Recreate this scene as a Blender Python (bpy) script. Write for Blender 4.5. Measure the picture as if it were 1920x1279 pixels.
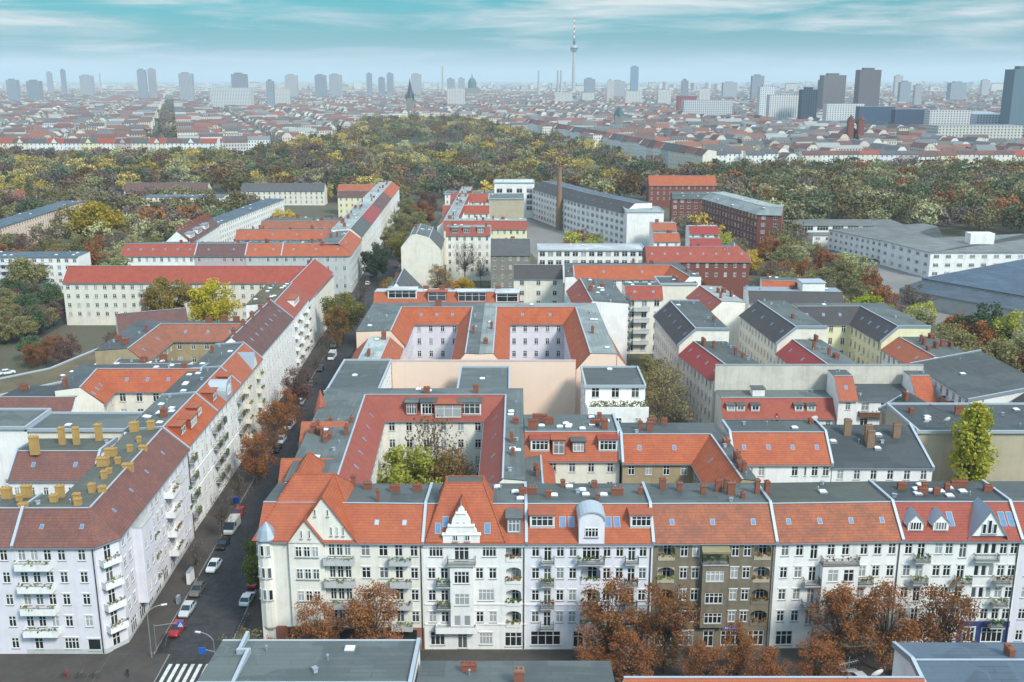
import bpy, math, random
import numpy as np
from mathutils import Vector, Matrix
random.seed(7)
for o in list(bpy.data.objects): bpy.data.objects.remove(o)
SC = bpy.context.scene
COL = SC.collection
R = math.radians

# ---------------------------------------------------------------- camera
cam = bpy.data.cameras.new('camera'); cam.sensor_width = 36.0; cam.lens = 36.0*1904/1920
cam.clip_start = 1.0; cam.clip_end = 120000
co = bpy.data.objects.new('camera', cam); COL.objects.link(co)
co.location = (0, 0, 85); co.rotation_euler = (R(90-14.47), 0, 0); SC.camera = co

# ---------------------------------------------------------------- sky, sun, exposure
SUN_EL, SUN_AZ = 42, 140          # azimuth clockwise from +Y: the sun stands behind the camera to the east
wd = bpy.data.worlds.new('World'); SC.world = wd; wd.use_nodes = True
nt = wd.node_tree; nt.nodes.clear()
def N(t, typ, **kw):
    n = t.nodes.new(typ)
    for k, v in kw.items():
        if k.startswith('i_'): n.inputs[k[2:].replace('_', ' ')].default_value = v
        else: setattr(n, k, v)
    return n
def math_n(t, op, a, b=None, clamp=False):
    n = t.nodes.new('ShaderNodeMath'); n.operation = op; n.use_clamp = clamp
    for i, x in enumerate((a, b)):
        if x is None: continue
        if isinstance(x, (int, float)): n.inputs[i].default_value = x
        else: t.links.new(x, n.inputs[i])
    return n.outputs[0]
def mixc(t, fac, a, b, mode='MIX'):
    n = t.nodes.new('ShaderNodeMix'); n.data_type = 'RGBA'; n.blend_type = mode
    for s, x in ((n.inputs[0], fac), (n.inputs[6], a), (n.inputs[7], b)):
        if isinstance(x, (int, float)): s.default_value = x
        elif isinstance(x, tuple): s.default_value = x if len(x) == 4 else (*x, 1)
        else: t.links.new(x, s)
    return n.outputs[2]
def ramp(t, fac, stops):
    n = t.nodes.new('ShaderNodeValToRGB'); e = n.color_ramp.elements
    while len(e) < len(stops): e.new(0.5)
    for x, (p, c) in zip(e, stops):
        x.position = p; x.color = c if len(c) == 4 else (*c, 1)
    t.links.new(fac, n.inputs[0]); return n.outputs[0]
sky = N(nt, 'ShaderNodeTexSky', sky_type='NISHITA', sun_disc=False)
sky.sun_elevation = R(SUN_EL); sky.sun_rotation = R(SUN_AZ); sky.altitude = 80
sky.air_density = 1.2; sky.dust_density = 2.0; sky.ozone_density = 2.5
tc = N(nt, 'ShaderNodeTexCoord'); sx = N(nt, 'ShaderNodeSeparateXYZ'); nt.links.new(tc.outputs['Generated'], sx.inputs[0])
el = math_n(nt, 'MAXIMUM', sx.outputs[2], 0.0)
# long cloud streaks: direction stretched strongly sideways
mp = N(nt, 'ShaderNodeMapping'); mp.inputs['Scale'].default_value = (2.6, 2.6, 26); mp.inputs['Location'].default_value = (5.7, 2.4, 0.1)
nt.links.new(tc.outputs['Generated'], mp.inputs[0])
cl = N(nt, 'ShaderNodeTexNoise', i_Scale=1.15, i_Detail=7.0, i_Roughness=0.55, i_Distortion=0.5); nt.links.new(mp.outputs[0], cl.inputs[0])
mp2 = N(nt, 'ShaderNodeMapping'); mp2.inputs['Scale'].default_value = (7, 7, 95); nt.links.new(tc.outputs['Generated'], mp2.inputs[0])
cl2 = N(nt, 'ShaderNodeTexNoise', i_Scale=1.0, i_Detail=6.0, i_Roughness=0.6, i_Distortion=0.8); nt.links.new(mp2.outputs[0], cl2.inputs[0])
cov = math_n(nt, 'ADD', math_n(nt, 'MULTIPLY', cl.outputs[0], 0.72), math_n(nt, 'MULTIPLY', cl2.outputs[0], 0.28))
cover = ramp(nt, cov, [(0.43, (0, 0, 0)), (0.56, (1, 1, 1))])
blue = mixc(nt, 1.0, sky.outputs[0], (0.02, 0.74, 0.92), 'MULTIPLY')
cloud = ramp(nt, cov, [(0.38, (3.6, 4.9, 5.2)), (0.50, (5.6, 6.0, 6.1)), (0.66, (8.2, 7.9, 7.6))])
both = mixc(nt, math_n(nt, 'MULTIPLY', cover, 0.92), blue, cloud)
low = ramp(nt, el, [(0.0, (1, 1, 1)), (0.030, (0, 0, 0))])
horizon = mixc(nt, math_n(nt, 'MULTIPLY', low, 0.85), both, (4.4, 5.7, 6.2))
bg = N(nt, 'ShaderNodeBackground', i_Strength=0.072); zen = math_n(nt, 'ADD', 1.0, math_n(nt, 'MULTIPLY', el, 2.0))          # overcast sky: zenith brighter than horizon
vs = nt.nodes.new('ShaderNodeVectorMath'); vs.operation = 'SCALE'; nt.links.new(horizon, vs.inputs[0]); nt.links.new(zen, vs.inputs['Scale']); nt.links.new(vs.outputs[0], bg.inputs[0])
wo = N(nt, 'ShaderNodeOutputWorld'); nt.links.new(bg.outputs[0], wo.inputs[0])
sl = bpy.data.lights.new('sun', 'SUN'); sl.energy = 2.7; sl.angle = R(12); sl.color = (1.0, 0.90, 0.79)
so = bpy.data.objects.new('sun', sl); COL.objects.link(so)
so.rotation_euler = (R(90-SUN_EL), 0, R(180-SUN_AZ)); so.location = (0, 0, 300)
SC.view_settings.view_transform = 'Standard'; SC.view_settings.look = 'None'
SC.view_settings.exposure = 0.60
HAZE_D, HAZE_C = 0.85e-4, (0.73, 0.86, 0.97); SC.view_settings.gamma = 1.0
cy = SC.cycles
cy.use_denoising = True; cy.max_bounces = 4; cy.diffuse_bounces = 2; cy.glossy_bounces = 2
cy.transmission_bounces = 2; cy.volume_bounces = 1; cy.transparent_max_bounces = 4
cy.caustics_reflective = False; cy.caustics_refractive = False

# ---------------------------------------------------------------- materials
MATS = {}
def newmat(name):
    m = bpy.data.materials.new(name); m.use_nodes = True; t = m.node_tree
    b = t.nodes['Principled BSDF']; MATS[name] = m
    return m, t, b
def bump(t, b, h, s=0.4, d=0.05):
    n = N(t, 'ShaderNodeBump', i_Strength=s, i_Distance=d); t.links.new(h, n.inputs['Height']); t.links.new(n.outputs[0], b.inputs['Normal'])
def objrand(t): return N(t, 'ShaderNodeObjectInfo').outputs['Random']
def plaster(name, c, dirt=0.25, dc=(0.30, 0.28, 0.26)):
    m, t, b = newmat(name)
    g = N(t, 'ShaderNodeTexCoord')
    n1 = N(t, 'ShaderNodeTexNoise', i_Scale=0.35, i_Detail=6.0, i_Roughness=0.65); t.links.new(g.outputs['Object'], n1.inputs[0])
    mp = N(t, 'ShaderNodeMapping'); mp.inputs['Scale'].default_value = (1.6, 1.6, 0.10); t.links.new(g.outputs['Object'], mp.inputs[0])
    n2 = N(t, 'ShaderNodeTexNoise', i_Scale=1.0, i_Detail=4.0); t.links.new(mp.outputs[0], n2.inputs[0])
    f = math_n(t, 'MULTIPLY', math_n(t, 'ADD', ramp(t, n1.outputs[0], [(0.42, (0, 0, 0)), (0.68, (1, 1, 1))]), ramp(t, n2.outputs[0], [(0.5, (0, 0, 0)), (0.8, (1, 1, 1))])), dirt)
    t.links.new(mixc(t, f, c, dc), b.inputs['Base Color']); b.inputs['Roughness'].default_value = 0.9
    n3 = N(t, 'ShaderNodeTexNoise', i_Scale=9.0, i_Detail=3.0); t.links.new(g.outputs['Object'], n3.inputs[0]); bump(t, b, n3.outputs[0], 0.15, 0.02)
    return m
plaster('lavender', (0.70, 0.67, 0.74), 0.18); plaster('white', (0.82, 0.80, 0.79), 0.22); plaster('cream', (0.74, 0.69, 0.60), 0.22)
plaster('warmwhite', (0.80, 0.76, 0.69), 0.24); plaster('paleblue', (0.73, 0.72, 0.79), 0.16); plaster('brownrender', (0.21, 0.175, 0.125), 0.5, (0.10, 0.085, 0.07))
plaster('tan', (0.38, 0.30, 0.18), 0.4, (0.2, 0.16, 0.11)); plaster('peach', (0.78, 0.58, 0.47), 0.14, (0.55, 0.42, 0.36)); plaster('yellow', (0.76, 0.70, 0.46), 0.15)
plaster('firewall', (0.60, 0.56, 0.49), 0.45, (0.36, 0.33, 0.29)); plaster('beige', (0.46, 0.39, 0.29), 0.4, (0.3, 0.26, 0.2)); plaster('stone', (0.24, 0.22, 0.19), 0.5, (0.12, 0.11, 0.1))
plaster('pinkgrey', (0.50, 0.40, 0.42), 0.3); plaster('greywall', (0.50, 0.51, 0.52), 0.3); plaster('chimyellow', (0.46, 0.28, 0.09), 0.5, (0.28, 0.17, 0.07))
plaster('bluepaint', (0.02, 0.035, 0.16), 0.1); plaster('terracotta', (0.30, 0.09, 0.05), 0.3); plaster('skyblue', (0.20, 0.42, 0.70), 0.15)
plaster('concrete', (0.42, 0.42, 0.41), 0.4); plaster('oldwall', (0.56, 0.50, 0.41), 0.9, (0.28, 0.2, 0.13)); plaster('awning', (0.22, 0.19, 0.10), 0.3)
def tile(name, c, c2, old=0.3):
    m, t, b = newmat(name)
    u = N(t, 'ShaderNodeUVMap'); s = N(t, 'ShaderNodeSeparateXYZ'); t.links.new(u.outputs[0], s.inputs[0])
    row = math_n(t, 'FRACT', math_n(t, 'DIVIDE', s.outputs[1], 0.46)); colm = math_n(t, 'FRACT', math_n(t, 'DIVIDE', s.outputs[0], 0.30))
    br = N(t, 'ShaderNodeTexWhiteNoise', noise_dimensions='2D')
    cb = N(t, 'ShaderNodeCombineXYZ'); t.links.new(math_n(t, 'FLOOR', math_n(t, 'DIVIDE', s.outputs[0], 0.30)), cb.inputs[0]); t.links.new(math_n(t, 'FLOOR', math_n(t, 'DIVIDE', s.outputs[1], 0.46)), cb.inputs[1])
    t.links.new(cb.outputs[0], br.inputs[0])
    g = N(t, 'ShaderNodeTexCoord'); n1 = N(t, 'ShaderNodeTexNoise', i_Scale=0.45, i_Detail=7.0, i_Roughness=0.7); t.links.new(g.outputs['Object'], n1.inputs[0])
    base = mixc(t, ramp(t, n1.outputs[0], [(0.40, (0, 0, 0)), (0.62, (1, 1, 1))]), c, c2)
    base = mixc(t, math_n(t, 'MULTIPLY', br.outputs[0], old), base, tuple(x*0.45 for x in c2))
    n7 = N(t, 'ShaderNodeTexNoise', i_Scale=1.6, i_Detail=8.0, i_Roughness=0.75); mp7 = N(t, 'ShaderNodeMapping'); mp7.inputs['Scale'].default_value = (1, 1, .35); t.links.new(g.outputs['Object'], mp7.inputs[0]); t.links.new(mp7.outputs[0], n7.inputs[0])
    base = mixc(t, math_n(t, 'MULTIPLY', ramp(t, n7.outputs[0], [(0.52, (0, 0, 0)), (0.72, (1, 1, 1))]), 0.15+old*.7), base, (0.09, 0.06, 0.045))
    base = mixc(t, math_n(t, 'MULTIPLY', ramp(t, n7.outputs[0], [(0.30, (1, 1, 1)), (0.42, (0, 0, 0))]), 0.2), base, (0.36, 0.20, 0.12))
    seam = math_n(t, 'LESS_THAN', row, 0.2)
    base = mixc(t, math_n(t, 'MULTIPLY', seam, 0.55), base, tuple(x*0.32 for x in c))
    rn = objrand(t); base = mixc(t, math_n(t, 'MULTIPLY', rn, 0.38), base, tuple(0.55*x+0.06 for x in c2)); t.links.new(base, b.inputs['Base Color']); b.inputs['Roughness'].default_value = 0.75
    h = math_n(t, 'ADD', math_n(t, 'SUBTRACT', 1.0, row), math_n(t, 'MULTIPLY', math_n(t, 'ABSOLUTE', math_n(t, 'SUBTRACT', colm, 0.5)), 0.6)); bump(t, b, h, 0.5, 0.06)
tile('tile_orange', (0.44, 0.105, 0.033), (0.36, 0.075, 0.028), 0.25); tile('tile_red', (0.38, 0.066, 0.032), (0.29, 0.05, 0.03), 0.3)
tile('tile_old', (0.24, 0.075, 0.05), (0.15, 0.055, 0.045), 0.45); tile('tile_dark', (0.060, 0.052, 0.055), (0.042, 0.038, 0.042), 0.3)
tile('tile_crimson', (0.34, 0.03, 0.028), (0.28, 0.03, 0.028), 0.2); tile('tile_brown', (0.16, 0.065, 0.055), (0.11, 0.05, 0.05), 0.4)
tile('tile_weathered', (0.40, 0.11, 0.045), (0.24, 0.08, 0.045), 0.3); tile('slate', (0.10, 0.10, 0.105), (0.075, 0.078, 0.085), 0.3)
def bitumen(name, c, c2, moss=0.0, wet=0.35):
    m, t, b = newmat(name)
    u = N(t, 'ShaderNodeUVMap')
    bk = N(t, 'ShaderNodeTexBrick', i_Scale=1.0, offset=0.37); bk.inputs['Brick Width'].default_value = 7.0; bk.inputs['Row Height'].default_value = 1.0
    bk.inputs['Mortar Size'].default_value = 0.05; bk.inputs['Color1'].default_value = (*c, 1); bk.inputs['Color2'].default_value = (*[0.35*x+0.55*y for x, y in zip(c, c2)], 1); bk.inputs['Mortar'].default_value = (*[x*0.5 for x in c], 1)
    t.links.new(u.outputs[0], bk.inputs[0])
    g = N(t, 'ShaderNodeTexCoord'); n1 = N(t, 'ShaderNodeTexNoise', i_Scale=0.17, i_Detail=7.0, i_Roughness=0.62, i_Distortion=0.6); t.links.new(g.outputs['Object'], n1.inputs[0])
    f = ramp(t, n1.outputs[0], [(0.44, (0, 0, 0)), (0.60, (1, 1, 1))])
    base = mixc(t, math_n(t, 'MULTIPLY', f, 0.9), bk.outputs[0], tuple(x*0.85 for x in c2)); n8 = N(t, 'ShaderNodeTexVoronoi', i_Scale=0.22, distance='CHEBYCHEV'); t.links.new(u.outputs[0], n8.inputs[0]); base = mixc(t, math_n(t, 'MULTIPLY', ramp(t, n8.outputs['Color'], [(0.55, (0, 0, 0)), (0.56, (1, 1, 1))]), 0.35), base, tuple(x*1.35 for x in c))
    n4 = N(t, 'ShaderNodeTexNoise', i_Scale=3.0, i_Detail=5.0); t.links.new(g.outputs['Object'], n4.inputs[0])
    base = mixc(t, math_n(t, 'MULTIPLY', n4.outputs[0], 0.35), base, tuple(x*0.55 for x in c))
    if moss:
        n5 = N(t, 'ShaderNodeTexNoise', i_Scale=0.3, i_Detail=8.0, i_Roughness=0.7); t.links.new(g.outputs['Object'], n5.inputs[0])
        base = mixc(t, math_n(t, 'MULTIPLY', ramp(t, n5.outputs[0], [(0.45, (0, 0, 0)), (0.65, (1, 1, 1))]), moss), base, (0.10, 0.095, 0.03))
    hv = N(t, 'ShaderNodeHueSaturation'); t.links.new(math_n(t, 'ADD', 0.72, math_n(t, 'MULTIPLY', objrand(t), 0.55)), hv.inputs['Value']); t.links.new(base, hv.inputs['Color']); base = hv.outputs[0]
    t.links.new(base, b.inputs['Base Color'])
    t.links.new(math_n(t, 'SUBTRACT', 0.85, math_n(t, 'MULTIPLY', f, wet)), b.inputs['Roughness'])
bitumen('bitumen', (0.105, 0.122, 0.120), (0.070, 0.084, 0.086)); bitumen('bitumen_dark', (0.066, 0.078, 0.086), (0.045, 0.054, 0.06))
bitumen('bitumen_moss', (0.10, 0.112, 0.104), (0.075, 0.08, 0.07), 0.35); bitumen('bitumen_pale', (0.33, 0.37, 0.36), (0.25, 0.29, 0.29)); bitumen('bitumen_blue', (0.085, 0.12, 0.16), (0.06, 0.085, 0.12))
bitumen('bitumen_mid', (0.20, 0.21, 0.205), (0.15, 0.16, 0.16)); bitumen('greenroof', (0.13, 0.10, 0.06), (0.085, 0.07, 0.04), 0.5, 0.0); bitumen('whiteroof', (0.62, 0.64, 0.66), (0.5, 0.52, 0.54)); bitumen('hallblue', (0.05, 0.085, 0.13), (0.04, 0.06, 0.095))
def plain(name, c, rough=0.6, metal=0.0, spec=0.5):
    m, t, b = newmat(name)
    g = N(t, 'ShaderNodeTexCoord'); n1 = N(t, 'ShaderNodeTexNoise', i_Scale=2.2, i_Detail=4.0); t.links.new(g.outputs['Object'], n1.inputs[0])
    t.links.new(mixc(t, math_n(t, 'MULTIPLY', n1.outputs[0], 0.4), c, tuple(x*0.7 for x in c)), b.inputs['Base Color'])
    b.inputs['Roughness'].default_value = rough; b.inputs['Metallic'].default_value = metal; b.inputs['Specular IOR Level'].default_value = spec
    return m
plain('frame', (0.78, 0.78, 0.77), 0.5); plain('zinc', (0.30, 0.35, 0.41), 0.45, 0.3); plain('zinc_light', (0.42, 0.47, 0.53), 0.5, 0.2); plain('iron', (0.03, 0.03, 0.032), 0.5)
plain('dome', (0.80, 0.82, 0.84), 0.4); plain('sillstone', (0.30, 0.29, 0.29), 0.8); plain('wood', (0.16, 0.07, 0.04), 0.7); plain('tyre', (0.015, 0.015, 0.015), 0.8)
plain('rubberblack', (0.02, 0.02, 0.022), 0.6); plain('lampglass', (0.7, 0.7, 0.68), 0.2); plain('redlight', (0.35, 0.02, 0.02), 0.3); plain('steel', (0.5, 0.51, 0.52), 0.35, 0.7)
plain('signblue', (0.02, 0.12, 0.45), 0.4); plain('signwhite', (0.8, 0.8, 0.8), 0.4); plain('skin', (0.5, 0.33, 0.25), 0.6); plain('cloth_red', (0.32, 0.03, 0.03), 0.8); plain('cloth_black', (0.02, 0.02, 0.025), 0.8)
plain('pot', (0.28, 0.09, 0.04), 0.8); plain('bark', (0.075, 0.055, 0.042), 0.95); plain('barkgrey', (0.085, 0.07, 0.06), 0.95); plain('net', (0.05, 0.12, 0.14), 0.7); plain('yellowbin', (0.55, 0.45, 0.02), 0.5); plain('bluebin', (0.01, 0.06, 0.35), 0.5)
def brickmat(name, c1, c2, mo, w=0.25, h=0.075):
    m, t, b = newmat(name)
    g = N(t, 'ShaderNodeTexCoord'); mp = N(t, 'ShaderNodeMapping'); mp.inputs['Rotation'].default_value = (R(90), 0, 0)
    t.links.new(g.outputs['Object'], mp.inputs[0])
    bk = N(t, 'ShaderNodeTexBrick', i_Scale=1.0); bk.inputs['Brick Width'].default_value = w; bk.inputs['Row Height'].default_value = h; bk.inputs['Mortar Size'].default_value = 0.008
    for k, x in (('Color1', c1), ('Color2', c2), ('Mortar', mo)): bk.inputs[k].default_value = (*x, 1)
    t.links.new(mp.outputs[0], bk.inputs[0])
    n1 = N(t, 'ShaderNodeTexNoise', i_Scale=1.3, i_Detail=6.0); t.links.new(g.outputs['Object'], n1.inputs[0])
    t.links.new(mixc(t, math_n(t, 'MULTIPLY', n1.outputs[0], 0.5), bk.outputs[0], tuple(x*0.45 for x in c1)), b.inputs['Base Color']); b.inputs['Roughness'].default_value = 0.9
brickmat('brick', (0.30, 0.085, 0.045), (0.24, 0.06, 0.035), (0.22, 0.16, 0.12)); brickmat('brick_old', (0.30, 0.19, 0.11), (0.26, 0.13, 0.08), (0.25, 0.2, 0.15)); brickmat('brick_red', (0.25, 0.065, 0.045), (0.20, 0.05, 0.04), (0.2, 0.12, 0.1))
def glass(name='glass'):
    m, t, b = newmat(name)
    r = objrand(t)
    curt = ramp(t, r, [(0.0, (0.012, 0.014, 0.017)), (0.55, (0.022, 0.026, 0.03)), (0.72, (0.10, 0.11, 0.12)), (0.90, (0.36, 0.37, 0.38))])
    t.links.new(curt, b.inputs['Base Color']); b.inputs['Roughness'].default_value = 0.06; b.inputs['Specular IOR Level'].default_value = 0.6
glass()
def bluepane(name, c, rough=0.08):
    m, t, b = newmat(name); b.inputs['Base Color'].default_value = (*c, 1); b.inputs['Roughness'].default_value = rough
    g = N(t, 'ShaderNodeTexCoord'); n1 = N(t, 'ShaderNodeTexNoise', i_Scale=1.5); t.links.new(g.outputs['Object'], n1.inputs[0])
    t.links.new(mixc(t, n1.outputs[0], c, tuple(x*0.6 for x in c)), b.inputs['Base Color'])
bluepane('skyglass', (0.16, 0.26, 0.42)); bluepane('bandglass', (0.03, 0.05, 0.07)); bluepane('blueglass', (0.015, 0.05, 0.09))
def paint(name):
    m, t, b = newmat(name); oi = N(t, 'ShaderNodeObjectInfo')
    t.links.new(oi.outputs['Color'], b.inputs['Base Color']); b.inputs['Roughness'].default_value = 0.28; b.inputs['Coat Weight'].default_value = 0.4
paint('carpaint')
def leaf(name):
    m, t, b = newmat(name); oi = N(t, 'ShaderNodeObjectInfo'); ge = N(t, 'ShaderNodeNewGeometry')
    hs = N(t, 'ShaderNodeHueSaturation'); t.links.new(oi.outputs['Color'], hs.inputs['Color'])
    ri = ge.outputs['Random Per Island']
    t.links.new(math_n(t, 'ADD', math_n(t, 'MULTIPLY', ri, 0.8), 1.25), hs.inputs['Value'])
    t.links.new(math_n(t, 'ADD', math_n(t, 'MULTIPLY', math_n(t, 'FRACT', math_n(t, 'MULTIPLY', ri, 17.3)), 0.04), 0.48), hs.inputs['Hue'])
    t.links.new(hs.outputs[0], b.inputs['Base Color']); b.inputs['Roughness'].default_value = 0.8; b.inputs['Specular IOR Level'].default_value = 0.15
    tr = N(t, 'ShaderNodeBsdfTranslucent'); t.links.new(hs.outputs[0], tr.inputs[0])
    mx = N(t, 'ShaderNodeMixShader', i_Fac=0.35); t.links.new(b.outputs[0], mx.inputs[1]); t.links.new(tr.outputs[0], mx.inputs[2])
    t.links.new(mx.outputs[0], t.nodes['Material Output'].inputs[0])
leaf('leaf')
def ground_m(name, c, c2, c3=None, s=0.05):
    m, t, b = newmat(name); g = N(t, 'ShaderNodeTexCoord')
    n1 = N(t, 'ShaderNodeTexNoise', i_Scale=s, i_Detail=9.0, i_Roughness=0.65); t.links.new(g.outputs['Object'], n1.inputs[0])
    base = mixc(t, ramp(t, n1.outputs[0], [(0.42, (0, 0, 0)), (0.6, (1, 1, 1))]), c, c2)
    if c3:
        n2 = N(t, 'ShaderNodeTexNoise', i_Scale=1.1, i_Detail=6.0, i_Roughness=0.7); t.links.new(g.outputs['Object'], n2.inputs[0])
        base = mixc(t, ramp(t, n2.outputs[0], [(0.5, (0, 0, 0)), (0.72, (1, 1, 1))]), base, c3)
    t.links.new(base, b.inputs['Base Color']); b.inputs['Roughness'].default_value = 0.9
    n3 = N(t, 'ShaderNodeTexNoise', i_Scale=6.0, i_Detail=4.0); t.links.new(g.outputs['Object'], n3.inputs[0]); bump(t, b, n3.outputs[0], 0.3, 0.03)
ground_m('earth', (0.085, 0.075, 0.055), (0.065, 0.075, 0.04), (0.13, 0.09, 0.05)); ground_m('asphalt', (0.036, 0.037, 0.042), (0.022, 0.023, 0.027), (0.058, 0.057, 0.058), 0.35)
ground_m('pavement', (0.060, 0.054, 0.050), (0.046, 0.042, 0.040), (0.095, 0.055, 0.034), 0.25); ground_m('yard', (0.20, 0.19, 0.18), (0.16, 0.155, 0.15), None, 0.03); ground_m('meadow', (0.10, 0.16, 0.05), (0.13, 0.15, 0.06), None, 0.03)
ground_m('kerbstone', (0.24, 0.235, 0.22), (0.2, 0.2, 0.19)); ground_m('roadpaint', (0.62, 0.62, 0.6), (0.45, 0.45, 0.44), None, 1.5); ground_m('sand', (0.36, 0.33, 0.27), (0.30, 0.28, 0.23), None, 0.03)

# ---------------------------------------------------------------- mesh builder
class MB:
    def __init__(s): s.v = []; s.f = []; s.m = []; s.uv = []; s.mats = []
    def mi(s, mat):
        if mat not in s.mats: s.mats.append(mat)
        return s.mats.index(mat)
    def face(s, pts, mat, uv=None):
        n = len(s.v); s.v.extend([tuple(p) for p in pts]); s.f.append(tuple(range(n, n+len(pts)))); s.m.append(s.mi(mat))
        s.uv.extend(uv if uv else [(p[0], p[1]) for p in pts])
    def box(s, x0, y0, z0, x1, y1, z1, mat, bottom=True):
        a = [(x0, y0), (x1, y0), (x1, y1), (x0, y1)]
        for i in range(4):
            p, q = a[i], a[(i+1) % 4]; s.face([(*p, z0), (*q, z0), (*q, z1), (*p, z1)], mat)
        s.face([(*p, z1) for p in a], mat)
        if bottom: s.face([(*p, z0) for p in a[::-1]], mat)
    def tube(s, p, q, r0, r1, mat, n=6, cap=True):
        p = Vector(p); q = Vector(q); d = (q-p)
        if d.length < 1e-6: return
        d.normalize(); u = d.orthogonal().normalized(); w = d.cross(u)
        A = [p + (u*math.cos(2*math.pi*i/n) + w*math.sin(2*math.pi*i/n))*r0 for i in range(n)]
        B_ = [q + (u*math.cos(2*math.pi*i/n) + w*math.sin(2*math.pi*i/n))*r1 for i in range(n)]
        for i in range(n): s.face([A[i], A[(i+1) % n], B_[(i+1) % n], B_[i]], mat)
        if cap: s.face(B_, mat); s.face(A[::-1], mat)
    def lathe(s, prof, mat, n=16, c=(0, 0)):
        for (r0, z0), (r1, z1) in zip(prof, prof[1:]):
            for i in range(n):
                a, b = 2*math.pi*i/n, 2*math.pi*(i+1)/n
                P = lambda r, z, t: (c[0]+r*math.cos(t), c[1]+r*math.sin(t), z)
                pts = [P(r0, z0, a), P(r0, z0, b), P(r1, z1, b), P(r1, z1, a)]
                if r0 < 1e-6: pts = [pts[0], pts[2], pts[3]]
                elif r1 < 1e-6: pts = pts[:3]
                s.face(pts, mat)
    def prism(s, poly, y0, y1, mat, mat2=None):          # poly in (x,z), extruded along y; front at y0
        n = len(poly); s.face([(x, y0, z) for x, z in poly], mat); s.face([(x, y1, z) for x, z in poly[::-1]], mat)
        for i in range(n):
            (x0, z0), (x1, z1) = poly[i], poly[(i+1) % n]; s.face([(x0, y1, z0), (x1, y1, z1), (x1, y0, z1), (x0, y0, z0)], mat2 or mat)
    def panel(s, x0, x1, z0, z1, holes, mat, y=0.0, depth=0.22):   # wall in the x-z plane with real openings
        hs = [h for h in holes if h[0] > x0+0.02 and h[1] < x1-0.02 and h[2] > z0-1e-3 and h[3] < z1-0.02]
        xs = sorted({x0, x1, *[h[0] for h in hs], *[h[1] for h in hs]}); zs = sorted({z0, z1, *[h[2] for h in hs], *[h[3] for h in hs]})
        for j in range(len(zs)-1):
            run = None
            for i in range(len(xs)-1):
                cx, cz = (xs[i]+xs[i+1])/2, (zs[j]+zs[j+1])/2
                inside = any(h[0] < cx < h[1] and h[2] < cz < h[3] for h in hs)
                if not inside and run is None: run = xs[i]
                if run is not None and (inside or i == len(xs)-2):
                    e = xs[i] if inside else xs[i+1]
                    s.face([(run, y, zs[j]), (e, y, zs[j]), (e, y, zs[j+1]), (run, y, zs[j+1])], mat); run = None
        for a, b, c, d in hs:
            k = y+depth
            s.face([(a, y, c), (a, k, c), (a, k, d), (a, y, d)][::-1], mat); s.face([(b, y, c), (b, k, c), (b, k, d), (b, y, d)], mat)
            s.face([(a, y, d), (b, y, d), (b, k, d), (a, k, d)][::-1], mat); s.face([(a, y, c), (b, y, c), (b, k, c), (a, k, c)], mat)
    def xf(s, ang, off):
        c, d = math.cos(ang), math.sin(ang); s.v = [(c*x-d*y+off[0], d*x+c*y+off[1], z+(off[2] if len(off) > 2 else 0)) for x, y, z in s.v]; return s
    def join(s, o, ang=0.0, off=(0, 0, 0)):
        n = len(s.v); c, d = math.cos(ang), math.sin(ang)
        s.v.extend([(c*x-d*y+off[0], d*x+c*y+off[1], z+(off[2] if len(off) > 2 else 0)) for x, y, z in o.v])
        s.f.extend([tuple(i+n for i in f) for f in o.f]); mm = [s.mi(k) for k in o.mats]; s.m.extend([mm[k] for k in o.m]); s.uv.extend(o.uv)
    def mesh(s, name, smooth=False):
        me = bpy.data.meshes.new(name); me.from_pydata(s.v, [], s.f)
        for k in s.mats: me.materials.append(MATS[k])
        me.polygons.foreach_set('material_index', s.m)
        uvl = me.uv_layers.new(name='UVMap'); uvl.data.foreach_set('uv', [c for p in s.uv for c in p])
        if smooth: me.polygons.foreach_set('use_smooth', [True]*len(s.f))
        me.update(); return me
def link(name, me, parent=None, loc=(0, 0, 0), rz=0.0, scale=None):
    o = bpy.data.objects.new(name, me); COL.objects.link(o); o.location = loc
    if rz: o.rotation_euler = (0, 0, rz)
    if scale: o.scale = scale if isinstance(scale, tuple) else (scale,)*3
    if parent: o.parent = parent
    return o
def tag(o, label=None, cat=None, group=None, kind=None):
    if label: o['label'] = label
    if cat: o['category'] = cat
    if group: o['group'] = group
    if kind: o['kind'] = kind
    return o
def thing(name, label, cat, loc=(0, 0, 0), rz=0.0, group=None): return tag(link(name, None, None, loc, rz), label, cat, group)
def struct(name, mb): return tag(link(name, mb.mesh(name)), kind='structure')
def copy_tree(o, parent=None):
    c = o.copy(); COL.objects.link(c); c.parent = parent
    for ch in o.children: copy_tree(ch, c)
    return c

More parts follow.
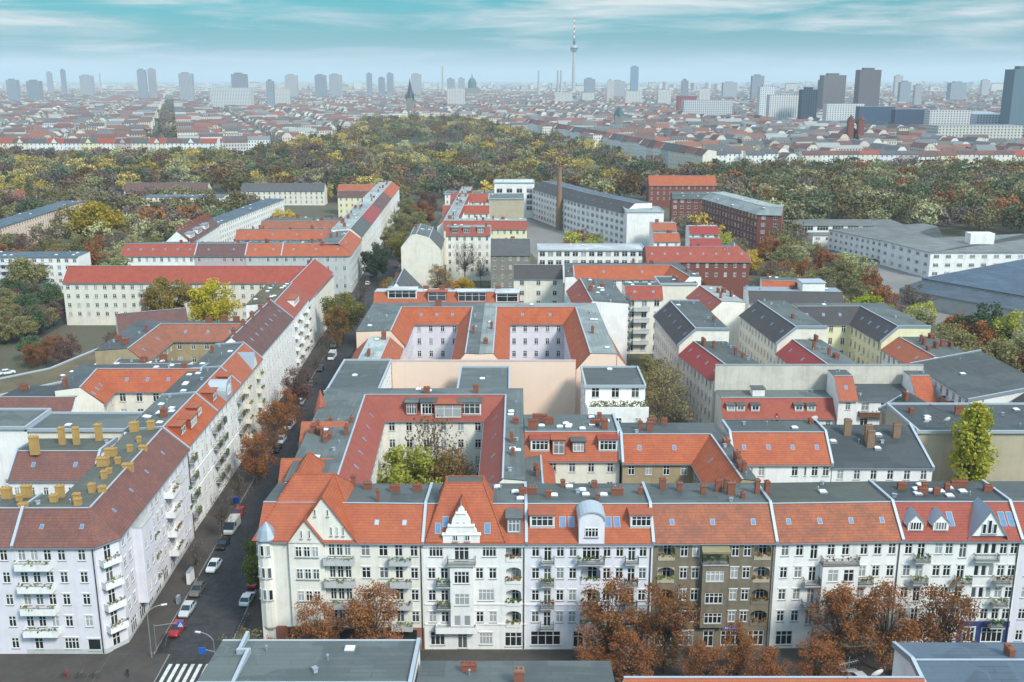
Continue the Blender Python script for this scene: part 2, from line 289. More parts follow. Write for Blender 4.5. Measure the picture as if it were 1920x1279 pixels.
# ---------------------------------------------------------------- windows
WC = {}
def bars(mb, w, h, kind, y0, y1, fw, mat='frame'):
    mb.box(-w/2, y0, 0, -w/2+fw, y1, h, mat); mb.box(w/2-fw, y0, 0, w/2, y1, h, mat)
    mb.box(-w/2+fw, y0, 0, w/2-fw, y1, fw, mat); mb.box(-w/2+fw, y0, h-fw, w/2-fw, y1, h, mat)
    n = {'s': 0, 'c': 1, 't': 2, 'q': 3, 'd': 1}.get(kind, 1)
    for i in range(n):
        x = -w/2 + w*(i+1)/(n+1); mb.box(x-fw*.6, y0-.003, fw, x+fw*.6, y1-.003, h-fw, mat)
    if kind in 'ctdq' and h > 1.3: mb.box(-w/2+fw, y0-.006, h*0.68-fw*.4, w/2-fw, y1-.006, h*0.68+fw*.4, mat)
def win_mesh(kind, w, h, sep, sill=True):
    k = (kind, round(w, 2), round(h, 2), sep, sill)
    if k not in WC:
        mb = MB(); fw = 0.10 if w > 0.7 else 0.07
        bars(mb, w, h, kind, 0.045, 0.135, fw)
        if sill: mb.box(-w/2-0.08, -0.09, -0.11, w/2+0.08, 0.045, -0.004, 'sillstone')
        if sep and w < 2.3: mb.box(-w/2-.13, -.10, h+.10, w/2+.13, -.002, h+.24, 'frame')
        pm = MB(); pm.face([(-w/2, 0.10, 0), (w/2, 0.10, 0), (w/2, 0.10, h), (-w/2, 0.10, h)], 'glass')
        if sep: WC[k] = (mb.mesh('window'), pm.mesh('pane'))
        else: mb.join(pm); WC[k] = (mb.mesh('window'), None)
    return WC[k]
NWIN = [0]
def put_window(parent, loc, rz, kind, w, h, sep=False, sill=True):
    a, p = win_mesh(kind, w, h, sep, sill); o = link('window', a, parent, loc, rz); NWIN[0] += 1
    if p: link('pane', p, o)
    return o

# ---------------------------------------------------------------- buildings along a facade line
def left_n(a, b):
    d = (Vector(b)-Vector(a)).normalized(); return Vector((-d.y, d.x))
def isect(p, d, q, e):
    den = d.x*e.y-d.y*e.x
    if abs(den) < 1e-6: return q.copy()
    t = ((q.x-p.x)*e.y-(q.y-p.y)*e.x)/den; return p+d*t
def offset(poly, ds, cuts=(None, None)):
    P = [Vector(p) for p in poly]; n = len(P)-1; L = []
    if not isinstance(ds, (list, tuple)): ds = [ds]*n
    for i in range(n):
        nn = left_n(P[i], P[i+1]); L.append((P[i]+nn*ds[i], (P[i+1]-P[i]).normalized()))
    out = []
    for i in range(n+1):
        if i == 0: out.append(L[0][0].copy() if cuts[0] is None else isect(L[0][0], L[0][1], P[0], Vector(cuts[0])))
        elif i == n: out.append(P[n]+left_n(P[n-1], P[n])*ds[n-1] if cuts[1] is None else isect(L[-1][0], L[-1][1], P[n], Vector(cuts[1])))
        else: out.append(isect(L[i-1][0], L[i-1][1], L[i][0], L[i][1]))
    return out
class B: pass
def rows_for(e, n, st=3.65, h=1.8, first=2.45): return [(e-first-st*k, h) for k in range(n) if e-first-st*k > 0.6]
def bld(name, label, poly, e, prof, wall, D, cat='house', step=2.9, ww=1.15, wh=1.8, rows=5, nowin=(), wins=None, back=0, endwin=(0, 0), caps='', near=False,
        kind='c', ch=0, chm='brick', rl=0, sky=0, edge=True, cuts=(None, None), st=3.65, first=2.45, group=None, endmat=None, seed=1, gutter=True, cornice=False, base=None, z0=0.0, bands=()):
    """poly: front eave line (building on its left); prof: [(offset, z, material)...] after the front eave; D: depth or depth per segment"""
    rnd = random.Random(seed*31+len(label)); b = B(); n = len(poly)-1
    root = thing(name, label, cat, (poly[0][0], poly[0][1], z0), 0, group); b.root = root; b.near = near
    P = [Vector((p[0]-poly[0][0], p[1]-poly[0][1])) for p in poly]; b.P = P; b.e = e; b.prof = [(0.0, e, None)]+list(prof)
    b.ang = [math.atan2((P[i+1]-P[i]).y, (P[i+1]-P[i]).x) for i in range(n)]; b.len = [(P[i+1]-P[i]).length for i in range(n)]
    Ds = list(D) if isinstance(D, (list, tuple)) else [D]*n; pf = b.prof; last = pf[-1][0]; b.Ds = Ds
    def offs(k):
        o = pf[k][0]
        return offset(P, [min(o, d) if k < len(pf)-1 else d for d in Ds], cuts) if k else [p.copy() for p in P]
    O = [offs(k) for k in range(len(pf))]; b.O = O
    # walls
    mb = MB(); b.holes = {}
    for i in range(n):
        H = []
        if wins and i in wins: H = list(wins[i])
        elif i not in nowin and b.len[i] > 2.2:
            m = max(1, int((b.len[i]-0.8)/step)); g = b.len[i]/m
            for (z, h) in rows_for(e, rows, st, wh, first):
                for k in range(m): H.append((g*(k+.5), z, ww, h, kind))
        b.holes[i] = H; w = MB(); w.panel(0, b.len[i], 0, e, [(u-a/2, u+a/2, z, z+h) for u, z, a, h, k in H], wall)
        if base: w.face([(0, -0.03, 0), (b.len[i], -0.03, 0), (b.len[i], -0.03, 0.8), (0, -0.03, 0.8)], base)
        mb.join(w, b.ang[i], P[i])
    zb = pf[-1][1]; em = endmat or wall; BO = O[-1]; b.bh = {}
    for i in range(n):
        L = (BO[i+1]-BO[i]).length; ang = math.atan2((BO[i]-BO[i+1]).y, (BO[i]-BO[i+1]).x); H = []
        if back and L > 3:
            m = max(1, int((L-0.8)/step)); g = L/m
            for (z, h) in rows_for(zb, back, st, wh, first):
                for k in range(m): H.append((g*(k+.5), z, ww, h, kind))
        w = MB(); w.panel(0, L, 0, zb, [(u-a/2, u+a/2, z, z+h) for u, z, a, h, k in H], wall); mb.join(w, ang, BO[i+1])
        for u, z, a, h, k in H:
            c, s_ = math.cos(ang), math.sin(ang); put_window(root, (BO[i+1].x+c*u, BO[i+1].y+s_*u, z), ang, k, a, h)
    for side, idx in ((0, 0), (1, n)):
        q = [(O[k][idx], pf[k][1]) for k in range(len(pf))]
        L = (q[-1][0]-q[0][0]).length; ztop = min(pf[0][1], pf[-1][1])
        a0, a1 = (q[-1][0], q[0][0]) if side == 0 else (q[0][0], q[-1][0]); ang = math.atan2((a1-a0).y, (a1-a0).x); H = []
        if endwin[side]:
            m = max(1, int((L-1.2)/step)); g = L/m
            for (z, h) in rows_for(ztop, endwin[side], st, wh, first):
                for k in range(m): H.append((g*(k+.5), z, ww, h, kind))
        w = MB(); w.panel(0, L, 0, ztop-0.02, [(u-a/2, u+a/2, z, z+h) for u, z, a, h, k in H], em); mb.join(w, ang, a0)
        top = [(p.x, p.y, z) for p, z in q]; lo = [(q[-1][0].x, q[-1][0].y, ztop-0.02), (q[0][0].x, q[0][0].y, ztop-0.02)]
        mb.face((top+lo)[::-1] if side == 0 else top+lo, em)
        for u, z, a, h, k in H: put_window(root, (a0.x+math.cos(ang)*u, a0.y+math.sin(ang)*u, z), ang, k, a, h)
    link('wall', mb.mesh('wall'), root)
    for i in range(n):
        c, s_ = math.cos(b.ang[i]), math.sin(b.ang[i])
        for u, z, a, h, k in b.holes[i]: put_window(root, (P[i].x+c*u, P[i].y+s_*u, z), b.ang[i], k, a, h, near)
    # roof: a skin 0.12 above the wall tops with eave overhang
    ov = 0.45; t = 0.12; FO = offset(P, -ov, cuts); BK = offset(P, [d+0.12 for d in Ds], cuts)
    sl = (pf[1][1]-pf[0][1])/max(pf[1][0]-pf[0][0], 0.1); sl = min(sl, 1.2)
    groups = []
    for k in range(1, len(pf)):
        r = MB(); mat = pf[k][2]
        lo = FO if k == 1 else O[k-1]; zl = e-sl*ov*0.6+t if k == 1 else pf[k-1][1]+t; hi = BK if k == len(pf)-1 else O[k]; zh = pf[k][1]+t
        run = math.hypot(pf[k][0]-pf[k-1][0], zh-zl); u0 = 0
        for i in range(n):
            a, c, d, f = lo[i], lo[i+1], hi[i+1], hi[i]; dr = (P[i+1]-P[i]).normalized(); us = [dr.dot(p-P[i])+u0 for p in (a, c, d, f)]; w = (left_n(P[i], P[i+1])).dot(hi[i]-lo[i]); vv = math.hypot(w, zh-zl)
            r.face([(a.x, a.y, zl), (c.x, c.y, zl), (d.x, d.y, zh), (f.x, f.y, zh)], mat, [(us[0], 0), (us[1], 0), (us[2], vv), (us[3], vv)]); u0 += b.len[i]
            if k == 1:
                r.face([(a.x, a.y, zl-0.16), (c.x, c.y, zl-0.16), (c.x, c.y, zl), (a.x, a.y, zl)], mat); r.face([(P[i].x, P[i].y, e-0.1), (P[i+1].x, P[i+1].y, e-0.1), (c.x, c.y, zl-0.16), (a.x, a.y, zl-0.16)][::-1], wall)
            if k == len(pf)-1: r.face([(f.x, f.y, zh-0.3), (d.x, d.y, zh-0.3), (d.x, d.y, zh), (f.x, f.y, zh)][::-1], 'zinc')
        link('roof_slope' if mat.startswith(('tile', 'slate')) else 'flat_roof', r.mesh('roof'), root)
        if edge and k < len(pf)-1:
            g = MB()
            for i in range(n):
                A_, C_ = O[k][i], O[k][i+1]; nn = left_n(P[i], P[i+1])*0.16
                g.join(strip(A_, C_, zh, nn, 0.07, 'zinc_light'))
            link('roof_edging', g.mesh('roof_edging'), root)
    if gutter:
        g = MB()
        for i in range(n): g.join(strip(FO[i], FO[i+1], e-sl*ov*0.6+t-0.22, left_n(P[i], P[i+1])*0.10, 0.13, 'zinc'))
        link('gutter', g.mesh('gutter'), root)
    if near:
        for i in range(n):
            if b.len[i] > 8: g = MB(); g.tube((b.len[i]-.35, -.12, .2), (b.len[i]-.35, -.12, e-.3), .08, .08, 'iron' if wall != 'brownrender' else 'zinc', 6); fpart(b, i, 'downpipe', g)
    if cornice:
        g = MB(); fo = offset(P, -0.14, cuts)
        for i in range(n): g.join(strip(fo[i], fo[i+1], e-0.75, left_n(P[i], P[i+1])*0.16, 0.35, wall))
        link('cornice', g.mesh('cornice'), root)
    for zz in bands:
        g = MB(); fo = offset(P, -0.05, cuts)
        for i in range(n): g.join(strip(fo[i], fo[i+1], zz, left_n(P[i], P[i+1])*0.07, 0.22, wall))
        link('string_course', g.mesh('string_course'), root)
    for side, idx in (('L', 0), ('R', n)):
        if side in caps:
            g = MB(); i = 0 if side == 'L' else n-1; dr = (P[i+1]-P[i]).normalized()*(0.22)
            for k in range(len(pf)-1):
                p, q = (FO if k == 0 else O[k])[idx], O[k+1][idx]; za = (e-0.3 if k == 0 else pf[k][1])+0.5; zc = pf[k+1][1]+0.5
                c = [p-dr, p+dr, q+dr, q-dr]; zz = [za, za, zc, zc]
                g.face([(*x, z) for x, z in zip(c, zz)], 'zinc_light')
                for j in range(4): g.face([(*c[j], zz[j]-0.7), (*c[(j+1) % 4], zz[(j+1) % 4]-0.7), (*c[(j+1) % 4], zz[(j+1) % 4]), (*c[j], zz[j])], 'zinc')
            link('firewall_cap', g.mesh('firewall_cap'), root)
    b.rnd = rnd
    flats = [k for k in range(1, len(pf)) if not pf[k][2].startswith(('tile', 'slate'))] or [len(pf)-1]
    slopes = [k for k in range(1, len(pf)) if pf[k][2].startswith(('tile', 'slate'))]
    def spot(k, margin=1.2):
        i = rnd.choices(range(n), weights=b.len)[0]; u = rnd.uniform(margin, max(margin+.1, b.len[i]-margin)); hi = min(pf[k][0], Ds[i]) if k < len(pf)-1 else Ds[i]
        return i, u, rnd.uniform(pf[k-1][0]+0.8, max(pf[k-1][0]+0.9, hi-0.9))
    for q in range(ch):
        i, u, o = spot(rnd.choice(flats)); chimney(b, i, u, o, chm, rnd.choice((0.7, 1.1, 1.7)), rnd.choice((0.6, 0.6, 1.1)), rnd.uniform(1.0, 1.9))
    for q in range(rl):
        i, u, o = spot(rnd.choice(flats)); rooflight(b, i, u, o)
    area = sum(b.len)*max(2, Ds[0]-prof[0][0]); nv = min(9, int(area/38)) if rl+ch > 0 else 2
    for q in range(nv):
        i, u, o = spot(rnd.choice(flats), .6); z_, s_ = zat(b, o, i); link('roof_vent', vent_mesh(q % 3), root, loc_of(b, i, u, o, z_), rnd.uniform(0, 3))
    for i in range(n):
        m = sky if not isinstance(sky, (list, tuple)) else sky[i]
        for q in range(m if slopes else 0): skylight(b, i, b.len[i]*(q+.5)/m, pf[slopes[0]-1][0]+(pf[slopes[0]][0]-pf[slopes[0]-1][0])*0.5)
    return b
def vent_mesh(k):
    if ('vent', k) not in WC:
        g = MB()
        if k == 0: g.tube((0, 0, -.3), (0, 0, .7), .09, .09, 'zinc', 7); g.tube((0, 0, .7), (0, 0, .82), .18, .12, 'zinc', 7)
        elif k == 1: g.box(-.28, -.22, -.3, .28, .22, .5, 'zinc_light'); g.box(-.36, -.3, .502, .36, .3, .58, 'zinc')
        else: g.tube((0, 0, -.3), (0, 0, 1.9), .03, .02, 'steel', 5); g.tube((-.4, 0, 1.6), (.4, 0, 1.7), .015, .015, 'steel', 4); g.tube((-.3, 0, 1.3), (.3, 0, 1.3), .015, .015, 'steel', 4)
        WC[('vent', k)] = g.mesh('roof_vent')
    return WC[('vent', k)]
def strip(a, c, z, nn, h, mat):
    g = MB(); q = [a-nn, c-nn, c+nn, a+nn]
    for j in range(4): g.face([(*q[j], z), (*q[(j+1) % 4], z), (*q[(j+1) % 4], z+h), (*q[j], z+h)], mat)
    g.face([(*p, z+h) for p in q], mat); g.face([(*p, z) for p in q[::-1]], mat); return g
def zat(b, o, i=0):
    pf = b.prof
    for k in range(1, len(pf)):
        x1 = pf[k][0] if k < len(pf)-1 else max(b.Ds[i], pf[k-1][0]+.1)
        if o <= x1 or k == len(pf)-1:
            t = (o-pf[k-1][0])/max(x1-pf[k-1][0], 0.01); return pf[k-1][1]+(pf[k][1]-pf[k-1][1])*min(1, max(0, t))+0.12, (pf[k][1]-pf[k-1][1])/max(x1-pf[k-1][0], .01)
def loc_of(b, i, u, o, z=0.0):
    c, s = math.cos(b.ang[i]), math.sin(b.ang[i]); return (b.P[i].x+c*u-s*o, b.P[i].y+s*u+c*o, z)
def chim_mesh(mat, w, d, h):
    k = ('chim', mat, round(w, 1), round(d, 1), round(h, 1))
    if k not in WC:
        w, d, h = k[2:]; g = MB(); g.box(-w/2, -d/2, -1.2, w/2, d/2, h, mat); g.box(-w/2-.08, -d/2-.08, h-.22, w/2+.08, d/2+.08, h-.08, mat)
        nf = max(1, int(w/.4))
        for j in range(nf): x = -w/2+w*(j+.5)/nf; g.box(x-.11, -.14, h, x+.11, .14, h+.16, 'pot' if mat != 'chimyellow' else mat); g.box(x-.07, -.1, h+.161, x+.07, .1, h+.168, 'rubberblack')
        WC[k] = g.mesh('chimney')
    return WC[k]
def chimney(b, i, u, o, mat='brick', w=1.0, d=0.6, h=1.4):
    z, s = zat(b, o, i); return link('chimney', chim_mesh(mat, w, d, h), b.root, loc_of(b, i, u, o, z), b.ang[i])
def rooflight(b, i, u, o):
    if 'rl' not in WC:
        g = MB(); g.box(-.62, -.62, -.2, .62, .62, .28, 'zinc'); g.face([(-.55, -.55, .285), (.55, -.55, .285), (.32, .32, .45), (-.32, .32, .45)], 'dome')
        g.face([(.55, -.55, .285), (.55, .55, .285), (.32, .32, .45)], 'dome'); g.face([(-.55, .55, .285), (-.55, -.55, .285), (-.32, .32, .45)], 'dome'); g.face([(.55, .55, .285), (-.55, .55, .285), (-.32, .32, .45), (.32, .32, .45)], 'dome')
        WC['rl'] = g.mesh('roof_dome')
    z, s = zat(b, o, i); return link('roof_dome', WC['rl'], b.root, loc_of(b, i, u, o, z), b.ang[i])
def skylight(b, i, u, o, w=0.7, h=1.0, mat='skyglass'):
    k = ('sky', w, h, mat)
    if k not in WC:
        g = MB(); g.box(-w/2, -h/2, -.1, w/2, h/2, .07, 'zinc'); g.face([(-w/2+.08, -h/2+.08, .075), (w/2-.08, -h/2+.08, .075), (w/2-.08, h/2-.08, .075), (-w/2+.08, h/2-.08, .075)], mat); WC[k] = g.mesh('skylight')
    z, s = zat(b, o, i); ob = link('skylight', WC[k], b.root, loc_of(b, i, u, o, z)); ob.rotation_euler = Matrix.Rotation(b.ang[i], 3, 'Z').to_euler(); ob.rotation_mode = 'XYZ'
    ob.rotation_euler = (Matrix.Rotation(b.ang[i], 3, 'Z') @ Matrix.Rotation(math.atan(s), 3, 'X')).to_euler(); return ob
def fpart(b, i, name, mb, parent=None): return link(name, mb.mesh(name), parent or b.root, (b.P[i].x, b.P[i].y, 0), b.ang[i])
def fwin(b, i, u, z, w, h, kind='c', y=0.0, parent=None, sill=True):
    a, p = win_mesh(kind, w, h, False, sill)
    if parent: return link('window', a, parent, (u, y, z))
    l = loc_of(b, i, u, y, z); return link('window', a, b.root, l, b.ang[i])
def plants(mb_parent, x0, x1, y0, y1, z, h, col, n=60, seed=0, name='foliage'):
    r = random.Random(seed); g = MB()
    for k in range(n):
        c = Vector((r.uniform(x0, x1), r.uniform(y0, y1), z+r.random()**1.5*h)); u = Vector((r.gauss(0, 1), r.gauss(0, 1), r.gauss(0, 1))).normalized()*0.16; v = u.orthogonal().normalized()*0.13
        g.face([c-u-v, c+u-v, c+u+v, c-u+v], 'leaf')
    o = link(name, g.mesh(name), mb_parent); o.color = (*col, 1); return o
PLC = [(0.10, 0.13, 0.03), (0.12, 0.11, 0.03), (0.06, 0.10, 0.03), (0.14, 0.08, 0.03)]
def balcony(b, i, u, z, w, d=1.2, style='box', mat='white', pl=True, seed=0):
    g = MB(); g.box(u-w/2, -d, z-0.22, u+w/2, -0.003, z, mat if style == 'box' else 'concrete')
    if style == 'box':
        g.box(u-w/2, -d, z, u+w/2, -d+.12, z+.95, mat); g.box(u-w/2, -d+.12, z, u-w/2+.12, -.004, z+.95, mat); g.box(u+w/2-.12, -d+.12, z, u+w/2, -.004, z+.95, mat)
        g.box(u-w/2-.03, -d-.03, z+.951, u+w/2+.03, -d+.15, z+1.0, 'zinc')
    o = fpart(b, i, 'balcony', g)
    if style == 'rail':
        r = MB()
        for s0, s1 in (((u-w/2+.03, -d+.03), (u+w/2-.03, -d+.03)), ((u-w/2+.03, -d+.03), (u-w/2+.03, -.05)), ((u+w/2-.03, -d+.03), (u+w/2-.03, -.05))):
            L = math.dist(s0, s1); m = max(2, int(L/.13))
            for zz in (z+.1, z+.98): r.box(min(s0[0], s1[0])-.02, min(s0[1], s1[1])-.02, zz, max(s0[0], s1[0])+.02, max(s0[1], s1[1])+.02, zz+.05, 'iron')
            for k in range(m+1): x = s0[0]+(s1[0]-s0[0])*k/m; y = s0[1]+(s1[1]-s0[1])*k/m; r.box(x-.012, y-.012, z, x+.012, y+.012, z+1.0, 'iron', False)
        link('railing', r.mesh('railing'), o)
    if pl: plants(o, u-w/2, u+w/2, -d-.1, -d+.3, z+.75, .65, random.Random(seed+int(u*7+z)).choice(PLC), 26, seed+int(u*13+z*7))
    return o
def box_dormer(b, i, u, w, o0, L, h, roofmat='bitumen', wall='white', wk='q', sideroof=0.25):
    z, s = zat(b, o0, i); z -= 0.25; g = MB(); x0, x1 = u-w/2, u+w/2; zt = z+h
    g.panel(x0, x1, z, zt, [(x0+.2, x1-.2, z+.65, zt-.25)] if h > 1.4 else [], wall, o0); g.face([(x0, o0+L, z), (x0, o0, z), (x0, o0, zt), (x0, o0+L, zt)], wall); g.face([(x1, o0, z), (x1, o0+L, z), (x1, o0+L, zt), (x1, o0, zt)], wall)
    o = fpart(b, i, 'dormer', g); r = MB(); r.box(x0-sideroof, o0-.3, zt+.002, x1+sideroof, o0+L, zt+.16, roofmat); link('dormer_roof', r.mesh('dormer_roof'), o)
    if h > 1.4: fwin(b, i, u, z+.65, w-.4, h-.9, wk, o0, o)
    return o
def gable(b, i, u, w, z0, h, L, wall, roofmat, front=-0.06, over=0.25, slots=(), poly=None):
    """gabled wall rising over the eave with a ridge running back into the roof"""
    g = MB(); pl = poly or [(u-w/2, z0), (u+w/2, z0), (u, z0+h)]; g.prism(pl, front, front+.4, wall); o = fpart(b, i, 'gable', g)
    if roofmat:
        r = MB(); ap = (u, z0+h+.12); k = over/(w/2)
        for sg in (-1, 1):
            e = (u+sg*(w/2+over), z0+.12-h*k); sl = math.hypot(w/2+over, h)
            q = [(e[0], front-over, e[1]), (e[0], L, e[1]), (ap[0], L, ap[1]), (ap[0], front-over, ap[1])]; q = q if sg > 0 else q[::-1]
            uv = [(0, 0), (L, 0), (L, sl), (0, sl)] if sg > 0 else [(0, sl), (L, sl), (L, 0), (0, 0)]
            r.face(q, roofmat, uv); r.face([(x, y, z-.18) for x, y, z in q[::-1]], wall)
            r.face([(e[0], front-over, e[1]-.18), (e[0], front-over, e[1]), (ap[0], front-over, ap[1]), (ap[0], front-over, ap[1]-.18)][::-sg], roofmat)
        link('gable_roof', r.mesh('gable_roof'), o)
    for (x, z, sw, sh) in slots: fwin(b, i, x, z, sw, sh, 's', front-.14, o)
    return o
def bay(b, i, u0, u1, z0, z1, d, mat, wins, top='bitumen', slant=0.0):
    g = MB(); H = [(x-w/2, x+w/2, z, z+h) for x, z, w, h, k in wins]; g.panel(u0+slant, u1-slant, z0, z1, H, mat, -d)
    g.face([(u0, 0, z0), (u0+slant, -d, z0), (u0+slant, -d, z1), (u0, 0, z1)], mat); g.face([(u1-slant, -d, z0), (u1, 0, z0), (u1, 0, z1), (u1-slant, -d, z1)], mat)
    g.face([(u0, 0, z0), (u1, 0, z0), (u1-slant, -d, z0), (u0+slant, -d, z0)], mat); o = fpart(b, i, 'bay', g)
    r = MB(); r.box(u0+slant-.08, -d-.12, z1+.001, u1-slant+.08, -.004, z1+.14, top); link('bay_roof', r.mesh('bay_roof'), o)
    for x, z, w, h, k in wins: fwin(b, i, x, z, w, h, k, -d, o)
    return o
def mans(e, run, rise, D, t='tile_orange', f='bitumen', drop=0.5): return [(run, e+rise, t), (D, e+rise-drop, f)]
def mans2(e, run, rise, D, t='tile_orange', f='bitumen', t2=None): return [(run, e+rise, t), (D-run, e+rise, f), (D, e, t2 or t)]
def gabl(e, D, rise, t='tile_red'): return [(D/2, e+rise, t), (D, e, t)]
def flat(e, D, f='bitumen', drop=0.3): return [(D, e-drop, f)]

# ---------------------------------------------------------------- ground, streets
def sheet(name, pts, z, mat):
    g = MB(); g.face([(x, y, z) for x, y in pts], mat); return struct(name, g)
sheet('ground', [(-45000, -1500), (45000, -1500), (45000, 70000), (-45000, 70000)], 0.0, 'earth')
SD = -0.028                                      # the street drifts slightly west going north
def sx_(y): return SD*(y-140)
def band(name, x0, x1, y0, y1, z, mat): return sheet(name, [(x0+sx_(y0), y0), (x1+sx_(y0), y0), (x1+sx_(y1), y1), (x0+sx_(y1), y1)], z, mat)
band('road', -54.6, -43.6, 60, 720, 0.012, 'asphalt')
sheet('road', [(-400, 113), (400, 113), (400, 127.5), (-400, 127.5)], 0.008, 'asphalt')
sheet('road', [(-62.5, 355), (-400, 372), (-400, 382), (-62.5, 366)], 0.010, 'asphalt')
def raised(name, x0, x1, y0, y1, mat='pavement', z=0.12, ks=(1, 1)):
    g = MB(); p = [(x0+sx_(y0), y0), (x1+sx_(y0), y0), (x1+sx_(y1), y1), (x0+sx_(y1), y1)]
    g.face([(*q, z) for q in p], mat)
    for j in range(4): g.face([(*p[j], 0), (*p[(j+1) % 4], 0), (*p[(j+1) % 4], z), (*p[j], z)], 'kerbstone')
    o = struct(name, g)
    k = MB()
    if not any(ks): return o
    for xa, xb in [q for q, f in zip(((x0, x0+.16), (x1-.16, x1)), ks) if f]:
        q = [(xa+sx_(y0), y0), (xb+sx_(y0), y0), (xb+sx_(y1), y1), (xa+sx_(y1), y1)]; k.face([(*c, z+.005) for c in q], 'kerbstone')
    link('kerb', k.mesh('kerb'), o); return o
raised('pavement', -61.2, -54.6, 137.98, 700, ks=(0, 1)); raised('pavement', -43.6, -36.0, 134, 700, ks=(1, 0)); raised('pavement', -61.2, -52.2, 127.5, 137.95, ks=(0, 1)); raised('pavement', -260, -61.25, 127.5, 138.0, ks=(0, 0)); raised('pavement', -35.95, 260, 129.5, 139.0, ks=(0, 0)); raised('pavement', -43.6, -36.0, 127.5, 133.98, ks=(1, 0))
zb = MB()
for k in range(7): zb.face([(-51.4+k*1.12, 129.2, .018), (-50.85+k*1.12, 129.2, .018), (-50.85+k*1.12-.06, 135.4, .018), (-51.4+k*1.12-.06, 135.4, .018)], 'roadpaint')
struct('road_marking', zb)
sheet('yard', [(150, 395), (152, 330), (250, 300), (330, 330), (300, 430), (185, 560), (150, 560)], 0.02, 'yard')
sheet('yard', [(18, 440), (60, 420), (40, 560), (10, 640), (-2, 600)], 0.02, 'yard')
sheet('parking_lot', [(-216, 325), (-160, 325), (-160, 392), (-216, 392)], 0.02, 'asphalt'); sheet('meadow', [(-150, 1180), (-60, 1180), (-70, 1420), (-160, 1420)], 0.03, 'meadow'); sheet('sports_field', [(-150, 1000), (-40, 1000), (-45, 1060), (-150, 1060)], 0.03, 'sand')

# ---------------------------------------------------------------- front row
e = 18.0
def loggia_fill(b, i, u, z, w, h, wall, pl=True, arch=True):
    """recessed balcony: deep niche with a glazed door and a parapet"""
    g = MB(); a, c = u-w/2, u+w/2; d = 1.3
    g.face([(a, .22, z), (a, d, z), (a, d, z+h), (a, .22, z+h)][::-1], wall); g.face([(c, .22, z), (c, d, z), (c, d, z+h), (c, .22, z+h)], wall)
    g.face([(a, .22, z), (c, .22, z), (c, d, z), (a, d, z)], 'concrete'); g.face([(a, .22, z+h), (a, d, z+h), (c, d, z+h), (c, .22, z+h)], wall); g.face([(a, d, z), (c, d, z), (c, d, z+h), (a, d, z+h)], wall)
    g.box(a, -.10, z-.05, c, .06, z+.85, wall)
    if arch:
        n = 5; r = w/2
        for sg in (-1, 1):
            pts = [(u+sg*r, z+h)]+[(u+sg*r*math.cos(t*math.pi/2/n), z+h-r*.55+r*.55*math.sin(t*math.pi/2/n)) for t in range(n+1)]
            g.face([(x, -.02, zz) for x, zz in (pts if sg < 0 else pts[::-1])], wall)
    o = fpart(b, i, 'loggia', g); fwin(b, i, u+w*.12, z+.05, w*.5, h-.5, 'd', d-.13, o, False)
    if pl: plants(o, a, c, -.2, .1, z+.7, .5, random.Random(int(u*9+z)).choice(PLC), 40, int(u*5+z*3))
    return o
RZ = [15.55, 11.9, 8.25, 4.6]
def cols(us, rows=RZ, w=1.15, h=1.8, k='c'): return [(u, z, w, h, k) for u in us for z in rows]
FW = 'tile_orange'
# house A: cream corner house with gables
wa = cols([6.35, 7.6, 8.85], RZ[:3], 1.0, 1.75, 'c')+cols([11.2, 12.4, 13.6], RZ[:4], .95, 2.0, 'd')+cols([16.3, 19.0], RZ, 1.35, 1.8, 'c')+cols([21.3], RZ, 1.2, 2.0, 'd')+cols([23.6], RZ)
wa += [(5.0, .9, 2.2, 2.6, 't'), (9.0, .9, 2.2, 2.6, 't'), (13, .9, 2.2, 2.6, 't'), (17.4, .9, 2.2, 2.6, 't'), (22.6, .3, 2.6, 2.9, 't')]
A = bld('corner_house', 'cream corner house with two front gables, corner turret and orange tiled roof', [(-38.3, 140.2), (-13.3, 139.5)], e, mans(e, 4.6, 4.0, 13.5), 'warmwhite', 13.5, near=True, wins={0: wa}, caps='R', ch=0, rl=0)
gable(A, 0, 10.2, 9.8, 17.9, 7.2, 9, 'warmwhite', FW, -.10, .3, [(9.0, 22.0, .3, 1.1), (10.9, 22.0, .3, 1.1), (11.3, 18.9, .3, 1.4), (12.2, 18.9, .3, 1.4), (13.1, 18.9, .3, 1.4)])
gable(A, 0, 7.5, 5.4, 17.85, 3.7, 5, 'warmwhite', FW, -.55, .28, [(6.9, 18.6, .3, 1.3), (8.1, 18.6, .3, 1.3)])
g = MB(); g.box(4.85, -.55, 4.0, 10.15, -.004, 17.9, 'warmwhite'); o = fpart(A, 0, 'bay', g)
for z in RZ[:3]:
    for u in (6.35, 7.6, 8.85): fwin(A, 0, u, z, 1.0, 1.75, 'c', -.55-.13, o)
for z in (14.7, 11.05, 7.4): balcony(A, 0, 12.4, z, 4.6, 1.25, 'box', 'greywall', True, 3)
for z in (14.7, 11.05, 7.4, 3.8): balcony(A, 0, 21.6, z, 3.2, 1.1, 'box', 'greywall', True, 5)
g = MB(); g.box(2.0, -.06, 0, 24.9, -.003, 3.7, 'terracotta')
for u in (5, 9, 13, 17.4, 22.6): g.box(u-1.15, -.09, .5, u+1.15, -.061, 3.3, 'rubberblack')
fpart(A, 0, 'shopfront', g)
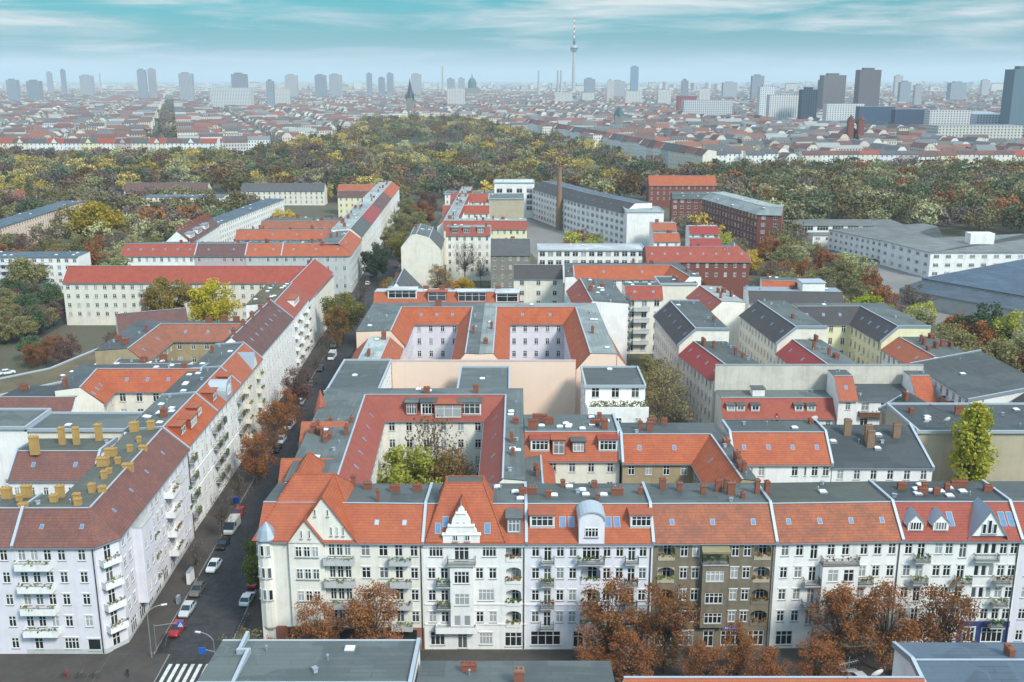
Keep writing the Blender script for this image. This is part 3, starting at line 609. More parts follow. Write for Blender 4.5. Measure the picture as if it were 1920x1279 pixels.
def hip(b, x0, x1, y0, y1, z, rx0, rx1, ry0, ry1, rz, mat, name='roof_slope'):
    g = MB(); c = [(x0, y0, z), (x1, y0, z), (x1, y1, z), (x0, y1, z)]; r = [(rx0, ry0, rz), (rx1, ry1, rz)]
    ew = abs(rx1-rx0) > abs(ry1-ry0)
    F = [[c[0], c[1], r[1], r[0]], [c[1], c[2], r[1]], [c[2], c[3], r[0], r[1]], [c[3], c[0], r[0]]] if ew else [[c[0], c[1], r[0]], [c[1], c[2], r[1], r[0]], [c[2], c[3], r[1]], [c[3], c[0], r[0], r[1]]]
    for f in F:
        v = [Vector(p) for p in f]; d = (v[1]-v[0]).normalized(); up = (v[2]-v[0]); up = (up-d*up.dot(d)).normalized()
        g.face(f, mat, [((p-v[0]).dot(d), (p-v[0]).dot(up)) for p in v])
    rd = MB()
    for p, q in [(c[0], r[0]), (c[1], r[1] if ew else r[0]), (c[2], r[1]), (c[3], r[0] if ew else r[1]), (r[0], r[1])]: rd.tube(p, q, .13, .13, mat, 5)
    o = link(name, g.mesh(name), b.root); link('ridge_tiles', rd.mesh('ridge_tiles'), o); return o
hip(A, -.6, 15.6, -.5, 17.0, 18.05, 4.4, 10.6, 8.2, 8.2, 25.3, FW)
hip(A, -.62, 9.6, 4, 24.5, 18.07, 4.6, 4.6, 9.0, 18.5, 25.0, FW)
t = MB(); cx, cyy = 1.25, .9
t.lathe([(1.5, 3.6), (1.5, 18.1)], 'warmwhite', 10, (cx, cyy)); t.lathe([(.9, 2.6), (1.5, 3.6)], 'warmwhite', 10, (cx, cyy)); o = link('corner_turret', t.mesh('corner_turret'), A.root)
t = MB(); t.lathe([(1.85, 18.0), (1.8, 18.2), (1.1, 19.5), (.05, 20.6)], 'zinc', 10, (cx, cyy)); link('turret_roof', t.mesh('turret_roof'), o)
for z in RZ[:3]:
    for a in (-108, -72, -144): link('window', win_mesh('s', .62, 1.75, False)[0], o, (cx+1.60*math.cos(R(a)), cyy+1.60*math.sin(R(a)), z), R(a+90))
for (u, oo, w_, h_) in ((12.5, 12.2, .7, 1.9), (15, 11, 1.3, 1.2), (19.5, 10, 1.6, 1.1), (23, 10.5, 1.4, 1.1), (17.5, 5.6, .5, 1.9)): chimney(A, 0, u, oo, 'brick', w_, .6, h_)
for u in (17.8, 22): skylight(A, 0, u, 2.2, .7, .9, 'zinc_light')
skylight(A, 0, 2.9, 1.9, .7, .9, 'zinc_light')
# house B: white ornate house with stepped gable
wb = [(1.9, RZ[0], 2.1, 1.8, 'q'), (9.9, RZ[0], 2.1, 1.8, 'q'), (5.75, RZ[0]-.6, 2.2, 2.4, 't')]+cols([1.2, 3.1, 8.4, 10.4], RZ[1:2])+cols([1.2, 3.1], RZ[2:])+[(9.4, RZ[2], 2.4, 1.9, 'q')]+cols([8.4, 10.4], RZ[3:])
LGB = [(13.55, z, 2.3, 2.7, 'L') for z in (14.8, 11.1, 7.4, 3.8)]
wb += [(1.9, .7, 2.2, 2.3, 't'), (9.3, .8, 2.0, 2.0, 'q'), (13.5, .5, 2.6, 2.4, 't'), (5.7, .15, 1.5, 2.9, 'd')]
_pw = put_window
def put_window(parent, loc, rz, kind, w, h, sep=False, sill=True):
    if kind == 'L': return None
    return _pw(parent, loc, rz, kind, w, h, sep, sill)
Bh = bld('town_house', 'white ornate house with curved stepped gable under a tall orange hipped roof', [(-13.3, 139.5), (2.15, 139.5)], e, mans(e, 4.6, 4.0, 13.8), 'white', 13.8, near=True, wins={0: wb+LGB}, caps='R', cornice=True, bands=(4.2, 7.6))
for u, z, w_, h_, k in LGB: loggia_fill(Bh, 0, u, z, w_, h_, 'white')
bay(Bh, 0, 4.0, 7.5, 3.4, 14.5, .95, 'white', [(5.75, 11.6, 2.3, 2.0, 'q'), (5.75, 8.0, 2.2, 1.9, 't'), (5.0, 4.5, 1.0, 1.8, 's'), (6.5, 4.5, 1.0, 1.8, 's')], 'concrete')
balcony(Bh, 0, 5.75, 14.75, 4.2, 1.3, 'rail', 'white', False)
for z in (11.05, 7.4): balcony(Bh, 0, 3.0, z, 2.1, 1.0, 'rail', 'white', True, 4)
balcony(Bh, 0, 4.8, 3.5, 6.2, 1.15, 'box', 'white', False)
g = MB()
prof = [(3.0, 17.9), (8.5, 17.9), (8.5, 19.2), (8.15, 19.3), (8.0, 20.0), (7.55, 20.6), (7.2, 20.7), (7.1, 21.6), (6.7, 22.4), (6.3, 22.7), (6.2, 23.3), (5.75, 23.9)]
g.prism(prof+[(11.5-x, z) for x, z in prof[-2:1:-1]], -.35, .25, 'white'); o = fpart(Bh, 0, 'gable', g)
g = MB(); g.tube((5.75, -.05, 23.8), (5.75, -.05, 25.2), .12, .02, 'zinc', 6)
link('finial', g.mesh('finial'), o); g = MB()
for zz, hw in ((19.25, 2.9), (20.65, 2.0), (22.7, .8)): g.box(5.75-hw, -.5, zz, 5.75+hw, .3, zz+.14, 'white')
link('gable_trim', g.mesh('gable_trim'), o)
for u, z in ((4.85, 18.3), (6.65, 18.3)): fwin(Bh, 0, u, z, .75, 1.0, 'c', -.35-.13, o)
for u, z in ((5.3, 21.1), (6.2, 21.1)): fwin(Bh, 0, u, z, .25, .3, 's', -.35-.13, o, False)
g = MB()
q0 = [(.4, -.35, 18.1), (12.3, -.35, 18.1), (12.3, 11.5, 18.1), (.4, 11.5, 18.1)]; q1 = [(3.2, 5.6, 25.2), (8.9, 5.6, 25.2), (8.9, 8.0, 25.2), (3.2, 8.0, 25.2)]
for j in range(4):
    k = (j+1) % 4; v = [Vector(p) for p in (q0[j], q0[k], q1[k], q1[j])]; d = (v[1]-v[0]).normalized(); up = v[2]-v[0]; up = (up-d*up.dot(d)).normalized(); g.face(v, FW, [((p-v[0]).dot(d), (p-v[0]).dot(up)) for p in v])
g.face(q1, 'bitumen'); o = link('roof_slope', g.mesh('roof_slope'), Bh.root); rd = MB()
for j in range(4): rd.tube(q0[j], q1[j], .14, .14, FW, 5); rd.tube(q1[j], q1[(j+1) % 4], .14, .14, FW, 5)
link('ridge_tiles', rd.mesh('ridge_tiles'), o)
gable(Bh, 0, 5.75, 3.2, 20.8, 3.0, 5.0, 'white', FW, .25, .1)
def slopewin(b, x, y, z, sl, w, h, mat='skyglass'):
    g = MB(); g.box(-w/2, -h/2, -.1, w/2, h/2, .08, 'zinc'); g.face([(-w/2+.09, -h/2+.09, .085), (w/2-.09, -h/2+.09, .085), (w/2-.09, h/2-.09, .085), (-w/2+.09, h/2-.09, .085)], mat)
    o = link('skylight', g.mesh('skylight'), b.root, (x, y, z)); o.rotation_euler = (sl, 0, 0); return o
SLB = math.atan2(7.1, 5.95)
for x, tt, h_ in ((2.2, .22, 1.7), (3.3, .33, 1.7), (9.6, .22, 1.7)): slopewin(Bh, x, -.35+5.95*tt, 18.1+7.1*tt+.05, SLB, .95, h_)
box_dormer(Bh, 0, 13.6, 2.1, .8, 3.6, 2.9, 'bitumen', 'zinc', 't')
for (u, oo) in ((13.8, 9.5), (11, 11.8), (14.6, 6.5)): rooflight(Bh, 0, u, oo)
chimney(Bh, 0, 15.0, 8.2, 'brick', 1.2, .8, 1.3)
# house C: pale lavender-white, round gable
wc = cols([1.4, 5.1, 7.0, 12.1, 14.0, 17.5], RZ, 1.15, 1.8)+[(u, z-.7, 1.15, 2.5, 'd') for u in (3.2, 15.8) for z in RZ]+[(9.7, RZ[0]-.5, 2.6, 2.3, 'q')]
LGC = [(9.7, z, 3.0, 2.8, 'L') for z in (11.1, 7.4, 3.8)]
wc += [(3.0, .7, 4.6, 2.4, 'q'), (8.0, .3, 1.6, 2.8, 'd'), (13.5, .7, 3.2, 2.4, 'q'), (17, .7, 2, 2.4, 't')]
C = bld('town_house', 'pale bluish white house with a round arched centre gable and zinc barrel top', [(2.15, 139.5), (21.13, 139.5)], e, mans(e, 4.6, 4.0, 13.8), 'paleblue', 13.8, near=True, wins={0: wc+LGC}, caps='R', cornice=True, bands=(7.5,))
for u, z, w_, h_, k in LGC: loggia_fill(C, 0, u, z, w_, h_, 'paleblue')
for z in (14.75, 11.1, 7.4, 3.8):
    for u in (3.2, 15.8): balcony(C, 0, u, z, 2.0, .95, 'rail', 'paleblue', z in (11.1, 7.4), 9)
balcony(C, 0, 9.7, 14.75, 4.0, 1.1, 'rail', 'paleblue', True, 2)
g = MB(); n = 10; prof = [(7.8, 17.9), (11.6, 17.9), (11.6, 21.6)]+[(9.7+1.9*math.cos(math.pi*k/n), 21.6+1.3*math.sin(math.pi*k/n)) for k in range(1, n)]+[(7.8, 21.6)]
g.prism(prof, -.45, 3.6, 'paleblue'); o = fpart(C, 0, 'gable', g)
g = MB()
for k in range(n):
    a0, a1 = math.pi*k/n, math.pi*(k+1)/n; P_ = lambda a, y: (9.7+2.12*math.cos(a), y, 21.62+1.5*math.sin(a)); g.face([P_(a0, -.65), P_(a0, 3.8), P_(a1, 3.8), P_(a1, -.65)], 'zinc_light'); 
    g.face([P_(a0, -.65), P_(a1, -.65), (9.7+1.88*math.cos(a1), -.65, 21.62+1.28*math.sin(a1)), (9.7+1.88*math.cos(a0), -.65, 21.62+1.28*math.sin(a0))], 'zinc_light')
link('gable_roof', g.mesh('gable_roof'), o); fwin(C, 0, 9.7, 19.0, 2.0, 1.5, 'q', -.45-.13, o)
box_dormer(C, 0, 2.4, 3.7, 1.5, 3.0, 2.5, 'tile_orange', 'frame', 'q'); box_dormer(C, 0, 17.3, 3.3, 1.5, 3.0, 2.5, 'tile_orange', 'frame', 'q')
for u in (5.5, 6.8, 12.4, 13.7): skylight(C, 0, u, 2.3, 1.0, 1.9)
for u, oo in ((4.4, 8), (9.4, 8.3), (9, 10.4), (12.2, 8.2), (7, 12)): rooflight(C, 0, u, oo)
for u, oo, w_ in ((3.5, 7.6, .9), (11, 6.2, .5), (14.3, 8.6, 1.9), (11, 11.8, .8), (6, 12.4, .7), (18, 9, .7), (1, 9, 1.4)): chimney(C, 0, u, oo, 'brick', w_, .6, 1.2)
# house D: brown render
wdd = cols([4.7, 6.5, 12.4, 14.2], RZ, 1.15, 1.8)+[(2, .6, 2.6, 2.5, 't'), (5.6, .6, 2.2, 2.5, 't'), (9, .4, 1.6, 2.7, 'd'), (12.4, .6, 3.0, 2.5, 'q'), (16.3, .6, 2.4, 2.5, 't')]
LGD = [(u, z, 2.55, 2.5, 'L') for u in (2.05, 16.5) for z in (15.0, 11.3, 7.6, 4.0)]
D_ = bld('town_house', 'brown grey rendered house with oval loggias and plain orange roof', [(21.13, 139.5), (39.6, 139.7)], e, mans(e, 4.6, 4.0, 13.8, 'tile_weathered'), 'brownrender', 13.8, near=True, wins={0: wdd+LGD}, caps='R', sky=3)
for u, z, w_, h_, k in LGD: loggia_fill(D_, 0, u, z, w_, h_, 'brownrender' if z < 8 else 'beige')
bay(D_, 0, 7.4, 11.2, 4.2, 14.6, 1.0, 'brownrender', [(9.3, z, 2.7, 1.75, 'q') for z in (11.9, 8.25, 4.9)], 'concrete')
balcony(D_, 0, 9.3, 14.8, 3.9, 1.2, 'rail', 'brownrender', True, 1); g = MB(); g.face([(7.2, -.02, 17.6), (11.4, -.02, 17.6), (11.4, -1.3, 16.9), (7.2, -1.3, 16.9)][::-1], 'awning'); g.face([(7.2, -.02, 17.55), (11.4, -.02, 17.55), (11.4, -1.3, 16.85), (7.2, -1.3, 16.85)], 'awning'); g.box(7.2, -1.33, 16.6, 11.4, -1.3, 16.9, 'awning'); fpart(D_, 0, 'awning', g)
g = MB(); g.box(11, -.14, 3.3, 14, -.003, 4.0, 'signblue')
for k in range(9): g.box(11.5+k*.23, -.15, 3.5, 11.62+k*.23, -.141, 3.8, 'signwhite')
fpart(D_, 0, 'shop_sign', g)
for u, oo, w_, h_ in ((3, 11.5, 1.0, 1.7), (5.5, 10.3, .8, 1.5), (9, 9, .8, 1.5), (11.6, 10.0, 1.0, 2.0), (13.3, 8.6, 1.2, 2.1), (13.0, 11.0, .7, 1.9), (17.5, 9, .7, 2.4), (14.8, 7, .6, 1.0)): chimney(D_, 0, u, oo, 'brick', w_, .7, h_)
# house E
we = cols([1.4, 3.6, 13.4, 15.5, 17.7], RZ)+[(5.8, z-.6, 1.15, 2.4, 'd') for z in RZ]+cols([8.4, 10.6], RZ[:1])+[(2.2, .6, 2.6, 2.4, 't'), (9.7, .4, 2, 2.7, 'd'), (14.5, .6, 3, 2.4, 'q'), (17.9, .8, 1.2, 2.0, 'c')]
E_ = bld('town_house', 'plain white house with a broad bay topped by a roof terrace', [(39.6, 139.7), (58.7, 140.4)], e, mans(e, 4.7, 3.9, 14.0, 'tile_weathered', 'bitumen_moss'), 'white', 14, near=True, wins={0: we}, caps='R', sky=4)
bay(E_, 0, 6.9, 12.4, 2.6, 14.4, 1.3, 'white', [(u, z, 1.6, 2.0, 'c') for u in (8.5, 10.9) for z in (11.8, 8.2, 4.6)], 'wood'); balcony(E_, 0, 9.65, 14.58, 5.5, 1.35, 'rail', 'white', True, 6)
for z in (11.1, 7.4): balcony(E_, 0, 5.6, z, 2.4, 1.2, 'rail', 'white', False); balcony(E_, 0, 13.7, z, 2.3, 1.2, 'rail', 'white', True, 8)
rooflight(E_, 0, 9.8, 9.2); chimney(E_, 0, .8, 9, 'brick', .7, .9, 2.2)
# house F
wf = cols([1.1, 5.6, 7.2, 15.4, 17.0], RZ)+[(u, z-.6, 1.15, 2.4, 'd') for u in (3.0, 9.3) for z in RZ]+cols([11.7, 12.8, 13.9], RZ[:3], .8, 1.8, 's')+cols([11.9, 13.7], RZ[3:])+[(3, .7, 3, 2.4, 'q'), (7.5, .7, 3, 2.4, 'q'), (11.7, .7, 1.8, 2.5, 't'), (15.3, .7, 3.2, 2.5, 'q')]
F_ = bld('town_house', 'white house with zinc gabled dormers and a dark blue shop at street level', [(58.7, 140.4), (76.6, 140.4)], e, mans(e, 4.7, 3.9, 14.0, 'tile_red', 'bitumen_dark'), 'white', 14, near=True, wins={0: wf}, caps='R')
for u in (2.2, 6.0): gable(F_, 0, u, 2.6, 20.2, 1.5, 3.5, 'white', 'zinc', .9, .2); g = MB(); g.box(u-1.15, .9, 18.7, u+1.15, 3.0, 20.2, 'white'); o = fpart(F_, 0, 'dormer', g); fwin(F_, 0, u, 19.1, 1.7, 1.3, 'q', .9-.13, o)
gable(F_, 0, 12.8, 5.4, 18.6, 4.2, 4.6, 'white', 'zinc', -.2, .25, [(12.0, 19.0, .6, 1.6), (12.8, 19.0, .6, 2.2), (13.6, 19.0, .6, 1.6)])
for u in (8.0, 15.9, 17.1): skylight(F_, 0, u, 2.4, .95, 2.6)
for u, z in ((3, 14.7), (3, 11.1), (9.6, 11.1), (9.6, 7.4), (15.5, 11.1), (15.5, 7.4), (15.5, 3.8)): balcony(F_, 0, u, z, 2.3, 1.2, 'rail', 'white', True, int(u+z))
balcony(F_, 0, 12.8, 14.75, 3.6, .9, 'rail', 'white', False)
g = MB(); g.box(10, -.05, 0, 17.85, -.003, .7, 'bluepaint'); g.box(10, -.05, 3.25, 17.85, -.003, 4.3, 'bluepaint')
for u in (10.3, 13.2, 17.4): g.box(u-.4, -.05, .7, u+.4, -.003, 3.25, 'bluepaint')
fpart(F_, 0, 'shopfront', g)
for u, oo in ((5.6, 10), (5, 8), (7.6, 9.2), (9, 9), (9.6, 7), (11, 10.6), (12.5, 9), (7, 12)): rooflight(F_, 0, u, oo)
for u, oo, w_ in ((3.4, 10.5, 1.3), (5.8, 8.2, 1.4), (7, 10.4, .8), (8, 8.2, 1.0), (10.5, 10.2, .8), (13, 11.6, 2.6), (16.6, 9.4, 1.3)): chimney(F_, 0, u, oo, 'brick', w_, .7, 1.1)
G_ = bld('town_house', 'lavender house next to the blue shopfront, cut by the picture edge', [(76.6, 140.4), (96, 140.6)], e, mans(e, 4.7, 3.9, 14, 'tile_red'), 'lavender', 14, near=False, ch=3)

# ---------------------------------------------------------------- left block along the street
LAw = {0: cols([1.1, 2.95, 4.9, 7.0, 10.0], RZ)+[(2, .8, 1.3, 1.9, 'c'), (7, .8, 2.2, 1.9, 'q'), (10.4, .5, 2.0, 2.0, 's')], 1: [(1.9, z-.5, 1.2, 2.3, 'd') for z in RZ]+[(1.9, .15, 1.3, 2.6, 'd')]}
us = [2.0+2.35*k for k in range(15)]
LAw[2] = cols(us, RZ, 1.1, 1.8)+[(3+4.2*k, .5, 2.6, 2.4, 't') for k in range(8)]
LA = bld('corner_house', 'lavender white corner house with white box balconies and yellow roof chimneys', [(-74, 138.2), (-61.93, 138.24), (-59.6, 141.3), (-60.75, 179.0)], e, mans(e, 4.3, 4.0, 10.5, 'tile_old', 'bitumen_moss'), 'lavender', [10.5, 10.5, 10.5], near=True, wins=LAw, caps='LR', base='greywall')
for z in (14.7, 11.05, 7.4, 3.75): balcony(LA, 0, 3.0, z, 5.2, 1.35, 'box', 'white', True, 21); balcony(LA, 1, 1.9, z, 3.0, 1.3, 'box', 'white', True, 22)
bay(LA, 2, 6.0, 11.5, 3.6, 16.6, 1.5, 'lavender', [(u, z, 1.1, 1.8, 'c') for u in (7.5, 10.0) for z in (12.4, 8.6, 4.9)], 'concrete')
for z in (11.05, 7.4, 3.8): balcony(LA, 2, 12.9, z, 2.6, 1.4, 'box', 'white', True, 23)
for z in (14.7, 11.05, 7.4, 3.8): balcony(LA, 2, 24.5, z, 4.2, 1.6, 'box', 'white', True, 24)
bay(LA, 2, 27.2, 31.5, 3.6, 15.2, 1.5, 'lavender', [(u, z, 1.0, 1.8, 'c') for u in (28.3, 30.3) for z in (12.2, 8.6, 4.9)], 'concrete')
for z in (11.05, 7.4): balcony(LA, 2, 33.2, z, 2.6, 1.4, 'box', 'white', True, 25)
for p_, w_, d_, h_ in (((-82.0, 174.7), 1.0, 0.8, 2.2), ((-79.4, 174.7), 1.0, 0.8, 2.2), ((-84.7, 169.7), 1.5, 0.8, 2.2), ((-76.2, 177.0), 1.1, 0.9, 2), ((-70.0, 178.2), 1.5, 1, 2), ((-67.1, 178.8), 1.2, 0.9, 2), ((-66.9, 171.9), 0.7, 0.6, 1.4), ((-66.8, 167.1), 0.8, 0.6, 1.6), ((-64.8, 167.9), 1.3, 0.8, 1.2), ((-69.5, 165.5), 1.9, 0.9, 1.6), ((-69.0, 160.8), 1.9, 0.9, 1.7), ((-66.7, 161.3), 0.8, 0.6, 1.5), ((-64.3, 159.3), 1.7, 0.8, 1.2), ((-66.5, 156.9), 0.8, 0.6, 1.3), ((-66.4, 154.6), 0.8, 0.7, 1.8), ((-66.1, 148.9), 0.9, 0.7, 1.9), ((-64.5, 148.9), 1.1, 0.7, 1.5), ((-70.6, 147.7), 1.2, 0.8, 2.1), ((-70.6, 145.4), 1, 0.8, 1.5), ((-67.4, 146.2), 1, 0.7, 1.4), ((-66.2, 143.8), 1, 0.7, 1.6), ((-78.6, 147.0), 1.5, 0.8, 2), ((-75.8, 147.7), 1.5, 0.8, 2.1), ((-76.1, 145.8), 0.8, 0.6, 1.3), ((-74.2, 143.0), 1.3, 0.7, 1.2)): link('chimney', chim_mesh('chimyellow', w_, d_, h_), LA.root, (p_[0]+74, p_[1]-138.2, 21.6))
for u in (3.6, 9.6): skylight(LA, 0, u, 2.1, .6, .8)
for u in (5, 13, 21, 30): skylight(LA, 2, u, 2.1, .6, .8)
LA0 = bld('town_house', 'lavender white house adjoining the corner house with yellow chimneys, box balcony on top', [(-96, 138.2), (-74.02, 138.2)], e, mans(e, 4.3, 4.0, 10.5, 'tile_old'), 'lavender', 10.5, ch=0)
Lc = bld('rear_house', 'white courtyard wing with old red roof and small windows behind the yellow chimneys', [(-88.4, 166.4), (-73.5, 166.4)], 17, mans(17, 4.2, 3.6, 12, 'tile_old', 'bitumen_moss'), 'white', 12, wins={0: cols([1.3, 4.0, 6.4, 8.6, 10.8, 12], [14.0, 10.4], .9, 1.5)}, sky=2, caps='LR')
for u, oo in (): chimney(Lc, 0, u, oo, 'chimyellow', 1.2, .9, 2.3)
def boxb(name, label, x0, x1, y0, y1, z, wall, roof='bitumen', rim=.5, cat='house', wins=0, rl=1, ch=0, rw=0, lw=0, **kw):
    b = bld(name, label, [(x0, y0), (x1, y0)], z, [(y1-y0, z, roof)], wall, y1-y0, cat=cat, rows=wins, rl=rl, ch=ch, edge=False, gutter=False, endwin=(lw, rw), nowin=() if wins else (0,), **kw)
    g = MB(); W_, D0 = x1-x0, y1-y0
    for a in ((-.5, -.5, W_+.1, -.15), (-.2, D0-.2, W_+.1, D0+.2), (-.2, -.145, .2, D0-.205), (W_-.2, -.145, W_+.2, D0-.205)): g.box(a[0], a[1], z-.1, a[2], a[3], z+rim, 'zinc_light')
    link('roof_parapet', g.mesh('roof_parapet'), b.root); return b
boxb('rear_house', 'tall white firewalled house with flat roof west of the yellow chimneys', -125, -91.2, 180.5, 191, 21.5, 'white', rl=1)
boxb('rear_house', 'low cream firewall house right behind the yellow chimneys', -91.1, -72.5, 181.0, 190.5, 20.9, 'cream', rl=1)
# street houses going north
def street_left(y0, y1, label, wall, tile_, ew=18, D=11, **kw):
    return bld('town_house', label, [(-60.75+sx_(y0)*.44-.15, y0), (-60.75+sx_(y1)*.44-.15, y1)], ew, mans(ew, 4.0, 3.8, D, tile_), wall, D, **kw)
L1 = street_left(179.2, 201, 'white street house with orange dormers and a roof loggia beyond the corner house', 'white', 'tile_orange', rl=9, ch=1, near=False, caps='R', bands=(7.5, 11.2))
for u in (4, 15): box_dormer(L1, 0, u, 3.2, 1.2, 3.2, 2.5, 'tile_orange', 'tile_orange', 't')
box_dormer(L1, 0, 9.5, 4.5, .8, 3.6, 2.6, 'tile_orange', 'tile_red', 'q')
L2 = street_left(201.1, 220.6, 'white street house with a round arched window gable and orange roof', 'white', 'tile_orange', rl=5, ch=0, caps='R', bands=(7.5,))
g = MB(); prof = [(6.8, 17.9), (12.2, 17.9)]+[(9.5+2.7*math.cos(math.pi*k/10), 19.4+2.6*math.sin(math.pi*k/10)) for k in range(11)]; g.prism(prof, -.4, 3.6, 'zinc_light'); o = fpart(L2, 0, 'gable', g); fwin(L2, 0, 9.5, 18.9, 2.6, 2.0, 'q', -.53, o)
for u in (3.5, 15.5): box_dormer(L2, 0, u, 3.4, 1.0, 3.4, 2.6, 'tile_orange', 'tile_orange', 't')
L3 = street_left(220.7, 242.4, 'cream street house with stacked corner balconies and a zinc gable', 'cream', 'tile_orange', rl=2, ch=1, caps='R')
gable(L3, 0, 14, 5, 18, 3.6, 4, 'cream', 'zinc', -.3, .2)
for b_, us_ in ((L1, (2.2, 19.3)), (L2, (2, 17.5)), (L3, (5, 17))):
    for u in us_:
        for z in (14.7, 11.05, 7.4, 3.8): balcony(b_, 0, u, z, 2.6, 1.3, 'box' if b_ is L3 else 'rail', 'cream' if b_ is L3 else 'white', True, int(u*3+z))
bld('apartment_house', 'long white street house under a dark red roof with a row of red chimneys', [(-63.2, 242.5), (-63.6, 286)], 18, [(6, 23.2, 'tile_brown'), (12, 18.5, 'tile_brown')], 'white', 12, ch=0, sky=8, caps='R')
LC = bpy.data.objects
Lr = [o for o in bpy.data.objects if o.get('label', '').startswith('long white street house')][0]
for k in range(9): link('chimney', chim_mesh('brick', 1.5, .7, 1.8), Lr, (-6.2 - (k % 2)*1.4, 3+k*4.7, 23.0-(k % 2)*1.0), R(90))
for k in range(6):
    for z in (14.7, 11.05, 7.4, 3.8):
        pass
L5 = bld('apartment_house', 'white street house with a planted flat roof and a slanted orange roof window', [(-63.7, 286.1), (-64.6, 316)], 18, mans(18, 5.0, 4.4, 13, 'tile_red', 'greenroof'), 'white', 13, rl=8, back=4)
box_dormer(L5, 0, 14, 8, .9, 4.5, 2.6, 'tile_orange', 'white', 'q')
for b_, us_ in ((L5, (5, 14, 24)),):
    for u in us_:
        for z in (14.7, 11.05, 7.4, 3.8): balcony(b_, 0, u, z, 2.8, 1.3, 'box', 'white', True, int(u+z))
L6 = bld('apartment_block', 'long cream four storey block with plain dark red hipped roof and projecting balconies', [(-158.5, 351.9), (-77.2, 351.9), (-77.2, 316.2)], 15.5, [(6.0, 20.3, 'tile_red'), (12.2, 15.6, 'tile_red')], 'cream', 12.2, rows=4, step=3.1, ww=1.3, wh=1.5, st=3.2, ch=4, endwin=(3, 0), cat='apartment block')
for u in (30, 72):
    for z in (11.9, 8.7, 5.5): balcony(L6, 0, u, z, 5.4, 1.3, 'box', 'terracotta' if z < 11 else 'greywall', True, int(u+z))
bld('apartment_block', 'street side of the long cream block, white facade under dark red roof', [(-64.7, 316.1), (-65.6, 364)], 17, [(6, 21.8, 'tile_red'), (11.5, 17, 'tile_red')], 'white', 11.5, cat='apartment block', ch=3)
# left block courtyards
bld('rear_house', 'cream courtyard range with orange tiled roof slopes, big windows, bare trees before it', [(-87, 206), (-88.3, 215.2), (-69.8, 215.2)], 18, mans(18, 4.4, 3.8, 10.5, 'tile_orange', 'bitumen_dark'), 'cream', [9.5, 9.5], rows=4, step=3.2, ww=1.4, wh=2.0, rl=2, ch=2, sky=[3, 4], caps='R')
bld('rear_house', 'grey roofed courtyard house with dark red dormer cheek west of the bare trees', [(-108, 202), (-92, 202)], 18, mans(18, 2.2, 2.0, 12, 'tile_old', 'bitumen_dark'), 'white', 12, rows=3, ch=1)
bld('rear_house', 'brown rendered courtyard range with weathered orange roof and tan facade', [(-90, 240), (-90.5, 262), (-72.4, 262)], 17.5, mans(17.5, 4.0, 3.6, 9.5, 'tile_weathered', 'bitumen_dark'), 'tan', [12, 9], rows=4, step=3.0, ww=1.2, ch=6, sky=[2, 3], caps='R')
bld('rear_house', 'flat grey roofed wing with short red slopes north of the cream courtyard', [(-96, 233), (-95.8, 226), (-76, 226)], 18, mans(18, 2.6, 2.4, 8, 'tile_red', 'bitumen'), 'white', [14, 7], rows=2, rl=3, ch=2)
bld('hipped_house', 'small house under a dark red hipped roof in front of the yellow trees', [(-113, 283), (-95, 291)], 13, [(6.5, 18.5, 'tile_brown'), (13, 13, 'tile_brown')], 'white', 13, rows=2, ch=4)
bld('low_building', 'long low building with a mossy planted roof and small skylights', [(-146, 226), (-113.5, 262), (-107.5, 288)], 7.5, flat(7.5, 15, 'greenroof', 0.0), 'white', [15, 15], cat='building', rows=2, st=3, rl=7, edge=False)
low_ = [o for o in bpy.data.objects if o.get('label', '').startswith('long low building')][0]
P_ = [Vector((p[0]+146, p[1]-226)) for p in ((-146, 226), (-113.5, 262), (-107.5, 288))]; g = MB()
for d_ in (0, 15):
    q_ = offset(P_, d_)
    for i in range(2): g.join(strip(q_[i], q_[i+1], 7.4, left_n(P_[i], P_[i+1])*.35, .55, 'zinc_light'))
link('roof_parapet', g.mesh('roof_parapet'), low_)

# ---------------------------------------------------------------- right of the street: courtyards behind the front row
C1 = bld('courtyard_house', 'white courtyard house round the yellow green tree, orange roof slopes and dormers', [(-24.6, 154.2), (-26.2, 195.7), (-5.2, 195.7), (-5.4, 154.2)], 18, mans(18, 3.9, 4.0, 12.5, 'tile_red', 'bitumen', .3), 'warmwhite', [12.3, 9.2, 7.4], rows=5, step=3.3, ww=1.25, wh=1.9, rl=12, ch=16, caps='', sky=[6, 0, 4])
for u, w_, m_ in ((9.2, 3.0, 'frame'), (5.8, 2.4, 'tile_red'), (17.6, 4.6, 'frame')): box_dormer(C1, 1, u, w_, .5, 3.4, 3.1, 'bitumen', m_, 'q')
box_dormer(C1, 1, 13.3, 5.6, -.1, 3.6, 3.5, 'tile_orange', 'tile_orange', 't')
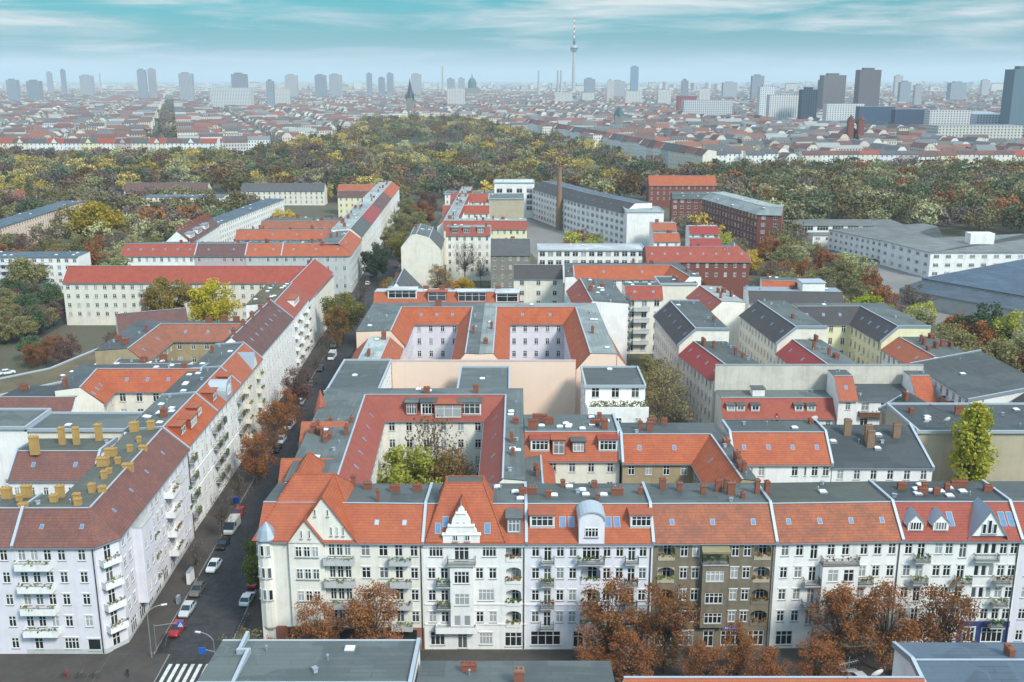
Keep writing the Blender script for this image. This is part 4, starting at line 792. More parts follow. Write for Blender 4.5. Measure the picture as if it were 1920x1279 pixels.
# street side cross gables and little turret of the same house
for yy, zz in ((9.0, 17.6), (26.5, 18.2)):
    g = MB(); L = 9.0; hw = 4.4; z0 = zz; h = 4.6
    for sg in (-1, 1):
        q = [(-14.9, yy+sg*hw, z0), (-6.0, yy+sg*hw, z0), (-6.0, yy, z0+h), (-14.9, yy, z0+h)]; q = q if sg < 0 else q[::-1]
        g.face(q, 'tile_orange', [(0, 0), (9, 0), (9, 6.3), (0, 6.3)] if sg < 0 else [(0, 6.3), (9, 6.3), (9, 0), (0, 0)])
    g.face([(-14.6, yy-hw, z0), (-14.6, yy, z0+h), (-14.6, yy+hw, z0)][::-1], 'warmwhite'); g.box(-14.6, yy-hw+.3, 0, -12.5, yy+hw-.3, z0+.2, 'warmwhite'); link('cross_gable', g.mesh('cross_gable'), C1.root)
t = MB(); t.lathe([(1.3, 8), (1.3, 20.3)], 'cream', 8, (-13.6, 39)); t.lathe([(1.55, 20.3), (.05, 25.2)], 'tile_orange', 8, (-13.6, 39)); link('turret', t.mesh('turret'), C1.root)
H1 = bld('rear_house', 'cream rear house with dark orange attic loggias behind the round gabled house', [(2.3, 173.3), (19.6, 173.3)], 18, mans(18, 3.6, 4.0, 14, 'tile_orange', 'bitumen', .2), 'cream', 14, rows=4, step=2.9, rl=9, ch=7, caps='R')
box_dormer(H1, 0, 2.8, 3.4, .9, 3.2, 2.7, 'tile_red', 'frame', 'q'); box_dormer(H1, 0, 15.2, 3.4, .9, 3.2, 2.7, 'tile_red', 'frame', 'q'); box_dormer(H1, 0, 9.8, 2.4, .7, 3.4, 2.6, 'bitumen', 'wood', 't'); box_dormer(H1, 0, 6.2, 2.4, .4, 3.4, 3.4, 'tile_orange', 'tile_orange', 'c')
bld('side_wing', 'narrow grey roofed side wing with a short orange slope facing the small courtyard', [(7.2, 153.6), (7.2, 173.0)], 16.5, mans(16.5, 2.0, 2.4, 5, 'tile_orange', 'bitumen'), 'cream', 5, rows=3, rl=1, ch=2)
H2 = bld('courtyard_house', 'brown rendered courtyard house with weathered orange slopes meeting in a corner', [(20.0, 172.0), (32.7, 172.0), (33.6, 154.0)], 18, mans(18, 3.9, 3.9, 11, 'tile_orange', 'bitumen', .3), 'tan', [11, 6.4], rows=4, step=2.6, ww=1.2, rl=0, ch=9, sky=[2, 2], caps='L')
H3 = bld('rear_house', 'white rear house with red arched window heads under an orange roof', [(40.0, 171.5), (57.6, 171.5)], 18, mans(18, 4.9, 4.1, 11.5, 'tile_orange', 'bitumen', .2), 'white', 11.5, rows=4, sky=4, ch=1, rl=1, caps='LR', wins={0: cols([1.4, 5.0, 11.0, 14.6, 16.6], RZ, 1.15, 1.9)+cols([3.2, 12.9], RZ, .4, 1.8, 's')+[(8, 11.2, 1.6, 1.5, 'q')]})
g = MB()
for u in (1.4, 5.0, 11.0, 14.6, 16.6):
    for z in RZ[:3]: g.prism([(u-.8, z+1.95), (u+.8, z+1.95), (u+.8, z+2.1), (u+.4, z+2.27), (u-.4, z+2.27), (u-.8, z+2.1)], -.09, .05, 'brick')
fpart(H3, 0, 'window_head', g)
H4 = bld('rear_house', 'white rear house under one plain grey roof with tall old chimney stacks', [(57.7, 171.4), (75.7, 171.2)], 17.4, [(12.2, 21.0, 'bitumen_dark')], 'white', 12.2, rows=4, step=2.7, caps='R', edge=False)
for u, oo, h_ in ((5.2, 9.2, 3.0), (8.4, 5.6, 3.3), (8.6, 7.6, 3.0), (14.2, 8.6, 2.6)): chimney(H4, 0, u, oo, 'brick_old', 1.3, .8, h_)
for u, oo in ((2, 7), (9.6, 5), (11, 9)): rooflight(H4, 0, u, oo)
J = boxb('rear_house', 'house with tall beige firewall behind the yellow green poplar', 77.2, 122, 182.5, 199, 20.0, 'beige', 'bitumen_dark', rl=5, ch=6, seed=5)
bld('side_wing', 'weathered stucco wing with peeling wall and grey mono pitch roof', [(78.6, 206), (82.2, 183.5)], 17.0, [(6, 20.2, 'bitumen')], 'oldwall', 6, rows=0, nowin=(0,), ch=2, edge=False, caps='L')
K = bld('mansard_house', 'low courtyard house with red mansard and grey dormers below the long pale firewall', [(48.2, 220.5), (74, 220.5)], 10, mans(10, 3.4, 3.6, 9.2, 'tile_red', 'bitumen', 0.0), 'warmwhite', 9.2, rows=2, st=3.4, wh=1.6)
for u in (4.2, 7.6, 17.6, 20.4, 2.0): box_dormer(K, 0, u, 1.9, .9, 2.6, 1.9, 'bitumen', 'frame', 'c')
g = MB(); g.box(7.6, 4.4, 12.5, 10.4, 7.0, 15.4, 'white'); g.box(7.4, 4.2, 15.402, 10.6, 7.2, 15.55, 'bitumen'); fpart(K, 0, 'roof_hut', g)
gable(K, 0, 12.4, 5.2, 7.2, 3.6, 4.2, 'warmwhite', 'tile_red', -.1, .15, [(12.4, 9.0, .9, .9)])
b_ = bld('stair_tower', 'white stair tower topped by a steep orange roof panel', [(74.1, 219.5), (78.4, 219.5)], 14.6, [(4.6, 18.8, 'tile_orange'), (9.5, 18.8, 'bitumen')], 'white', 9.5, cat='house', rows=3, step=3, sky=1)
K3 = bld('rear_house', 'grey roofed white rear house with wide brown balconies beside the stair tower', [(78.5, 221), (91.8, 221)], 14, [(8.5, 15.2, 'bitumen_dark')], 'white', 8.5, rows=4, step=3.4, ww=1.8, wh=1.8, edge=False)
for z in (10.5, 7.0, 3.6): balcony(K3, 0, 6.5, z, 11.5, 1.2, 'box', 'wood', True, int(z))
b_ = bld('stair_tower', 'narrow white firewall tower with orange tiled edge next to a roof deck', [(91.9, 219.0), (96.4, 219.0)], 13.5, [(6, 18.6, 'tile_orange'), (10, 18.6, 'bitumen')], 'white', 10, rows=2, step=3.5)
Nn = bld('apartment_house', 'white house with stacked round balconies and one broad grey sloping roof', [(97.1, 237.6), (98.8, 209.0)], 18, [(17, 20.8, 'bitumen'), (18, 18, 'bitumen')], 'white', 18, rows=5, step=2.6, rl=1, ch=1, edge=False, caps='LR')
for z in (14.6, 11, 7.4): balcony(Nn, 0, 10, z, 4.5, 1.5, 'box', 'terracotta', True, int(z)); balcony(Nn, 0, 20, z, 4.0, 1.5, 'box', 'terracotta', False); balcony(Nn, 0, 3, z, 2.5, 1.1, 'rail', 'white', True, 3)
bld('rear_house', 'dark roofed house with brown tiled slope and skylight right behind the poplar', [(108, 208.5), (109, 184)], 18, mans(18, 5, 3.4, 18, 'tile_dark', 'bitumen_blue'), 'white', 18, rows=3, rl=4, ch=2, sky=2)
# boxes in front of the peach firewall
boxb('modern_house', 'flat grey roofed house with pale rim between street and peach wall', -39.3, -28.4, 205.3, 229.8, 20.8, 'white', rl=1, rw=3, seed=2)
boxb('modern_house', 'flat roofed grey box standing against the middle of the peach wall', -11.7, -.6, 206.5, 226, 20.2, 'greywall', rl=1, seed=3)
m3 = boxb('modern_house', 'new white house with flat roof and planted terrace at the end of the peach wall', 16.0, 29.0, 211.3, 226, 20.2, 'white', rl=1, wins=4, lw=4, step=3.9, ww=1.7, wh=2.2, seed=4)
g = MB(); g.box(.2, -5.2, 0, 13.2, -.02, 16.4, 'white'); g.box(.2, -5.2, 16.4, 13.2, -4.9, 17.2, 'white'); o = fpart(m3, 0, 'terrace', g)
for u in (2, 6.8, 11): fwin(m3, 0, u, 12.6, 1.3, 2.3, 'c', -5.33, o, False)
plants(o, .5, 13, -5.0, -4.0, 16.7, 1.7, (.12, .12, .045), 700, 3)['kind'] = 'stuff'
wl = MB(); wl.box(-28.3, 230.0, 0, 15.0, 230.6, 20.8, 'peach'); wl.box(-28.5, 229.9, 20.801, 15.0, 230.7, 20.95, 'pinkgrey'); o = tag(link('fire_wall', wl.mesh('fire_wall')), 'long bare peach coloured firewall closing off two courtyards', 'wall')
wl = MB(); wl.box(48.0, 230.2, 0, 97.0, 230.7, 19.7, 'firewall'); wl.box(47.9, 230.1, 19.701, 97.0, 230.8, 19.85, 'zinc'); tag(link('fire_wall', wl.mesh('fire_wall')), 'long pale grey stained firewall above the red mansard house', 'wall')
P0 = bld('side_wing', 'short pale roofed wing with orange slopes at the street end of the peach wall', [(-28.2, 231), (-28.4, 252.5)], 18, [(3, 20.9, 'tile_orange'), (8, 20.9, 'bitumen_pale'), (11.5, 17.6, 'tile_orange')], 'peach', 11.5, rows=3, ch=3, rl=1, sky=2)
P1 = bld('courtyard_house', 'lavender grey courtyard house with orange slopes above the peach wall, west court', [(-27.8, 253), (-27.9, 278), (-14.6, 278), (-14.4, 231)], 18.4, mans(18.4, 3.4, 3.9, 12, 'tile_orange', 'bitumen', .2), 'lavender', [12.2, 9.4, 6.7], rows=4, step=2.9, ww=1.1, sky=[0, 3, 0], ch=2, rl=1, endmat='peach')
P2 = bld('courtyard_house', 'lavender grey courtyard house with orange slopes above the peach wall, east court', [(-1.1, 231), (-1.0, 278), (14.7, 278), (15.2, 231)], 18.4, mans(18.4, 3.4, 3.9, 10, 'tile_orange', 'bitumen_pale', .2), 'lavender', [6.7, 9.4, 9.5], rows=4, step=2.9, ww=1.1, sky=[0, 2, 4], ch=3, rl=5, endmat='peach')
g = MB(); y0, y1 = 0, 48; g.face([(25.9, 0, 22.2), (29.4, 0, 17.5), (27.0, 50, 17.5), (24.6, 50, 22.2)], 'tile_orange', [(0, 0), (0, 5.5), (50, 5.5), (50, 0)]); g.face([(29.3, 0, 17.5), (29.3, 0, 0), (26.9, 50, 0), (26.9, 50, 17.5)], 'peach'); g.face([(25.9, -.01, 0), (29.3, -.01, 0), (29.4, -.01, 17.5), (25.9, -.01, 22.1)], 'peach'); link('outer_slope', g.mesh('outer_slope'), P2.root)
RQ = bld('terraced_house', 'white roofed house with orange roof boxes and terrace behind the peach court houses', [(-43.5, 311.5), (2.5, 311.5)], 16.5, mans(16.5, 2.6, 3.4, 10, 'tile_orange', 'whiteroof'), 'white', 10, rows=2, step=3.2, ch=6, rl=2, endwin=(0, 0))
box_dormer(RQ, 0, 20, 6, .3, 4, 3.6, 'tile_orange', 'tile_orange', 'c'); box_dormer(RQ, 0, 31, 9, .3, 4, 3.6, 'whiteroof', 'tile_orange', 'q'); box_dormer(RQ, 0, 9, 9, 1, 5, 3.2, 'whiteroof', 'white', 'q'); box_dormer(RQ, 0, 42, 7, .2, 6, 3.4, 'whiteroof', 'white', 'c')
bld('gabled_house', 'house with a plain dark slate gable roof at the street by the yellow tree', [(-31.5, 323), (-31.8, 350)], 14.5, gabl(14.5, 12, 6.5, 'slate'), 'white', 12, rows=2, ch=1)
bld('rear_house', 'cream rear house with dark brown hip roof and red ivy on its side wall', [(.6, 351.8), (18.0, 351.8)], 17, [(5.2, 20.8, 'tile_dark'), (10.5, 17, 'tile_dark')], 'cream', 10.5, rows=5, step=4.4, ww=1.5, wh=1.7, ch=3)
b_ = bld('gabled_house', 'tall cream house with blank gable wall and cut off slate roof', [(-29.0, 408), (-29.6, 437)], 18.2, [(4.4, 23.0, 'slate'), (9.6, 24.5, 'bitumen'), (12, 24, 'bitumen'), (16, 19, 'slate')], 'cream', 16, rows=4, ch=1, rl=2)
RW = bld('rear_house', 'six storey cream rear house with red attic boxes behind the bare tree', [(-28.5, 434.5), (-9.2, 434.5)], 20, mans(20, 2.0, 3.2, 11, 'tile_red', 'bitumen_pale'), 'warmwhite', 11, rows=6, step=2.9, ch=2, rl=3, st=3.4)
for u in (4, 9, 15): box_dormer(RW, 0, u, 3, .2, 3, 3.0, 'bitumen_pale', 'tile_red', 't')
bld('stone_villa', 'soot grey stone house with old hipped grey roof by the cream rear house', [(-8.8, 413), (7.5, 413)], 15, [(7, 20.5, 'slate'), (13, 15, 'slate')], 'stone', 13, rows=4, ch=3, step=2.7)
bld('rear_house', 'pale green roofed house with red attic dormers and yellow facade', [(-32, 474), (7, 474)], 17, mans(17, 2.4, 3.4, 14, 'tile_red', 'bitumen_pale'), 'yellow', 14, rows=2, ch=5, rl=8)
b_ = [o for o in bpy.data.objects if o.get('label', '').startswith('pale green roofed house')][0]
bld('rear_house', 'red roofed courtyard range with tan side wall below the factory', [(-37, 540), (-12, 540)], 16, mans(16, 3.4, 3.4, 12, 'tile_red', 'bitumen_pale'), 'cream', 12, rows=2, ch=4, rl=3)
bld('rear_house', 'red roofed house with long red slope facing the courtyards near the factory', [(-36, 592), (-14, 592)], 16, mans(16, 5, 4, 13, 'tile_red', 'bitumen'), 'cream', 13, rows=2, ch=3)
boxb('rear_house', 'grey flat roofed house with bare tan firewall beside the factory', -13.5, 7, 591, 618, 17.5, 'beige', 'bitumen', rl=1)
bld('street_house', 'far street house with pale green flat roof and red hips along the tree lined street', [(-34, 640), (-35.5, 480)], 17, [(3, 19.6, 'tile_red'), (9, 19.6, 'bitumen_pale'), (12, 17, 'tile_red')], 'white', 9.5, rows=2, ch=10, rl=10, step=3.4)
boxb('low_building', 'low white attic storey house with a row of small windows at the park edge', -44, -10, 668, 684, 12, 'white', 'bitumen', wins=2, cat='building')
# T, V, X, Y blocks
bld('courtyard_house', 'white courtyard house with orange slopes next to the red ivy wall', [(24.6, 331), (25.4, 348.6), (52.4, 348.6), (55, 331)], 17.5, mans(17.5, 4, 4, 9.5, 'tile_orange', 'bitumen', .2), 'white', [7, 9.5, 8], rows=2, ch=5, rl=1, sky=[0, 2, 2])
V = bld('apartment_house', 'white house with blue netted scaffold, grey balconies and red attic slope', [(35.8, 313), (47.6, 313)], 18, mans(18, 3, 3.4, 11, 'tile_red', 'bitumen'), 'warmwhite', 11, rows=5, step=3.6, ww=1.7, wh=2.0, rl=3, ch=0, sky=2)
for z in (14.4, 10.8, 7.2, 3.6): balcony(V, 0, 5, z, 5.0, 1.6, 'box', 'greywall', False)
g = MB()
for u in (-4.2, -1.2, 1.2):
    for y in (-3.6, -1.0): g.tube((u, y, 0), (u, y, 19.6), .06, .06, 'steel', 5)
for k in range(10):
    z = 1.9*(k+1); g.box(-4.3, -3.7, z, 1.3, -.9, z+.06, 'net'); g.box(-4.3, -3.7, z+.9, 1.3, -3.64, z+1.0, 'net'); g.box(1.24, -3.7, z+.9, 1.3, -.9, z+1.0, 'net')
    if k % 2: g.tube((-4.2, -3.62, z), (1.2, -3.62, z+1.9), .05, .05, 'net', 4)
    else: g.tube((1.2, -3.62, z), (-4.2, -3.62, z+1.9), .05, .05, 'net', 4)
sc = link('scaffold', g.mesh('scaffold'), None, (35.8, 313, 0)); tag(sc, 'steel scaffold with blue green netting in the corner of the white house', 'scaffold')
Vw = bld('side_wing', 'wing with blank white firewall and red roof windows beside the scaffold', [(18.2, 326), (19.6, 290.5)], 18, [(4, 22, 'tile_red'), (16, 21.2, 'bitumen')], 'white', 14.5, rows=1, ch=3, rl=7, sky=3, endmat='white', edge=True)
boxb('rear_house', 'flat grey roofed house with blank cream wall and climbing plant stains', 48.5, 61, 328, 340, 19.6, 'cream', 'bitumen', rl=1, ch=2)
bld('side_wing', 'white wing with dark grey roof slope facing the leafless trees', [(41.8, 289.5), (43.4, 255.2)], 18, mans(18, 4.4, 4.2, 13, 'tile_dark', 'bitumen', .2), 'warmwhite', 13, rows=5, step=2.6, sky=5, ch=1, rl=1, caps='LR')
bld('side_wing', 'white wing with bright crimson roof slope at the pale firewall', [(43.6, 255), (47.6, 231)], 15.6, mans(15.6, 3.6, 3.4, 12, 'tile_crimson', 'bitumen', .2), 'warmwhite', 12, rows=4, step=2.6, sky=4, ch=5, cuts=(None, (1, 0)))
bld('rear_house', 'pale roofed house with red slope and roof terrace east of the cream wall', [(56, 318), (58.4, 294)], 17.5, mans(17.5, 4, 3.6, 11, 'tile_red', 'bitumen_pale'), 'warmwhite', 11, rows=4, ch=4, sky=2, rl=2)
bld('courtyard_house', 'cream wing of the yellow court with dark slope facing west', [(66.9, 290), (69.4, 257)], 18, mans(18, 5, 4.2, 13, 'tile_dark', 'bitumen', .2), 'cream', 13, rows=5, step=2.6, sky=4, ch=1, caps='R')
bld('side_wing', 'lower cream wing with crimson slope in front of the yellow court', [(69.4, 256.8), (71.5, 231)], 15.4, mans(15.4, 4.0, 3.6, 11.5, 'tile_crimson', 'bitumen', .2), 'cream', 11.5, rows=4, step=2.6, sky=3, ch=4)
bld('courtyard_house', 'pale yellow courtyard house with dark slate slopes round a bare tree', [(81.5, 279), (95.6, 279.2), (97.2, 258.5)], 18, mans(18, 4.4, 4.0, 10, 'tile_dark', 'bitumen', .2), 'yellow', [9.5, 13], rows=5, step=2.7, ww=1.2, wh=2.0, sky=[3, 4], rl=1, caps='R')
bld('rear_house', 'white house with orange slope and cluttered grey roof right of the yellow court', [(97.4, 258), (98.9, 238.4)], 16.2, mans(16.2, 4.2, 3.2, 14, 'tile_orange', 'bitumen', .2), 'white', 14, rows=4, ch=7, sky=2, step=2.6)
bld('rear_house', 'white house with rooftop terraces, zinc roof and small grey hut behind the yellow court', [(74, 310), (103, 308)], 17.5, mans(17.5, 3, 3, 12, 'tile_dark', 'zinc'), 'white', 12, rows=2, ch=3, rl=2)
b_ = [o for o in bpy.data.objects if o.get('label', '').startswith('white house with rooftop')][0]
g = MB(); g.box(17, 2, 19.5, 24, 8, 23.2, 'white'); g.box(16.7, 1.7, 23.202, 24.3, 8.3, 23.4, 'zinc_light'); link('roof_hut', g.mesh('roof_hut'), b_)
bld('gabled_house', 'small white house with orange slope and flat top near the parked vans', [(87, 347), (103, 344)], 13.5, mans(13.5, 4, 3, 13, 'tile_orange', 'bitumen'), 'white', 13, rows=3, ch=2, rl=2)
boxb('garden_wall_house', 'low flat house with pale yellow blank wall behind the dark slate court', 62, 84, 318, 326, 14.5, 'yellow', 'bitumen', rl=0)
rv = boxb('modern_house', 'long low white house with glazed attic terrace below the factory yard', 11.2, 57.0, 429.7, 446, 14, 'white', 'whiteroof', rl=4, wins=2, step=3.4, ww=2.4, wh=2.0)
bld('brick_house', 'red brick house with long crimson roof and a row of skylights', [(53.2, 397), (94, 397), (97, 412)], 15, [(6, 20, 'tile_red'), (13, 18, 'bitumen')], 'brick_red', [13, 13], rows=2, step=3.4, sky=[8, 1], ch=2)
# white factory with curved front, chimney, school, industry
FAC = bld('factory', 'long curved white factory with rows of dark windows and dark blue grey roof', [(13.0, 637.3), (36.0, 567.9), (51.3, 533.9), (57.5, 519.0)], 18.6, [(6, 23.2, 'tile_dark'), (16, 23.0, 'bitumen_blue')], 'white', 16, cat='factory', rows=5, step=4.6, ww=3.0, wh=1.9, kind='q', st=3.6, sky=[8, 4, 0], rl=0)
FA2 = boxb('factory', 'white glazed factory head building with balconies at the park edge', -11, 14, 640, 660, 22, 'white', 'whiteroof', wins=5, cat='factory', step=5, ww=3.6, wh=2.6, seed=8)
boxb('factory', 'blank white end block of the curved factory with roof garden', 57.6, 76, 508, 528, 20.5, 'white', 'bitumen_pale', cat='factory', rl=0, ch=0, lw=4)
t = MB(); t.lathe([(2.1, 0), (1.9, 2), (1.25, 34.5), (1.4, 35.0), (1.4, 36.0), (1.0, 36.0)], 'brick_old', 14); tag(link('brick_chimney', t.mesh('brick_chimney'), None, (27.3, 588, 0)), 'tall free standing old brick chimney in the factory yard', 'chimney')
for (x, y, l_, lab) in ((68, 490, 12, 'small white house with orange roof below the factory end block'), (84, 478, 14, 'white corner house with grey mono roof near the red brick house'), (64, 455, 12, 'low orange roofed house squeezed between factory and red brick house'), (78, 440, 14, 'white house with crimson slope behind the long crimson roof')):
    bld('small_house', lab, [(x, y), (x+l_, y)], 14, mans(14, 4, 3, 11, 'tile_orange' if l_ == 12 else 'tile_crimson', 'bitumen_pale'), 'white', 11, rows=3, ch=2)
bld('school', 'red brick school range with orange roof and white stair head', [(93, 694), (139, 694)], 15, [(6.5, 21, 'tile_orange'), (13, 15, 'tile_orange')], 'brick_red', 13, cat='school', rows=3, step=4)
bld('school', 'red brick school middle range with white attic storey and grey dormers', [(95.5, 608), (124, 606)], 16, [(2, 18.5, 'bitumen'), (14, 18.5, 'bitumen')], 'brick_red', 14, cat='school', rows=4, step=3.6, ww=2.0, wh=2.0, rl=4)
bld('school', 'tall red brick school wing with orange hipped end and many windows', [(110, 590), (125.6, 518.7), (137, 515)], 18, [(5, 21.5, 'bitumen_pale'), (12, 21.5, 'bitumen_pale')], 'brick_red', [14, 14], cat='school', rows=5, step=4.0, ww=2.0, wh=1.9, rl=6)
def indus(name, label, poly, z, D, wall='white', roof='bitumen_mid', rows=2, **kw): return bld(name, label, poly, z, [(max(D) if isinstance(D, list) else D, z+.2, roof)], wall, D, cat='warehouse', rows=rows, edge=False, gutter=False, **kw)
indus('warehouse', 'white warehouse with large blue glazed windows and grey roof', [(150, 563), (154, 541), (211, 541)], 9, [24, 24], rows=1, step=8, ww=6, wh=2.4, kind='q')
indus('warehouse', 'small white warehouse annex with roller doors before the blue glazed hall', [(158, 530), (190, 530)], 5.5, 9, rows=1, step=5, ww=2.6, wh=1.4)
indus('warehouse', 'white warehouse with loading bay, blue gate and wide grey roof', [(163, 520), (178.5, 478), (205, 478)], 10, [60, 52], rows=3, step=3.8, ww=1.7, wh=1.4, st=3.2)
indus('warehouse', 'largest white warehouse with two window rows and a white roof hut', [(174, 474), (183, 439.3), (330, 439.3)], 11.5, [110, 75], rows=3, step=5.2, ww=2.4, wh=1.5, st=3.8, kind='q')
g = MB(); g.box(210, 462, 11.5, 221, 468, 16.5, 'white'); tag(link('roof_hut', g.mesh('roof_hut')), 'small white hut standing on the largest warehouse roof', 'hut')
indus('warehouse', 'market hall with broad dark blue roof beside the autumn trees', [(162.5, 396), (215, 321)], 8.5, 95, 'concrete', 'hallblue', 1, step=4)
bld('warehouse', 'dark blue long hall roof with white skylight strip along its edge', [(151, 388), (203, 313)], 6, [(13, 7.6, 'bitumen_blue')], 'concrete', 13, cat='warehouse', rows=0, nowin=(0,))
# left and rear: slab blocks and street houses
def slab(label, a, b_, z, D, wall='white', band_='terracotta', rows=4, bal=True, roof='bitumen_blue'):
    s = bld('apartment_block', label, [a, b_], z, [(D, z+.1, roof)], wall, D, cat='apartment block', rows=rows, step=3.2, ww=1.5, wh=1.5, st=2.8, first=2.2, edge=False, rl=6)
    if bal:
        L = s.len[0]
        for k in range(int(L/12)):
            for r in range(rows): balcony(s, 0, 6+12*k, z-2.9-2.8*r, 7.5, 1.3, 'box', 'paleblue' if band_ == 'paleblue' else 'peach', False)
    return s
slab('pale prefabricated block with stacked blue glass balconies behind the dark car park trees', (-222, 408), (-176.3, 408), 15, 12, 'white', 'paleblue', 5)
slab('long diagonal prefabricated block with blue grey roof behind the yellow maple', (-252, 470), (-258, 612), 14, 12, 'peach', 'x', 5, False)
slab('prefabricated slab block with pink balconies and dark blue mural end', (-230, 634.6), (-179.3, 634.6), 14, 11, 'white', 'peach', 4)
slab('narrow prefabricated block running north beside the dormer row', (-149.5, 500), (-139.6, 623), 14, 11, 'white', 'x', 4, False)
for a, b_, lab, m_ in (((-270, 710), (-212, 710), 'long low block with red roof at the cemetery trees', 'tile_brown'), ((-188, 706.5), (-130, 706.5), 'long low block with slate grey roof behind the yellow bush', 'slate'), ((-360, 661), (-313, 661), 'low block with red roof next to the single poplar', 'tile_red')):
    bld('apartment_block', lab, [a, b_], 10, gabl(10, 11, 4.6, m_), 'cream', 11, cat='apartment block', rows=3, step=3.4, st=3, ch=2)
Ld = bld('apartment_block', 'white row with dark red roof, tall red chimneys and white dormers', [(-142.4, 446), (-145.6, 503)], 15, [(5.5, 19.8, 'tile_brown'), (11, 15, 'tile_brown')], 'white', 11, cat='apartment block', rows=4)
for k in range(11): link('chimney', chim_mesh('brick', 1.9, .8, 2.4), Ld.root, (-6.0-.05*k, 3+k*5, 19.2), R(93))
for u in (8, 22, 36): box_dormer(Ld, 0, u, 8, .8, 3.5, 2.6, 'zinc', 'white', 'q')
for x0, x1, lab, t_, w_ in ((-157.8, -128, 'white house with red roof full of skylights facing the cross street', 'tile_red', 'white'), (-127.9, -107.6, 'dull pink grey house with faded brown roof facing the cross street', 'tile_brown', 'pinkgrey'), (-107.5, -93, 'grey white house with orange roof between pink house and street corner', 'tile_orange', 'greywall')):
    h = bld('town_house', lab, [(x0, 404.8), (x1, 405.2)], 16, mans(16, 5.4, 4.0, 13, t_), w_, 13, rows=4, sky=6 if 'full' in lab else 2, caps='R', ch=3)
bld('corner_house', 'grey white corner house with orange roof and balconies at the tree lined street', [(-92.9, 405.3), (-66.2, 405.7), (-65.6, 409), (-67.0, 448)], 16, mans(16, 5.0, 4.0, 13, 'tile_orange'), 'greywall', 13, rows=4, sky=[3, 0, 3], ch=5, rl=3)
bld('rear_house', 'orange roofed courtyard house with roof terraces behind the cross street row', [(-124, 451), (-80, 451)], 15.5, mans(15.5, 4.6, 3.6, 11, 'tile_orange', 'bitumen'), 'white', 11, rows=2, ch=5, sky=4)
bld('rear_house', 'grey courtyard range with faded roofs beyond the orange roofed court', [(-122, 490), (-80, 490)], 15, mans(15, 3, 3, 20, 'tile_weathered', 'bitumen_moss'), 'beige', 20, rows=2, ch=6, rl=2)
for (y0, y1, lab, t_, w_) in ((448.2, 490, 'white far street house with dull grey roof and many balconies', 'slate', 'warmwhite'), (490.2, 540, 'white far street house with crimson roof panel', 'tile_crimson', 'white'), (540.2, 600, 'cream far street house with faded red roof', 'tile_brown', 'cream'), (600.2, 662, 'white far street house with orange gable at the park edge', 'tile_orange', 'white')):
    s = bld('street_house', lab, [(-67.1-.028*(y0-448), y0), (-67.1-.028*(y1-448), y1)], 17, mans(17, 4.5, 3.8, 13, t_, 'bitumen_pale'), w_, 13, rows=4, step=3.1, ch=5, rl=2, sky=2)
bld('yellow_house', 'pale yellow house with dark red roof and tan firewall near the park', [(-107, 626), (-86, 626)], 15, mans(15, 3, 3, 11, 'tile_brown', 'bitumen'), 'yellow', 11, rows=4)
bld('rear_house', 'orange roofed range behind the pale yellow house at the park', [(-112, 655), (-84, 655)], 15, mans(15, 4, 4, 12, 'tile_orange', 'bitumen'), 'cream', 12, rows=2)
boxb('low_building', 'white low hall with grey gable beside the yellow bush', -132, -112, 560, 580, 7, 'white', 'whiteroof', cat='building')
# foreground roofs south of the cross street
f1 = bld('foreground_house', 'grey bitumen roof with zinc parapet at the bottom edge beside the zebra crossing', [(-11, 108.2), (-34.2, 108.2)], 20, [(.8, 20.6, 'tile_orange'), (11, 21.6, 'bitumen'), (22, 20, 'bitumen')], 'white', 22, rows=2, rl=1, caps='L')
g = MB(); g.box(20.2, 0, 20.7, 20.6, 4.0, 21.5, 'zinc_light'); g.box(19.0, 4.0, 20.7, 20.6, 4.4, 21.7, 'zinc_light'); g.box(19.0, 4.4, 20.7, 19.4, 12, 21.9, 'zinc_light'); fpart(f1, 0, 'parapet', g)
bld('foreground_house', 'lower grey roof with brick chimney heads at the bottom edge', [(11.5, 105.6), (-10.7, 105.6)], 18.8, [(10, 20.4, 'bitumen'), (20, 19, 'bitumen')], 'white', 20, rows=2, rl=2, ch=5)
bld('foreground_house', 'strip of orange tiled ridge along the bottom edge', [(45, 101.7), (12.2, 101.7)], 18, [(3.5, 21.6, 'tile_orange'), (9, 17, 'tile_orange')], 'white', 9, rows=1, caps='')
f4 = bld('foreground_house', 'grey roofed house with white gable wall and brick chimney at the bottom corner', [(75, 107.3), (45.3, 107.3)], 20.2, [(5, 21.2, 'bitumen_blue'), (20, 18, 'bitumen_blue')], 'white', 20, rows=1, caps='R', ch=0)
chimney(f4, 0, 18, 3.5, 'brick', .6, 1.5, 1.1)

# ---------------------------------------------------------------- footprints, so that nothing grows inside a house
FOOT = []
bpy.context.view_layer.update()
for o in [x for x in bpy.data.objects if x.name.split('.')[0] == 'wall' and x.parent]:
    bb = [o.matrix_world @ Vector(c) for c in o.bound_box]; FOOT.append((min(c.x for c in bb)-3, max(c.x for c in bb)+3, min(c.y for c in bb)-3, max(c.y for c in bb)+3))
def free(x, y): return not any(a < x < b and c < y < d for a, b, c, d in FOOT)

